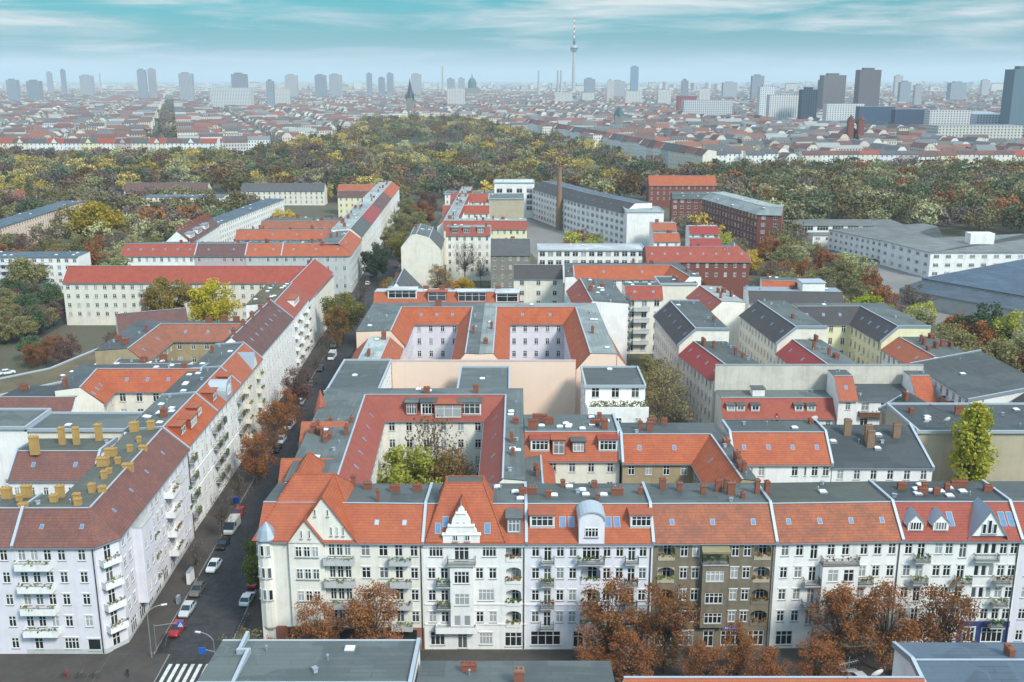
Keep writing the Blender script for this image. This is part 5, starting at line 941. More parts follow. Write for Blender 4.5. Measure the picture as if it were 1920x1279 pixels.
# ---------------------------------------------------------------- trees
def np_mesh(name, V, nq, mat, col=None):
    me = bpy.data.meshes.new(name); me.vertices.add(len(V)); me.vertices.foreach_set('co', V.astype(np.float32).ravel())
    me.loops.add(nq*4); me.loops.foreach_set('vertex_index', np.arange(nq*4, dtype=np.int32)); me.polygons.add(nq)
    me.polygons.foreach_set('loop_start', np.arange(0, nq*4, 4, dtype=np.int32)); me.polygons.foreach_set('loop_total', np.full(nq, 4, dtype=np.int32))
    me.materials.append(MATS[mat])
    if col is not None:
        at = me.attributes.new('tint', 'FLOAT_COLOR', 'FACE'); at.data.foreach_set('color', np.c_[col, np.ones(nq)].astype(np.float32).ravel())
    me.update(); return me
def leaf_quads(C, size, rng):
    n = len(C); u = rng.normal(size=(n, 3)); u /= np.linalg.norm(u, axis=1)[:, None]; w = rng.normal(size=(n, 3)); v = np.cross(u, w); v /= np.linalg.norm(v, axis=1)[:, None]
    s = size*rng.uniform(.55, 1.2, (n, 1)); u = u*s; v = v*s*.8
    return np.stack([C-u-v, C+u-v*.4, C+u*.6+v, C-u*.8+v*.9], 1).reshape(-1, 3)
def crown_pts(shape, h, r, n, rng, clumps):
    cz, rz, z0 = {'broad': (.62, .36, .25), 'oval': (.56, .42, .15), 'poplar': (.52, .47, .05), 'round': (.60, .38, .2), 'wide': (.64, .32, .3)}[shape]
    K = []
    while len(K) < clumps:
        p = rng.uniform(-1, 1, 3); l = np.linalg.norm(p)
        if l < 1 and l > .35: K.append(p*(.72+.28*rng.random())/max(l, .6) if rng.random() < .6 else p)
    K = np.array(K)*np.array([r, r, h*rz])+np.array([0, 0, h*cz]); K[:, :2] *= (1+.16*rng.normal(size=(clumps, 1)))
    if shape == 'poplar':
        zn = rng.uniform(-1, 1, clumps); aa = rng.uniform(0, 6.283, clumps); rr = r*(1-zn**6)*np.sqrt(rng.random(clumps)); K = np.c_[rr*np.cos(aa), rr*np.sin(aa), h*(cz+rz*zn)]
    cr = {'poplar': .42}.get(shape, .34)*r*rng.uniform(.6, 1.25, clumps)
    idx = rng.integers(0, clumps, n); d = rng.normal(size=(n, 3)); d /= np.linalg.norm(d, axis=1)[:, None]; rad = cr[idx]*rng.uniform(.25, 1, n)**.6
    P = K[idx]+d*rad[:, None]*np.array([1, 1, 1.5 if shape == 'poplar' else .85]); return P, K
def trunk_mesh(h, K, r0, mat, seed, twig=0):
    rnd = random.Random(seed); g = MB(); fork = h*.34; x = rnd.uniform(-.3, .3); y = rnd.uniform(-.3, .3)
    g.tube((0, 0, -.1), (x*.5, y*.5, fork*.6), r0, r0*.8, mat, 7, False); g.tube((x*.5, y*.5, fork*.6), (x, y, fork), r0*.8, r0*.66, mat, 7, False); g.tube((x, y, fork), (x*1.4, y*1.4, h*.8), r0*.62, r0*.1, mat, 5, False)
    for k in K:
        t = rnd.uniform(0, .55); s = Vector((x, y, fork+(h*.5-fork)*t)); e_ = Vector(k); m = s.lerp(e_, .5)+Vector((rnd.uniform(-.4, .4), rnd.uniform(-.4, .4), -.05*h*rnd.random()))
        g.tube(s, m, r0*.34, r0*.2, mat, 4, False); g.tube(m, e_, r0*.2, r0*.05, mat, 4, False)
        for q in range(twig):
            a = m.lerp(e_, rnd.random()); d = Vector((rnd.gauss(0, 1), rnd.gauss(0, 1), abs(rnd.gauss(.6, .8)))).normalized()*rnd.uniform(.8, 2.0); b = a+d; g.tube(a, b, r0*.075, r0*.025, mat, 3, False)
            for w in range(3):
                c = a.lerp(b, rnd.uniform(.3, 1)); g.tube(c, c+Vector((rnd.gauss(0, 1), rnd.gauss(0, 1), abs(rnd.gauss(.4, .7)))).normalized()*rnd.uniform(.4, 1.0), r0*.035, r0*.014, mat, 3, False)
    return g.mesh('trunk')
TREE = {}
def tree_kind(key, shape, h, r, n, size, clumps, seed, twig=0, bark='bark', r0=.3):
    rng = np.random.default_rng(seed); P, K = crown_pts(shape, h, r, max(n, 1), rng, clumps)
    cm = np_mesh('crown', leaf_quads(P, size, rng), len(P), 'leaf'); TREE[key] = (cm, trunk_mesh(h, K, r0, bark, seed, twig), h)
for k in range(3):
    tree_kind(('brown', k), 'oval', 14, 3.9, 6800, .13, 60, 10+k, 7, 'bark', .26); tree_kind(('sparse', k), 'broad', 12, 4.2, 1600, .15, 44, 20+k, 8, 'barkgrey', .22)
    tree_kind(('leafy', k), 'round', 13, 4.6, 9000, .20, 56, 30+k, 1, 'bark', .3); tree_kind(('bare', k), 'broad', 13, 4.6, 150, .2, 52, 40+k, 10, 'barkgrey', .24)
for k in range(5): tree_kind(('mid', k), ('broad', 'round', 'oval', 'wide', 'round')[k], 14, 6.2, 4200, .33, 46, 50+k, 1, 'bark', .35)
for k in range(2): tree_kind(('midbare', k), 'broad', 14, 5.4, 1800, .26, 40, 60+k, 5, 'barkgrey', .3); tree_kind(('poplar', k), 'poplar', 24, 2.7, 9000, .26, 150, 70+k, 0, 'bark', .35)
def conifer(h, r, seed):
    rng = np.random.default_rng(seed); n = 1800; t = rng.random(n)**.7; z = h*(.1+.9*(1-t)); ang = rng.uniform(0, 6.283, n); rr = r*t*(.5+.5*rng.random(n))*(.8+.2*np.sin(z*5)); P = np.c_[rr*np.cos(ang), rr*np.sin(ang), z-rr*.25]
    g = MB(); g.tube((0, 0, 0), (0, 0, h*.9), .25, .04, 'bark', 6); return np_mesh('crown', leaf_quads(P, .32, rng), n, 'leaf'), g.mesh('trunk'), h
TREE[('conifer', 0)] = conifer(16, 3.6, 5)
NT = [0]
def tree(kind, x, y, h, col, label, group=None, name='tree', sw=1.0, var=None):
    ks = [k for k in TREE if k[0] == kind]; k = ks[(NT[0] if var is None else var) % len(ks)]; NT[0] += 1; cm, tm, hh = TREE[k]; s = h/hh; r = random.Random(NT[0])
    o = thing(name, label, 'tree', (x, y, 0), r.uniform(0, 6.28), group); o.scale = (s*sw, s*sw, s)
    link('trunk', tm, o); c = link('crown', cm, o); j = r.uniform(.85, 1.15); c.color = (col[0]*j, col[1]*j, col[2]*j, 1); return o
BRN = (.19, .083, .033); RUST = (.20, .082, .034); OLV = (.16, .145, .065); DGR = (.070, .10, .05); YEL = (.40, .28, .05); YGR = (.25, .25, .045); GRY = (.135, .105, .085); ORA = (.28, .13, .04); MAR = (.125, .072, .062); PAL = (.24, .23, .12)
for x, y, h, l_ in ((-28.5, 133.5, 12.2, 'before the two gables of the cream corner house'), (-20.3, 133.5, 14.4, 'before the plain half of the cream corner house'), (14.0, 133, 15.6, 'before the round gabled house'), (22.4, 133, 14.8, 'where the round gabled and brown houses meet'), (48.0, 133.5, 14.6, 'before the broad white bay'), (54.6, 133, 14.8, 'between the broad white bay and the zinc dormers'), (62.8, 133, 15.0, 'before the house with zinc dormers'), (33, 132, 9, 'before the brown rendered house')):
    tree('brown', x, y, h, BRN, 'rust brown street tree '+l_, 'brown street trees before the front row', 'street_tree')
for x, y, h in ((16.0, 127, 10.0), (27.2, 126.5, 9.0), (43.0, 126.5, 9.5), (-35, 130.5, 7.0), (11, 128, 7.5), (36, 126.5, 8.0)):
    tree('brown', x, y, h, RUST, 'low rust brown tree on the road side of the pavement', 'low brown trees by the road', 'street_tree', 1.25)
tree('sparse', -38.6, 131.0, 8.2, OLV, 'thin olive tree at the corner beside the foreground roof', None, 'street_tree'); tree('conifer', -41.6, 131.5, 5.5, YGR, 'small yellow cone shaped bush at the street corner', None, 'bush')
tree('leafy', -41.2, 154, 11.5, (.10, .11, .03), 'green tree at the kerb beside the corner house turret', None, 'street_tree', .8)
tree('leafy', -41.0, 203, 15.0, DGR, 'dense dark green tree on the pavement below the small turret', None, 'street_tree', .95)
for x, y, h, c in ((-55.2, 205, 12.5, RUST), (-55.6, 224, 13, BRN), (-55.4, 237, 12, RUST), (-55.8, 252, 13.5, MAR), (-56.6, 318, 15, (.15, .085, .03)), (-42.6, 262, 9, MAR), (-43, 282, 11, MAR), (-44, 300, 12, MAR)):
    tree('brown', x, y, h, c, 'reddish brown street tree along the north running street', 'reddish trees along the north street', 'street_tree', 1.0)
for x, y, h in ((-55, 162, 8), (-55, 178, 10), (-55.2, 191, 11), (-55.4, 214, 12), (-55.9, 266, 13), (-56.2, 280, 13.5), (-56.4, 294, 13), (-44.4, 318, 11), (-45, 345, 12), (-57, 372, 12), (-57.5, 385, 13)):
    tree('bare', x, y, h, GRY, 'nearly leafless grey street tree along the north running street', 'bare trees along the north street', 'street_tree', .75)
for x, y, h, c in ((-55.8, 326, 17, (.13, .12, .035)), (-45.5, 372, 13, (.20, .13, .03)), (-58.6, 432, 17, (.04, .055, .03)), (-47.6, 452, 19, (.16, .135, .03)), (-48.5, 485, 18, OLV), (-60, 500, 15, OLV), (-50, 540, 17, OLV), (-62, 560, 15, OLV), (-51, 590, 17, BRN), (-64, 620, 15, OLV), (-53, 640, 17, MAR)):
    tree('leafy', x, y, h, c, 'olive leafy street tree further up the north street', 'olive trees up the north street', 'street_tree', .95)
tree('leafy', -18.0, 179, 18.5, (.20, .20, .035), 'yellow green courtyard tree behind the gabled corner house', None, 'courtyard_tree', 1.1); tree('brown', -11.2, 180, 17.5, (.17, .11, .045), 'thinning brown courtyard tree beside the yellow green one', None, 'courtyard_tree', 1.0); tree('sparse', -15, 186, 23, (.12, .08, .04), 'tall thin tree top rising in the white courtyard', None, 'courtyard_tree', .6)
tree('sparse', 12.5, 163, 13, (.16, .085, .05), 'sparse pinkish brown tree in the small cream courtyard', None, 'courtyard_tree', .8)
tree('poplar', 85.3, 177, 27.0, (.23, .22, .03), 'tall yellow green poplar before the beige firewall', None, 'poplar_tree', 1.15)
for x, y, h in ((33.5, 222, 17), (36.5, 231, 18), (38, 243, 18), (31.5, 240, 16)): tree('sparse', x, y, h, (.17, .135, .06), 'tall almost leafless tree between the white house and crimson wing', 'bare courtyard trees at the crimson wing', 'courtyard_tree', .95)
for x, y, h, c in ((35.0, 214, 9, YGR), (40.5, 215, 8, OLV), (32, 250, 13, OLV), (36, 260, 14, OLV)): tree('leafy', x, y, h, c, 'low olive tree at the foot of the bare courtyard trees', 'undergrowth trees by the crimson wing', 'courtyard_tree')
for x, y, h, c in ((57, 212, 10, (.20, .14, .03)), (66, 213, 11.5, (.22, .15, .03)), (52, 213, 7, YGR)): tree('sparse' if h > 9 else 'leafy', x, y, h, c, 'golden garden tree before the red mansard house', 'golden trees at the red mansard house', 'courtyard_tree')
for x, y, h in ((74, 208, 9), (80, 211, 10), (92, 213, 11), (90, 205, 10), (90.5, 262, 15), (-84, 204, 12), (-77.5, 205, 12.5), (-86, 199, 10), (-79, 250, 9), (12, 360, 13), (-20, 424, 20), (-13, 420, 14)):
    tree('bare', x, y, h, GRY, 'bare grey courtyard tree with fine twigs', 'bare courtyard trees', 'courtyard_tree', .85)
tree('leafy', -117, 336, 20, (.17, .125, .035), 'ochre tree in front of the long cream block', None, 'garden_tree', 1.05); tree('leafy', -101, 334, 20, (.36, .30, .03), 'bright yellow tree in front of the long cream block', None, 'garden_tree', 1.0)
tree('conifer', -136, 424, 20, (.012, .03, .02), 'dark pointed fir tree behind the pink grey house', None, 'fir_tree'); tree('poplar', -302, 640, 26, OLV, 'single dark poplar beside the low red roofed block', None, 'poplar_tree')
tree('mid', 119, 330, 15, (.20, .22, .02), 'bright lime yellow tree behind the yellow court', None, 'park_tree', 1.1); tree('mid', 150, 312, 16, (.04, .06, .03), 'dark green round tree between the autumn trees', None, 'park_tree')
tree('brown', -29, 398, 14, (.19, .12, .05), 'pale brown leafy tree beside the blank cream gable', None, 'courtyard_tree', 1.2); tree('leafy', -19, 385, 11, (.27, .17, .02), 'golden tree before the six storey cream house', None, 'courtyard_tree', 1.2); tree('leafy', 70, 372, 13, (.20, .075, .02), 'copper brown tree before the red brick house', None, 'courtyard_tree')
tree('mid', -212, 520, 24, (.26, .19, .02), 'big yellow maple between the prefabricated blocks', None, 'maple_tree', 1.15); tree('mid', -150, 385, 18, (.15, .16, .07), 'pale grey green willow beside the skylight roof', None, 'willow_tree', 1.2)
tree('mid', -135, 600, 11, YEL, 'golden yellow bush by the slate grey block', None, 'bush', 1.3)
for k, (p_, h, c) in enumerate((((-186.8, 373.5), 9, MAR), ((-186.9, 387.9), 8, DGR), ((-179.0, 387.9), 8, MAR), ((-167.6, 328.4), 9, MAR), ((-163.6, 342.0), 10, MAR), ((-167.1, 373.5), 7, OLV), ((-173.6, 351.6), 8, GRY), ((-163.2, 351.6), 9, MAR), ((-181.9, 355.8), 9, OLV), ((-159.1, 360.1), 7, MAR), ((-143.2, 300.4), 8, RUST), ((-142.3, 307.9), 8, RUST), ((-145.1, 295.5), 8, RUST), ((-201.5, 400.1), 9, DGR))): tree('leafy' if c in (DGR, OLV) else 'sparse' if c == GRY else 'brown', p_[0], p_[1], h, c, f"{ {MAR: 'maroon', DGR: 'dark green', OLV: 'olive', GRY: 'grey bare', RUST: 'rust red'}[c]} garden tree beside the mossy roofed low building", 'garden trees by the mossy roof', 'garden_tree', 1.25)
# scattered trees: park, cemetery, woods
random.seed(11)
def inpoly(x, y, P):
    c = False; j = len(P)-1
    for i in range(len(P)):
        if (P[i][1] > y) != (P[j][1] > y) and x < (P[j][0]-P[i][0])*(y-P[i][1])/(P[j][1]-P[i][1])+P[i][0]: c = not c
        j = i
    return c
SC_T = []; GRID = {}
def scatter(P, spacing, pal, hs, nmax=900, clearmeadow=True):
    xs = [p[0] for p in P]; ys = [p[1] for p in P]; area = (max(xs)-min(xs))*(max(ys)-min(ys)); n = 0
    for k in range(int(area/spacing**2*2.2)):
        x, y = random.uniform(min(xs), max(xs)), random.uniform(min(ys), max(ys))
        if not inpoly(x, y, P) or not free(x, y) or abs(x) > .56*y+25: continue
        if (-160 < x < -55 and 1170 < y < 1430) or (-155 < x < -38 and 995 < y < 1065): continue
        g = (int(x//spacing), int(y//spacing))
        if any((a-x)**2+(b-y)**2 < spacing**2*.72 for i in (-1, 0, 1) for j in (-1, 0, 1) for a, b in GRID.get((spacing, g[0]+i, g[1]+j), ())): continue
        GRID.setdefault((spacing, *g), []).append((x, y)); SC_T.append((x, y, random.uniform(*hs), random.choice(pal))); n += 1
        if n >= nmax: break
P_A = [OLV, OLV, GRY, DGR, BRN, PAL, MAR, (.12, .10, .04), GRY]; P_P = [OLV, OLV, GRY, (.09, .105, .06), (.17, .11, .06), (.34, .25, .06), (.30, .23, .07), MAR, (.065, .085, .055), PAL, (.14, .075, .03), GRY, (.12, .10, .035), (.10, .075, .035)]
scatter([(-300, 395), (-160, 395), (-150, 420), (-152, 640), (-210, 700), (-330, 700), (-330, 480)], 11, P_A, (10, 17))
scatter([(-230, 330), (-162, 320), (-160, 395), (-230, 395)], 10, [MAR, MAR, GRY, OLV, DGR], (7, 11))
scatter([(-215, 285), (-150, 262), (-120, 295), (-120, 346), (-162, 346), (-205, 330)], 8, [GRY, OLV, MAR, DGR, MAR], (6, 11), 60)
scatter([(112, 215), (150, 225), (170, 300), (152, 340), (148, 400), (148, 530), (122, 500), (105, 400), (106, 330)], 10, [OLV, GRY, BRN, YGR, MAR, OLV, PAL], (10, 15))
scatter([(122, 190), (190, 230), (230, 290), (165, 310), (130, 250)], 10, [ORA, (.16, .075, .025), BRN, OLV, GRY], (14, 19))
scatter([(-440, 720), (-215, 735), (-70, 700), (-20, 700), (60, 650), (90, 720), (150, 715), (130, 925), (-95, 2050), (-280, 2000), (-230, 1400), (-300, 1060), (-620, 1060)], 15.5, P_P, (13, 21), 1500)
scatter([(142, 560), (215, 570), (340, 540), (420, 610), (480, 760), (470, 905), (150, 905), (145, 720)], 12, [(.10, .085, .035), BRN, OLV, DGR, GRY, (.14, .105, .05), (.10, .10, .05), PAL], (14, 20), 700)
scatter([(28, 480), (38, 460), (48, 500), (34, 545), (20, 590)], 9, [YGR, OLV, BRN], (8, 12), 12); scatter([(88, 460), (108, 440), (112, 560), (90, 590)], 10, [YGR, OLV, GRY, YEL], (9, 14), 20)
scatter([(-620, 1075), (-300, 1075), (-290, 1110), (-600, 1110)], 15, P_P, (11, 16), 60)
SC_T.sort(key=lambda t: t[1])
NI = 215
for x, y, h, c in SC_T[:NI]:
    t = {OLV: 'olive', GRY: 'grey half bare', DGR: 'dark green', BRN: 'brown', PAL: 'pale green', MAR: 'maroon', YGR: 'yellow green', YEL: 'yellow', ORA: 'orange'}.get(c, 'ochre brown'); pl = 'in the grove by the prefabricated blocks' if x < -60 and y < 720 else 'in the strip beside the warehouses' if y < 560 and x > 60 else 'in the park belt'
    tree('midbare' if c in (GRY, MAR) else 'mid', x, y, h, c, f'{t} autumn tree {pl}', f'{t} trees {pl}', 'park_tree', 1.0)
m = newmat('leaf_far'); t_ = m[1]; at = N(t_, 'ShaderNodeAttribute', attribute_name='tint'); ge = N(t_, 'ShaderNodeNewGeometry'); hs = N(t_, 'ShaderNodeHueSaturation'); t_.links.new(at.outputs['Color'], hs.inputs['Color'])
t_.links.new(math_n(t_, 'ADD', math_n(t_, 'MULTIPLY', ge.outputs['Random Per Island'], .5), 1.2), hs.inputs['Value']); t_.links.new(hs.outputs[0], m[2].inputs['Base Color']); m[2].inputs['Roughness'].default_value = .85; m[2].inputs['Specular IOR Level'].default_value = .1
rng = np.random.default_rng(3); proto = []
for k in range(6): proto.append(crown_pts(('broad', 'round', 'oval', 'wide', 'round', 'oval')[k], 1.0, .46, 900, rng, 24)[0])
def mass(name, label, L, nq, size):
    Vs = []; Cs = []
    for i, (x, y, h, c) in enumerate(L):
        q = proto[i % 6][:nq]; a = random.uniform(0, 6.28); ca, sa = math.cos(a), math.sin(a); P = np.c_[q[:, 0]*ca-q[:, 1]*sa, q[:, 0]*sa+q[:, 1]*ca, q[:, 2]]*h+np.array([x, y, 0]); Vs.append(leaf_quads(P, size*h, rng)); Cs.append(np.tile(np.array(c)*random.uniform(.6, 1.2), (len(q), 1)))
    V = np.concatenate(Vs); tag(link(name, np_mesh(name, V, len(V)//4, 'leaf_far', np.concatenate(Cs))), label, 'woodland', None, 'stuff')
mass('far_woods', 'autumn coloured belt of park trees crossing the city', SC_T[NI:], 900, .036)

# ---------------------------------------------------------------- rows of houses round the park (each with its windows)
CW = ['cream', 'white', 'warmwhite', 'cream', 'paleblue', 'pinkgrey', 'white', 'yellow']; CT = ['tile_brown', 'tile_red', 'tile_brown', 'tile_old', 'slate', 'tile_old', 'tile_brown', 'slate']
random.seed(5)
AV = ('cream', 'white')
for k in range(15):
    x = 262+k*17.5; w_ = CW[k % 8]; bld('park_house', f"{ {'cream': 'cream', 'white': 'white', 'warmwhite': 'off white', 'paleblue': 'bluish', 'pinkgrey': 'pinkish grey', 'yellow': 'pale yellow'}[w_]} park front house in the row beyond the warehouse woods", [(x, 929), (x+17.3, 929)], random.uniform(17.5, 19.5), mans(18, 5, 4, 13, CT[(k*3) % 8], 'bitumen_dark'), w_, 13, group='park front houses beyond the warehouse woods', rows=5, step=3.4, ww=1.3, gutter=False, edge=False)
for k in range(4):
    x = 178+k*17; bld('park_house', 'white park front house left of the gap in the row', [(x, 932+(k % 2)*18), (x+16.8, 932+(k % 2)*18)], 18.5, mans(18.5, 5, 3.5, 13, 'slate', 'bitumen'), 'white', 13, group='white park houses by the gap', rows=5, step=3.4, ww=1.3, gutter=False, edge=False)
for k in range(34):
    y = 925+k*22.0; f_ = lambda yy: 171-.2017*(yy-927); blue = k == 27
    bld('park_house', 'house with a bright sky blue end wall in the avenue row' if blue else 'pale avenue house in the long row slanting along the park', [(f_(y+21.8), y+21.8), (f_(y), y)], 22.5 if blue else random.uniform(17, 19.5), [(5, 23.5 if not blue else 25, CT[(k*5) % 8]), (13, 22, 'bitumen')], random.choice(('cream', 'white', 'warmwhite', 'cream', 'greywall')), 13, group=None if blue else 'avenue houses slanting along the park', rows=5 if k < 16 else 0, nowin=() if k < 16 else (0,), step=3.6, ww=1.4, endmat='skyblue' if blue else None, gutter=False, edge=False)
for k in range(13):
    x = -560+k*18.5; w_ = CW[(k*3) % 8]; lab = 'ornate house in the row facing the cemetery trees'
    h = bld('park_house', lab, [(x, 1118), (x+18.3, 1118)], 18, mans(18, 5, 4.5, 13, ['tile_red', 'tile_brown', 'slate'][k % 3], 'bitumen'), w_, 13, group='ornate houses facing the cemetery trees', rows=5, step=3.6, ww=1.4, gutter=False, edge=False)
    if k % 2: gable(h, 0, 9, 8, 17.5, 5.5, 5, w_, 'tile_brown', -.2, .2)

# ---------------------------------------------------------------- the city beyond
def citymat(name, dark=(.05, .055, .065), sx_=3.2, sz_=3.6):
    m, t, b = newmat(name); u = N(t, 'ShaderNodeUVMap'); s = N(t, 'ShaderNodeSeparateXYZ'); t.links.new(u.outputs[0], s.inputs[0]); at = N(t, 'ShaderNodeAttribute', attribute_name='tint')
    fx = math_n(t, 'FRACT', math_n(t, 'DIVIDE', s.outputs[0], sx_)); fz = math_n(t, 'FRACT', math_n(t, 'DIVIDE', s.outputs[1], sz_))
    k = math_n(t, 'MULTIPLY', math_n(t, 'LESS_THAN', math_n(t, 'ABSOLUTE', math_n(t, 'SUBTRACT', fx, .5)), .2), math_n(t, 'LESS_THAN', math_n(t, 'ABSOLUTE', math_n(t, 'SUBTRACT', fz, .5)), .27))
    t.links.new(mixc(t, k, at.outputs['Color'], dark), b.inputs['Base Color']); b.inputs['Roughness'].default_value = .7
citymat('bandwall', (.012, .04, .075), 400., 4.2); citymat('citywall'); citymat('towerwall', (.06, .09, .13), 4.0, 3.3)
m = newmat('cityroof'); at = N(m[1], 'ShaderNodeAttribute', attribute_name='tint'); m[1].links.new(at.outputs['Color'], m[2].inputs['Base Color']); m[2].inputs['Roughness'].default_value = .8
class CM:
    def __init__(s): s.v = []; s.f = []; s.m = []; s.uv = []; s.c = []
    def face(s, p, mi, c, uv): n = len(s.v); s.v.extend(p); s.f.append(tuple(range(n, n+len(p)))); s.m.append(mi); s.uv.extend(uv); s.c.append((*c, 1))
    def mesh(s, name, mats=('citywall', 'cityroof')):
        me = bpy.data.meshes.new(name); me.from_pydata(s.v, [], s.f)
        for k in mats: me.materials.append(MATS[k])
        me.polygons.foreach_set('material_index', s.m); l = me.uv_layers.new(name='UVMap'); l.data.foreach_set('uv', [q for p in s.uv for q in p])
        a = me.attributes.new('tint', 'FLOAT_COLOR', 'FACE'); a.data.foreach_set('color', [q for p in s.c for q in p]); me.update(); return me
def house_faces(cw, cr, x, y, a, w, d, h, rise, wc, rc, flat_=False):
    c, s = math.cos(a), math.sin(a); T = lambda u, v, z: (x+c*u-s*v, y+s*u+c*v, z)
    q = [(0, 0), (w, 0), (w, d), (0, d)]
    for i in range(4):
        p, r = q[i], q[(i+1) % 4]; L = math.dist(p, r); cw.face([T(*p, 0), T(*r, 0), T(*r, h), T(*p, h)], 0, wc, [(0, 0), (L, 0), (L, h), (0, h)])
    o = .3
    if flat_: cr.face([T(*p, h+.02) for p in q], 1, rc, [(0, 0)]*4)
    else:
        i = 4.0 if d > 10 else d/2-.3; z = h+rise
        cr.face([T(-o, -o, h-.2), T(w+o, -o, h-.2), T(w+o, i, z), T(-o, i, z)], 1, rc, [(0, 0)]*4); cr.face([T(w+o, d+o, h-.2), T(-o, d+o, h-.2), T(-o, d-i, z), T(w+o, d-i, z)], 1, rc, [(0, 0)]*4)
        g = (.12, .13, .14) if random.random() < .6 else rc; cr.face([T(-o, i, z), T(w+o, i, z), T(w+o, d-i, z), T(-o, d-i, z)], 1, g, [(0, 0)]*4)
        for u in (0, w): cw.face([T(u, 0, h), T(u, i, z), T(u, d-i, z), T(u, d, h)], 0, wc, [(0.1, 0.1)]*4)
WCOL = [(.62, .58, .5), (.66, .65, .63), (.55, .5, .42), (.6, .55, .45), (.5, .48, .47), (.62, .5, .42), (.64, .62, .55), (.45, .38, .33)]; RCOL = [(.17, .075, .06), (.13, .065, .058), (.22, .085, .06), (.11, .07, .068), (.12, .125, .135), (.15, .08, .07), (.085, .09, .10), (.16, .17, .18), (.10, .105, .115), (.28, .28, .28)]
random.seed(21)
PARK = [(-700, 700), (-215, 735), (-70, 690), (160, 690), (170, 925), (-110, 2150), (-290, 2100), (-235, 1400), (-300, 1116), (-700, 1116)]
HS = []
bu, bv = 118, 96
def T2(u, v):
    if east: return (171+u*math.cos(A0)-v*math.sin(A0), 927+u*math.sin(A0)+v*math.cos(A0))
    return (-494+u*math.cos(A0)-v*math.sin(A0), 1497+u*math.sin(A0)+v*math.cos(A0))
for east, iu in [(e_, k) for e_ in (True, False) for k in range(-40, 40)]:
    A0 = R(11.4) if east else R(18.0)
    for iv in range(-14, 58):
        for side in range(4):
            L = (bu if side % 2 == 0 else bv)-18; n = max(2, int(L/random.uniform(17, 22))); w = L/n; d = 12.5
            for k in range(n):
                t0 = k*w
                u, v, a = [(9+t0, 9, 0), (bu-9, 9+t0, 90), (bu-9-t0, bv-9, 180), (9, bv-9-t0, 270)][side]; X, Y = T2(iu*bu+u, iv*bv+v)
                if Y < 960 or Y > 5600 or abs(X) > .54*Y+60: continue
                cx, cy_ = X+6*math.cos(A0), Y+6
                if (X > -0.2017*(Y-927)+163) != east: continue
                if inpoly(cx, cy_, PARK): continue
                if X < 190 and Y < 1145: continue
                if X > 150 and Y < 975: continue
                if abs(X+8-(-.325*(Y-1497)-494)) < 30 and X < 0: continue          # tree lined avenue to the north-west
                if -0.2017*(Y-927)+171-14 < X < -0.2017*(Y-927)+171+24 and Y < 1690: continue
                if random.random() < .06: continue
                HS.append((X, Y, A0+R(a), w, d, random.uniform(13.5, 20.5), random.uniform(3, 5), random.choice(WCOL), random.choice(RCOL), random.random() < .18))
        for q in range(2):
            X, Y = T2(iu*bu+random.uniform(35, 75), iv*bv+random.uniform(30, 55))
            if (X > -0.2017*(Y-927)+163) != east or abs(X+494+.325*(Y-1497)) < 40: continue
            if Y < 1000 or Y > 4200 or abs(X) > .54*Y+40 or inpoly(X, Y, PARK) or (X < 190 and Y < 1170) or (-0.2017*(Y-927)+171-20 < X < -0.2017*(Y-927)+171+30 and Y < 1690): continue
            HS.append((X, Y, A0+R(random.choice((0, 90))), random.uniform(14, 30), 10, random.uniform(12, 18), 3, random.choice(WCOL), random.choice(RCOL), random.random() < .4))
HS.sort(key=lambda h: h[1]+abs(h[0])*.2)
for h in HS[:255]:
    cw, cr = CM(), CM(); house_faces(cw, cr, 0, 0, 0, *h[3:]); o = thing('city_house', 'small distant town house with pitched roof in the hazy city blocks beyond the park', 'house', (h[0], h[1], 0), h[2], 'distant town houses beyond the park'); link('wall', cw.mesh('wall'), o); link('roof', cr.mesh('roof'), o)
cw = CM()
for h in HS[255:]: house_faces(cw, cw, *h)
for k in range(5200):
    Y = 5600*(2.7**random.random()); X = random.uniform(-.54, .54)*Y; house_faces(cw, cw, X, Y, R(random.choice((11, 101, 18, 108))), random.uniform(25, 80), random.uniform(12, 22), random.uniform(14, 26) if random.random() < .96 else random.uniform(35, 60), 4, random.choice(WCOL), random.choice(RCOL), random.random() < .4)
tag(link('distant_city', cw.mesh('distant_city')), 'dense hazy mass of roofs and houses stretching to the horizon', 'city', None, 'stuff')
L = []
for k in range(900):
    y = 1140+k*6; L.append((-.325*(y-1497)-494+random.choice((-12, -9, 9, 12)), y, random.uniform(13, 17), random.choice((MAR, GRY, DGR)))) if k < 420 else None
for k in range(900):
    y = random.uniform(1000, 4200); L.append((random.uniform(-.54*y, .54*y), y, random.uniform(12, 20), random.choice(P_P)))
L = [t for t in L if not inpoly(t[0], t[1], PARK) and not (t[1] < 1145 and t[0] < 190)]
mass('street_greenery', 'tree lined avenue and scattered trees among the distant houses', L, 200, .08)
def skyz(topy, D): return 85-D*math.tan(R(14.47)-math.atan((639.5-topy)/1904))
TB = MB()
def tower(px, topy, wpx, D, wc, label, group=None, ratio=.6, name='tower_block', cap=True, a=0.0, mats=('towerwall', 'cityroof')):
    z = skyz(topy, D); w = wpx*D/1904*.98; x = (px-960)/1904*(D*.9683); cw = CM(); house_faces(cw, cw, -w/2, 0, 0, w, w*ratio, z, 0, wc, (.2, .22, .25), True)
    o = thing(name, label, 'tower', (x, D, 0), a, group); link('wall', cw.mesh('wall', mats), o)
    if cap: c2 = CM(); house_faces(c2, c2, -w*.3, w*.1, 0, w*.5, w*ratio*.5, z+4, 0, tuple(q*.8 for q in wc), (.2, .2, .22), True); link('plant_room', c2.mesh('plant_room', mats), o)
    return o
gt = ('grey tower block on the hazy skyline', 'skyline tower blocks')
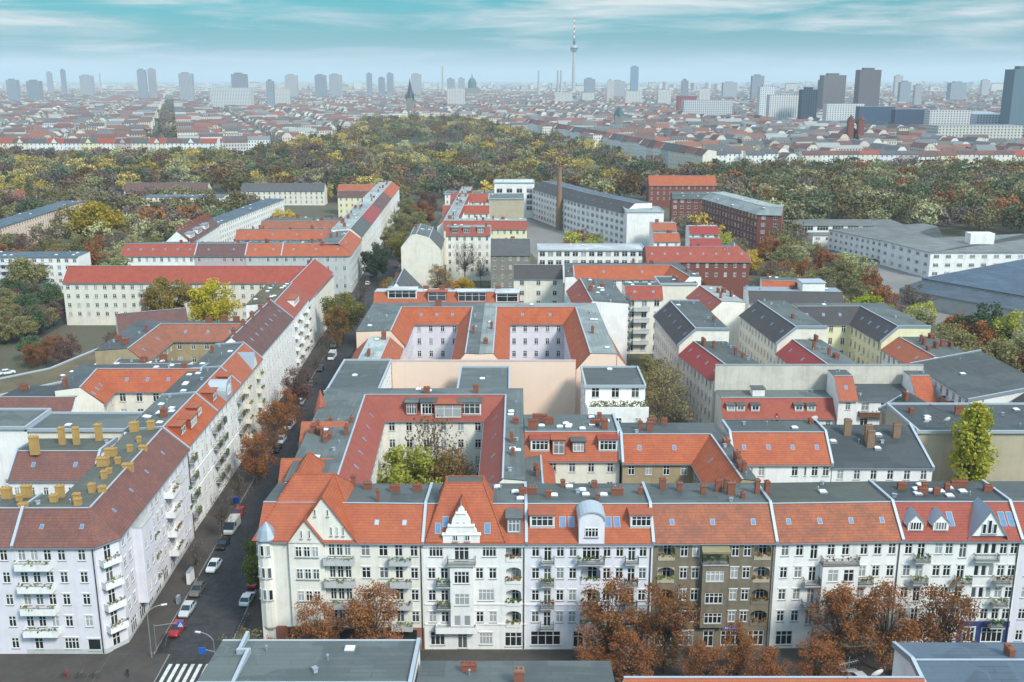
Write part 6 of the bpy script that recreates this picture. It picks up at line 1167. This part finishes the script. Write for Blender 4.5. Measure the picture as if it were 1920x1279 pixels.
for px, ty, wp, D in ((265, 131, 15, 3600), (284, 130, 13, 3650), (347, 138, 24, 3300), (447, 139, 27, 3000), (118, 131, 8, 4800), (92, 136, 9, 4800), (545, 141, 22, 3900), (600, 141, 20, 3900), (628, 140, 22, 4000), (692, 138, 10, 4600), (731, 138, 12, 4400), (780, 139, 18, 4600), (845, 148, 14, 4200), (1106, 148, 20, 3700), (1422, 142, 22, 3300), (1686, 142, 14, 4300), (1700, 154, 20, 2900), (1725, 160, 14, 2700), (1800, 155, 30, 3400), (1285, 151, 12, 2600), (20, 150, 20, 3400), (60, 152, 24, 3300), (160, 142, 22, 4300), (505, 152, 14, 2600), (1370, 155, 26, 3900), (1850, 150, 14, 4500), (715, 146, 12, 3900), (865, 147, 12, 4300), (1160, 152, 24, 4100)):
    tower(px, ty, wp, D, random.choice(((.30, .33, .38), (.38, .38, .40), (.44, .42, .42), (.26, .28, .33))), *gt)
gp = ('long pale prefabricated slab block in the haze', 'hazy prefabricated slab blocks')
for k in range(7): tower(random.choice((random.uniform(0, 720), random.uniform(820, 1400))), random.uniform(164, 176), random.uniform(20, 44), random.uniform(2500, 3400), (.58, .56, .54), *gp, ratio=.3, name='slab_block', cap=False)
tower(1190, 125, 14, 5000, (.16, .24, .34), 'slender blue hotel tower right of the television tower', ratio=.7)
tower(1145, 151, 12, 3300, (.55, .5, .5), 'pale tower with dark flat cap between television tower and hotel')
tower(1521, 168, 29, 1750, (.015, .03, .06), 'dark glass office cube before the brown high rises', ratio=.8); tower(1441, 163, 28, 1900, (.62, .64, .66), 'white banded office tower left of the dark glass cube', ratio=.8); tower(1566, 141, 41, 2250, (.17, .14, .14), 'broad brown high rise with railed top', ratio=.7); tower(1545, 150, 16, 2300, (.10, .12, .15), 'narrow dark tower attached to the broad brown high rise'); tower(1632, 131, 39, 2150, (.13, .10, .11), 'taller brown high rise with railed top', ratio=.7)
tower(1477, 178, 62, 1800, (.60, .60, .60), 'long white stepped office block left of the dark glass cube', ratio=.4, cap=False); tower(1927, 130, 50, 1350, (.10, .16, .21), 'tall dark blue glass tower at the edge with rounded corner', ratio=.8, mats=('bandwall', 'cityroof'))
for px, ty, wp, D, wc, lab in ((1590, 195, 70, 1620, (.6, .6, .6), 'white gridded office block below the brown high rises'), (1650, 200, 66, 1560, (.03, .07, .13), 'dark blue glass office block by the arena'), (1715, 205, 60, 1500, (.02, .05, .11), 'deep blue glass office slab next to the arena block'), (1790, 207, 78, 1450, (.58, .58, .57), 'white gridded office block in front of the arena'), (1880, 215, 80, 1400, (.5, .52, .55), 'grey white office block under the glass tower'), (1850, 236, 160, 1200, (.55, .52, .46), 'long cream commercial range with dark upper storey'), (1330, 188, 90, 2000, (.5, .5, .52), 'long grey office range before the skyline'), (430, 165, 75, 2600, (.55, .55, .55), 'pale housing range left of the dark tower'), (1290, 180, 36, 2200, (.3, .06, .07), 'dark red shopping centre block in the haze')):
    tower(px, ty, wp, D, wc, lab, ratio=.35, name='office_block', cap=False)
g = MB(); g.lathe([(58, 0), (62, 8), (64, 30), (50, 36), (0, 38)], 'zinc', 28); ar = thing('arena', 'oval arena with dark roof beside the blue glass tower', 'arena', (690, 1620, 0)); link('hall', g.mesh('hall'), ar); ar.scale = (1.1, .6, 1)
# television tower, church, chimneys
tv = thing('television_tower', 'slender concrete television tower with steel ball and red white mast', 'tower', (308, 5240, 0)); tv.scale = (1.15, 1.15, 1.07); g = MB(); g.lathe([(16, 0), (8, 30), (5.6, 200), (4.6, 250)], 'concrete', 14); link('shaft', g.mesh('shaft'), tv)
g = MB(); g.lathe([(4.6, 196)]+[(17*math.sin(math.pi*k/12), 216-17*math.cos(math.pi*k/12)) for k in range(1, 12)]+[(5, 234)], 'zinc', 18); g.lathe([(17.2, 213), (17.2, 219)], 'bandglass', 18); link('ball', g.mesh('ball'), tv)
g = MB(); g.lathe([(6, 234), (6, 250), (3.2, 252)], 'bandglass', 12)
for k in range(10): g.lathe([(3.4-.2*k, 252+11.6*k), (3.2-.2*k, 252+11.6*(k+1))], 'signwhite' if k % 2 else 'redlight', 8)
link('mast', g.mesh('mast'), tv)
chh = thing('church', 'dark neo gothic church with a tall pointed spire above the park', 'church', (-225, 2300, 0)); g = MB(); g.box(-8, 0, 0, 8, 16, 45, 'stone'); g.box(-11, 16, 0, 11, 60, 20, 'stone'); link('wall', g.mesh('wall'), chh)
g = MB(); g.lathe([(9, 45), (4.5, 62), (0, 88)], 'hallblue', 8, (0, 8)); g.prism([(-12, 20), (12, 20), (0, 33)], 16, 60, 'hallblue'); 
for sx0 in (-8, 8): g.lathe([(1.6, 40), (1.6, 50), (0, 58)], 'hallblue', 6, (sx0, 0))
link('spire', g.mesh('spire'), chh)
rc_ = thing('church', 'twin towered red brick church above the park front houses', 'church', (392, 1180, 0)); g = MB(); g.box(-9, 0, 0, -2.5, 7, 40, 'brick_red'); g.box(2.5, 0, 0, 9, 7, 40, 'brick_red'); g.box(-9, 7.01, 0, 9, 40, 22, 'brick_red'); link('tower', g.mesh('tower'), rc_)
g = MB(); g.lathe([(4.6, 40), (0, 46)], 'tile_brown', 4, (-5.8, 3.5)); g.lathe([(4.6, 40), (0, 46)], 'tile_brown', 4, (5.8, 3.5)); g.prism([(-9.4, 22), (9.4, 22), (0, 31)], 7.1, 40, 'tile_brown'); link('roof', g.mesh('roof'), rc_)
gc = thing('church', 'church with green copper tower roof near the avenue row', 'church', (155, 1500, 0)); g = MB(); g.box(-6, 0, 0, 6, 12, 34, 'stone'); link('tower', g.mesh('tower'), gc); g = MB(); g.lathe([(8.5, 34), (3, 44), (0, 48)], 'net', 4, (0, 6)); link('roof', g.mesh('roof'), gc)
dm = thing('cathedral', 'domed cathedral silhouette on the hazy skyline', 'cathedral', (-180, 4700, 0)); g = MB(); g.box(-35, 0, 0, 35, 60, 45, 'stone'); link('wall', g.mesh('wall'), dm); g = MB(); g.lathe([(19, 45), (19, 62)]+[(19*math.cos(math.pi*k/16), 62+30*math.sin(math.pi*k/16)) for k in range(1, 8)]+[(2, 92), (2, 102), (0, 110)], 'net', 20, (0, 30)); link('dome', g.mesh('dome'), dm)
for px, ty, D in ((830, 124, 4500), (1010, 132, 4200), (1046, 132, 4000), (1052, 132, 4000), (188, 137, 5000)):
    z = skyz(ty, D); g = MB(); g.lathe([(6, 0), (4, z*.6), (3.4, z)], 'concrete', 10); tag(link('smokestack', g.mesh('smokestack'), None, ((px-960)/1904*D*.9683, D, 0)), 'thin power station smokestack on the skyline', 'smokestack', 'skyline smokestacks')

# ---------------------------------------------------------------- cars
def car_meshes(van=False):
    M_ = {}; hw = .90 if not van else 1.0; L = 2.2 if not van else 2.75
    def loft(prof_lo, mat):          # stations: (x, half width, z bottom, z shoulder)
        g = MB(); S = prof_lo
        ring = lambda s: [(s[0], -s[1]*.94, s[2]), (s[0], -s[1], (s[2]+s[3])*.5), (s[0], -s[1]*.93, s[3]), (s[0], s[1]*.93, s[3]), (s[0], s[1], (s[2]+s[3])*.5), (s[0], s[1]*.94, s[2])]
        for a, b in zip(S, S[1:]):
            A_, B_ = ring(a), ring(b)
            for i in range(6): g.face([A_[i], B_[i], B_[(i+1) % 6], A_[(i+1) % 6]][::-1], mat)
        g.face(ring(S[0]), mat); g.face(ring(S[-1])[::-1], mat); return g
    if not van:
        M_['body'] = loft([(-2.2, .72, .38, .72), (-2.08, .85, .28, .92), (-1.3, hw, .24, .97), (.6, hw, .24, .95), (1.5, .88, .24, .86), (2.05, .80, .28, .74), (2.2, .66, .38, .60)], 'carpaint')
        cab = [(-1.85, .80, .95), (-1.25, .68, 1.42), (.1, .68, 1.46), (1.0, .80, .93)]
    else:
        M_['body'] = loft([(-2.75, .94, .45, 1.0), (-2.7, 1.0, .35, 1.15), (1.5, 1.0, .35, 1.15), (2.4, .96, .35, 1.05), (2.75, .84, .4, .85)], 'carpaint')
        cab = [(-2.7, .97, 1.12), (-2.6, .92, 2.25), (1.1, .92, 2.3), (2.2, .93, 1.05)]
    g = MB(); gm = 'rubberblack'
    pts = lambda s, sg: (s[0], sg*s[1], s[2])
    side = [pts(s, -1) for s in cab]; sd2 = [pts(s, 1) for s in cab]; gl = 'bandglass'
    g.face(side[::-1] if False else [side[0], side[3], side[2], side[1]], gl if not van else 'carpaint'); g.face([sd2[0], sd2[1], sd2[2], sd2[3]], gl if not van else 'carpaint')
    g.face([side[3], sd2[3], sd2[2], side[2]], gl); g.face([sd2[0], side[0], side[1], sd2[1]], gl if not van else 'carpaint')
    if van:
        for sg in (-1, 1): g.face([(.2, sg*.965, 1.3), (1.5, sg*.95, 1.3), (1.05, sg*.94, 2.0), (.2, sg*.94, 2.0)], gl)
    M_['cabin'] = g
    g = MB(); a, b = cab[1], cab[2]; g.box(a[0]-.06, -a[1]-.03, a[2], b[0]+.08, a[1]+.03, a[2]+.07, 'carpaint')
    if not van:
        for x0, x1 in ((cab[0], cab[1]), (cab[3], cab[2])):
            for sg in (-1, 1): g.tube(pts(x0, sg), pts(x1, sg), .05, .05, 'carpaint', 5)
        for sg in (-1, 1): g.tube((-.45, sg*.81, .95), (-.45, sg*.69, 1.44), .045, .045, 'carpaint', 5)
    M_['roof'] = g
    g = MB(); g.tube((0, -.11, 0), (0, .11, 0), .33, .33, 'tyre', 14); g.tube((0, -.125, 0), (0, .125, 0), .19, .19, 'steel', 10); M_['wheel'] = g
    g = MB(); g.box(-.05, -.17, -.06, .05, .17, .06, 'lampglass'); M_['headlight'] = g
    g = MB(); g.box(-.05, -.14, -.08, .05, .14, .08, 'redlight'); M_['tail_light'] = g
    return {k: v.mesh(k, k in ('wheel',)) for k, v in M_.items()}, L
CARM = {False: car_meshes(False), True: car_meshes(True)}
def car(x, y, col, label, rz=90, van=False, group=None, z=.012):
    M_, L = CARM[van]; o = thing('parked_van' if van else 'parked_car', label, 'van' if van else 'car', (x, y, z), R(rz), group)
    for k in ('body', 'cabin', 'roof'): link(k, M_[k], o).color = (*col, 1)
    for sx0 in (-1, 1):
        for sg in (-1, 1): link('wheel', M_['wheel'], o, (sx0*L*.62, sg*.80, .33))
        link('headlight', M_['headlight'], o, (L*.945, sx0*.56, .62 if not van else .78)); link('tail_light', M_['tail_light'], o, (-L*.955, sx0*.62, .74 if not van else .9))
    return o
WHT, BLK, GRE, RED_, SIL, BLU = (.72, .73, .74), (.012, .013, .016), (.13, .12, .115), (.34, .012, .018), (.48, .50, .52), (.02, .04, .12)
for x, y, c, l_, v, rz in ((-53.1, 144.5, RED_, 'dark red car parked first behind the zebra crossing', 0, -92), (-53.4, 150.6, SIL, 'silver white car parked behind the dark red car', 0, -92), (-53.7, 157.3, GRE, 'brown grey car parked beside the white street cabinet', 0, -92), (-53.4, 166, WHT, 'white estate car standing alone at the wide gap', 0, -94), (-54.2, 175, BLK, 'black car parked under the lavender balconies', 0, -92), (-54.4, 182, (.5, .5, .47), 'dirty white van covered with leaves', 1, -92), (-54.8, 189, RED_, 'bright red car behind the leaf covered van', 0, -92),
        (-44.6, 160.3, RED_, 'red car parked next to the corner turret', 0, 88), (-44.4, 154.2, WHT, 'white hatchback parked behind the red car at the turret', 0, 88), (-55.4, 225.5, BLK, 'black car near the dark green tree with silver car behind', 0, -92), (-55.7, 231.5, SIL, 'silver car behind the black car near the green tree', 0, -92), (-56, 242.5, WHT, 'white delivery van parked beyond the silver car', 1, -92), (-56.4, 254, BLU, 'dark blue car under the maroon tree', 0, -92),
        (-56.4, 307, WHT, 'large white delivery van standing in the middle of the street', 1, -92), (-58.4, 322, SIL, 'silver car in front of the large delivery van', 0, -92), (-57.6, 294, BLK, 'black car behind the large delivery van', 0, -92), (-50.5, 395, BLK, 'black car driving at the far crossing', 0, -92), (-51.3, 404, WHT, 'white car following the black car at the crossing', 0, -92)):
    car(x, y, c, l_, rz, bool(v))
random.seed(9)
for k in range(26):
    y = 262+k*8.2
    if k % 5 == 3: continue
    x = -44.9+sx_(y) if k % 2 else -53.6+sx_(y)
    if abs(y-307) < 9 or abs(y-322) < 8 or abs(y-294) < 8: continue
    car(x, y, random.choice((WHT, BLK, GRE, SIL, BLU, RED_)), 'small parked car further up the tree lined street', 90, False, 'cars parked up the street')
for x, y, c, v in ((47.6, 130.6, BLK, 0), (50.3, 130.8, SIL, 0), (57.6, 130.4, WHT, 1)): car(x, y, c, {0: 'dark' if c == BLK else 'silver', 1: 'white'}[v]+(' van' if v else ' car')+' parked at an angle under the rust brown trees', 105, bool(v), None, .12)
for x, y, c in ((166, 500, WHT), (169, 494, SIL), (172, 488, WHT), (174, 482, GRE), (162, 508, BLU)): car(x, y, c, 'small car parked at the warehouse loading yard', 20, False, 'cars in the loading yard')
for x, y in ((-176, 372), (-170, 378), (-185, 376), (-166, 366), (-160, 300), (-150, 290)): car(x, y, random.choice((WHT, RED_, BLK)), 'car in the parking lot by the maroon trees', random.uniform(0, 60), False, 'cars in the parking lot by the maroon trees')
# ---------------------------------------------------------------- street furniture
def lamp(x, y, ang, label, h=8.5):
    o = thing('street_lamp', label, 'lamp', (x, y, .12), R(ang)); g = MB(); g.tube((0, 0, 0), (0, 0, h*.84), .09, .06, 'steel', 8); g.tube((0, 0, 0), (0, 0, .9), .14, .13, 'steel', 8)
    p = [(2.1*(1-math.cos(t*math.pi/2/6)), 0, h*.84+1.3*math.sin(t*math.pi/2/6)) for t in range(7)]
    for a, b in zip(p, p[1:]): g.tube(a, b, .05, .045, 'steel', 6)
    link('pole', g.mesh('pole'), o); g = MB(); g.box(2.05, -.14, h*.84+1.2, 2.9, .14, h*.84+1.36, 'lampglass'); link('lamp_head', g.mesh('lamp_head'), o); return o
lamp(-54.6, 137.0, 20, 'curved steel street lamp at the corner by the bicycles'); lamp(-43.2, 131.5, 165, 'curved steel street lamp beside the foreground roof', 7)
def xsign(x, y, label, arm=2.8, ang=0):
    o = thing('crossing_sign', label, 'sign', (x, y, .12), R(ang)); g = MB(); g.tube((0, 0, 0), (0, 0, 4.6), .06, .05, 'steel', 7); g.tube((0, 0, 4.4), (arm, 0, 5.0), .045, .045, 'steel', 6); link('post', g.mesh('post'), o)
    g = MB(); g.box(arm-.45, -.06, 4.2, arm+.55, .06, 5.2, 'signblue'); s = link('sign_panel', g.mesh('sign_panel'), o); g = MB(); g.prism([(arm-.33, 4.32), (arm+.43, 4.32), (arm+.05, 5.06)], -.075, -.061, 'signwhite'); link('sign_symbol', g.mesh('sign_symbol'), s)
    g = MB(); g.box(arm, -.09, 4.55, arm+.1, -.076, 4.8, 'rubberblack'); g.box(arm-.12, -.09, 4.38, arm-.02, -.076, 4.55, 'rubberblack'); g.box(arm+.12, -.09, 4.38, arm+.22, -.076, 4.55, 'rubberblack'); g.box(arm+.01, -.09, 4.83, arm+.09, -.076, 4.9, 'rubberblack'); link('walking_figure', g.mesh('walking_figure'), s); return o
xsign(-54.4, 138.6, 'blue pedestrian crossing sign on an arm by the dark red car', 4.0); xsign(-42.6, 131.2, 'blue pedestrian crossing sign beside the foreground roof', 2.2, 180)
g = MB(); g.box(-.3, -1.1, 0, .3, 1.1, 2.2, 'signwhite'); g.box(-.34, -1.15, 2.2, .34, 1.15, 2.3, 'zinc'); tag(link('street_cabinet', g.mesh('street_cabinet'), None, (-56.0, 161, .12), R(-4)), 'white street cabinet beside the brown grey car', 'cabinet')
g = MB(); g.box(-.25, -.5, 0, .25, .5, 1.3, 'zinc'); tag(link('street_cabinet', g.mesh('street_cabinet'), None, (-55.8, 153.6, .12)), 'small grey street cabinet by the silver white car', 'cabinet')
g = MB(); g.box(-1.0, -.3, .3, 1.0, .3, 2.6, 'rubberblack'); g.box(-.8, -.31, .9, .8, -.301, 2.3, 'yellowbin'); tag(link('advertising_board', g.mesh('advertising_board'), None, (-55.8, 210, .12), R(-10)), 'black and yellow poster board on the pavement', 'board')
for x, y, m_, l_ in ((-56.6, 219, 'yellowbin', 'yellow waste bin beside the black car'), (-56.8, 221, 'bluebin', 'blue waste bin beside the yellow bin'), (-57.0, 195, 'bluebin', 'blue tarpaulin covered cart on the pavement')):
    g = MB(); g.prism([(-.5, .1), (.5, .1), (.6, 1.15), (.5, 1.3), (-.5, 1.25), (-.6, 1.1)], -.45, .45, m_); g.tube((-.35, -.46, .1), (-.35, .46, .1), .1, .1, 'tyre', 8); tag(link('waste_bin', g.mesh('waste_bin'), None, (x, y, .12)), l_, 'bin')
def bike(x, y, ang, label, group):
    if 'bike' not in WC:
        g = MB()
        for cx in (-.52, .52):
            for k in range(14):
                a, b = 2*math.pi*k/14, 2*math.pi*(k+1)/14; g.tube((cx+.33*math.cos(a), 0, .34+.33*math.sin(a)), (cx+.33*math.cos(b), 0, .34+.33*math.sin(b)), .02, .02, 'tyre', 4, False)
        w = g; f = MB()
        for p, q in (((-.52, .34), (-.1, .32)), ((-.1, .32), (.36, .82)), ((-.1, .32), (-.22, .86)), ((-.22, .78), (.36, .82)), ((-.52, .34), (-.2, .76)), ((.52, .34), (.34, .98))): f.tube((p[0], 0, p[1]), (q[0], 0, q[1]), .022, .022, 'iron', 5)
        h = MB(); h.tube((.34, -.28, 1.0), (.34, .28, 1.0), .018, .018, 'steel', 5); s = MB(); s.box(-.34, -.08, .87, -.1, .08, .93, 'rubberblack'); WC['bike'] = (w.mesh('wheel'), f.mesh('frame'), h.mesh('handlebar'), s.mesh('saddle'))
    o = thing('bicycle', label, 'bicycle', (x, y, .12), R(ang), group)
    for n_, me in zip(('wheels', 'frame', 'handlebar', 'saddle'), WC['bike']): link(n_, me, o)
for k in range(7): bike(-53.4-.12*k, 138.8+.62*k, 15+7*(k % 3), 'bicycle in the rack by the corner lamp', 'bicycles at the corner lamp')
for k in range(7): bike(-43.0, 143.5+.75*k, 10+8*(k % 3), 'bicycle in the rack by the corner turret', 'bicycles at the corner turret')
for k in range(5): bike(-58.5, 188+.9*k, 20*(k % 2), 'bicycle leaning near the street houses', 'bicycles by the street houses')
for k in range(3): bike(-61-2.2*k, 131.5, 5*k, 'bicycle parked before the lavender corner house', 'bicycles before the lavender house')
def person(x, y, ang, top, legs, label, h=1.72):
    """one continuous lofted figure: legs, torso, arms and head grown with a skin surface"""
    V = [(0, 0, .95), (0, 0, 1.2), (0, 0, 1.42), (0, .01, 1.52), (0, .02, 1.62), (0, .01, 1.74), (.1, 0, .88), (.13, .08, .48), (.13, .02, .06), (.14, .16, .04), (-.1, 0, .88), (-.12, -.06, .48), (-.12, -.16, .08), (-.13, -.04, .04), (.2, 0, 1.4), (.27, .02, 1.12), (.25, .14, .9), (-.2, 0, 1.4), (-.27, -.02, 1.12), (-.25, .08, .88)]
    E = [(0, 1), (1, 2), (2, 3), (3, 4), (4, 5), (0, 6), (6, 7), (7, 8), (8, 9), (0, 10), (10, 11), (11, 12), (12, 13), (2, 14), (14, 15), (15, 16), (2, 17), (17, 18), (18, 19)]
    Rr = [.15, .15, .13, .06, .10, .07, .10, .07, .05, .04, .10, .07, .05, .04, .065, .05, .04, .065, .05, .04]
    me = bpy.data.meshes.new('person'); me.from_pydata(V, E, []); o = link('person', me, None, (x, y, .12), R(ang), h/1.82); me.materials.append(MATS[top])
    md = o.modifiers.new('skin', 'SKIN'); sv = me.skin_vertices[0].data
    for i, r in enumerate(Rr): sv[i].radius = (r, r*.85); sv[i].use_root = i == 0
    o.modifiers.new('sub', 'SUBSURF').render_levels = 1; tag(o, label, 'person')
    g = MB(); g.lathe([(0, 1.81), (.09, 1.79), (.115, 1.70), (.11, 1.60), (.06, 1.57)], 'wood', 10, (0, -.015)); link('hair', g.mesh('hair'), o)
    g = MB()
    g.lathe([(.17, .9), (.175, 1.2), (.16, 1.42), (.07, 1.5)], top, 10); link('coat', g.mesh('coat'), o); return o
person(-56.2, 131.6, 40, 'cloth_black', 'cloth_black', 'person in a dark coat walking on the corner pavement'); person(-65, 131.4, -70, 'cloth_red', 'cloth_black', 'person in a red jacket before the lavender house')
# aerial and dish on the foreground ridge
an = thing('roof_aerial', 'thin metal television aerial on the orange ridge at the bottom edge', 'aerial', (36.6, 98, 20.2)); g = MB(); g.tube((0, 0, 0), (0, 0, 4.2), .04, .03, 'steel', 6); g.tube((-1, 0, 3.2), (1, .2, 3.6), .02, .02, 'steel', 5); g.tube((-.8, 0, 2.4), (.8, -.2, 2.6), .02, .02, 'steel', 5); link('mast', g.mesh('mast'), an)
g = MB()
for k in range(9):
    x = -1+.25*k; g.tube((x, -.4+.025*k, 3.2+.05*k), (x, .4+.025*k, 3.2+.05*k), .012, .012, 'steel', 4); g.tube((x*.8, 0, 2.3+.02*k), (x*.8, -.1, 2.9+.02*k), .012, .012, 'steel', 4)
link('rods', g.mesh('rods'), an)
def dish(x, y, z, label, r=.75):
    o = thing('satellite_dish', label, 'dish', (x, y, z), R(200)); g = MB(); g.lathe([(0, -.12), (r*.5, -.07), (r, .06)], 'signwhite', 18); d = link('reflector', g.mesh('reflector'), o, (0, 0, 1.0)); d.rotation_euler = (R(62), 0, 0); g = MB(); g.tube((0, 0, -.4), (0, 0, 1.0), .05, .05, 'steel', 6); link('bracket', g.mesh('bracket'), o)
dish(40.0, 98.5, 21.0, 'white satellite dish on the orange ridge at the bottom edge'); dish(57.0, 182.3, 21.6, 'big white satellite dish on the roof edge of the arched window house', 1.0); dish(79.5, 184.5, 20.5, 'white dish beside the peeling stucco wing'); dish(84, 186, 20.3, 'white dish on the house behind the poplar')
# ---------------------------------------------------------------- air
hz = MB(); hz.box(-46000, -2000, -1.5, 46000, 71000, 400, 'earth'); hm = bpy.data.materials.new('haze'); hm.use_nodes = True; t_ = hm.node_tree; t_.nodes.clear()
pv = N(t_, 'ShaderNodeVolumePrincipled'); pv.inputs['Density'].default_value = HAZE_D; pv.inputs['Color'].default_value = (*HAZE_C, 1); pv.inputs['Anisotropy'].default_value = 0.0
mo = N(t_, 'ShaderNodeOutputMaterial'); t_.links.new(pv.outputs[0], mo.inputs['Volume']); me = hz.mesh('haze'); me.materials.clear(); me.materials.append(hm)
tag(link('haze', me), 'thin bluish haze over the whole city', 'haze', None, 'stuff')
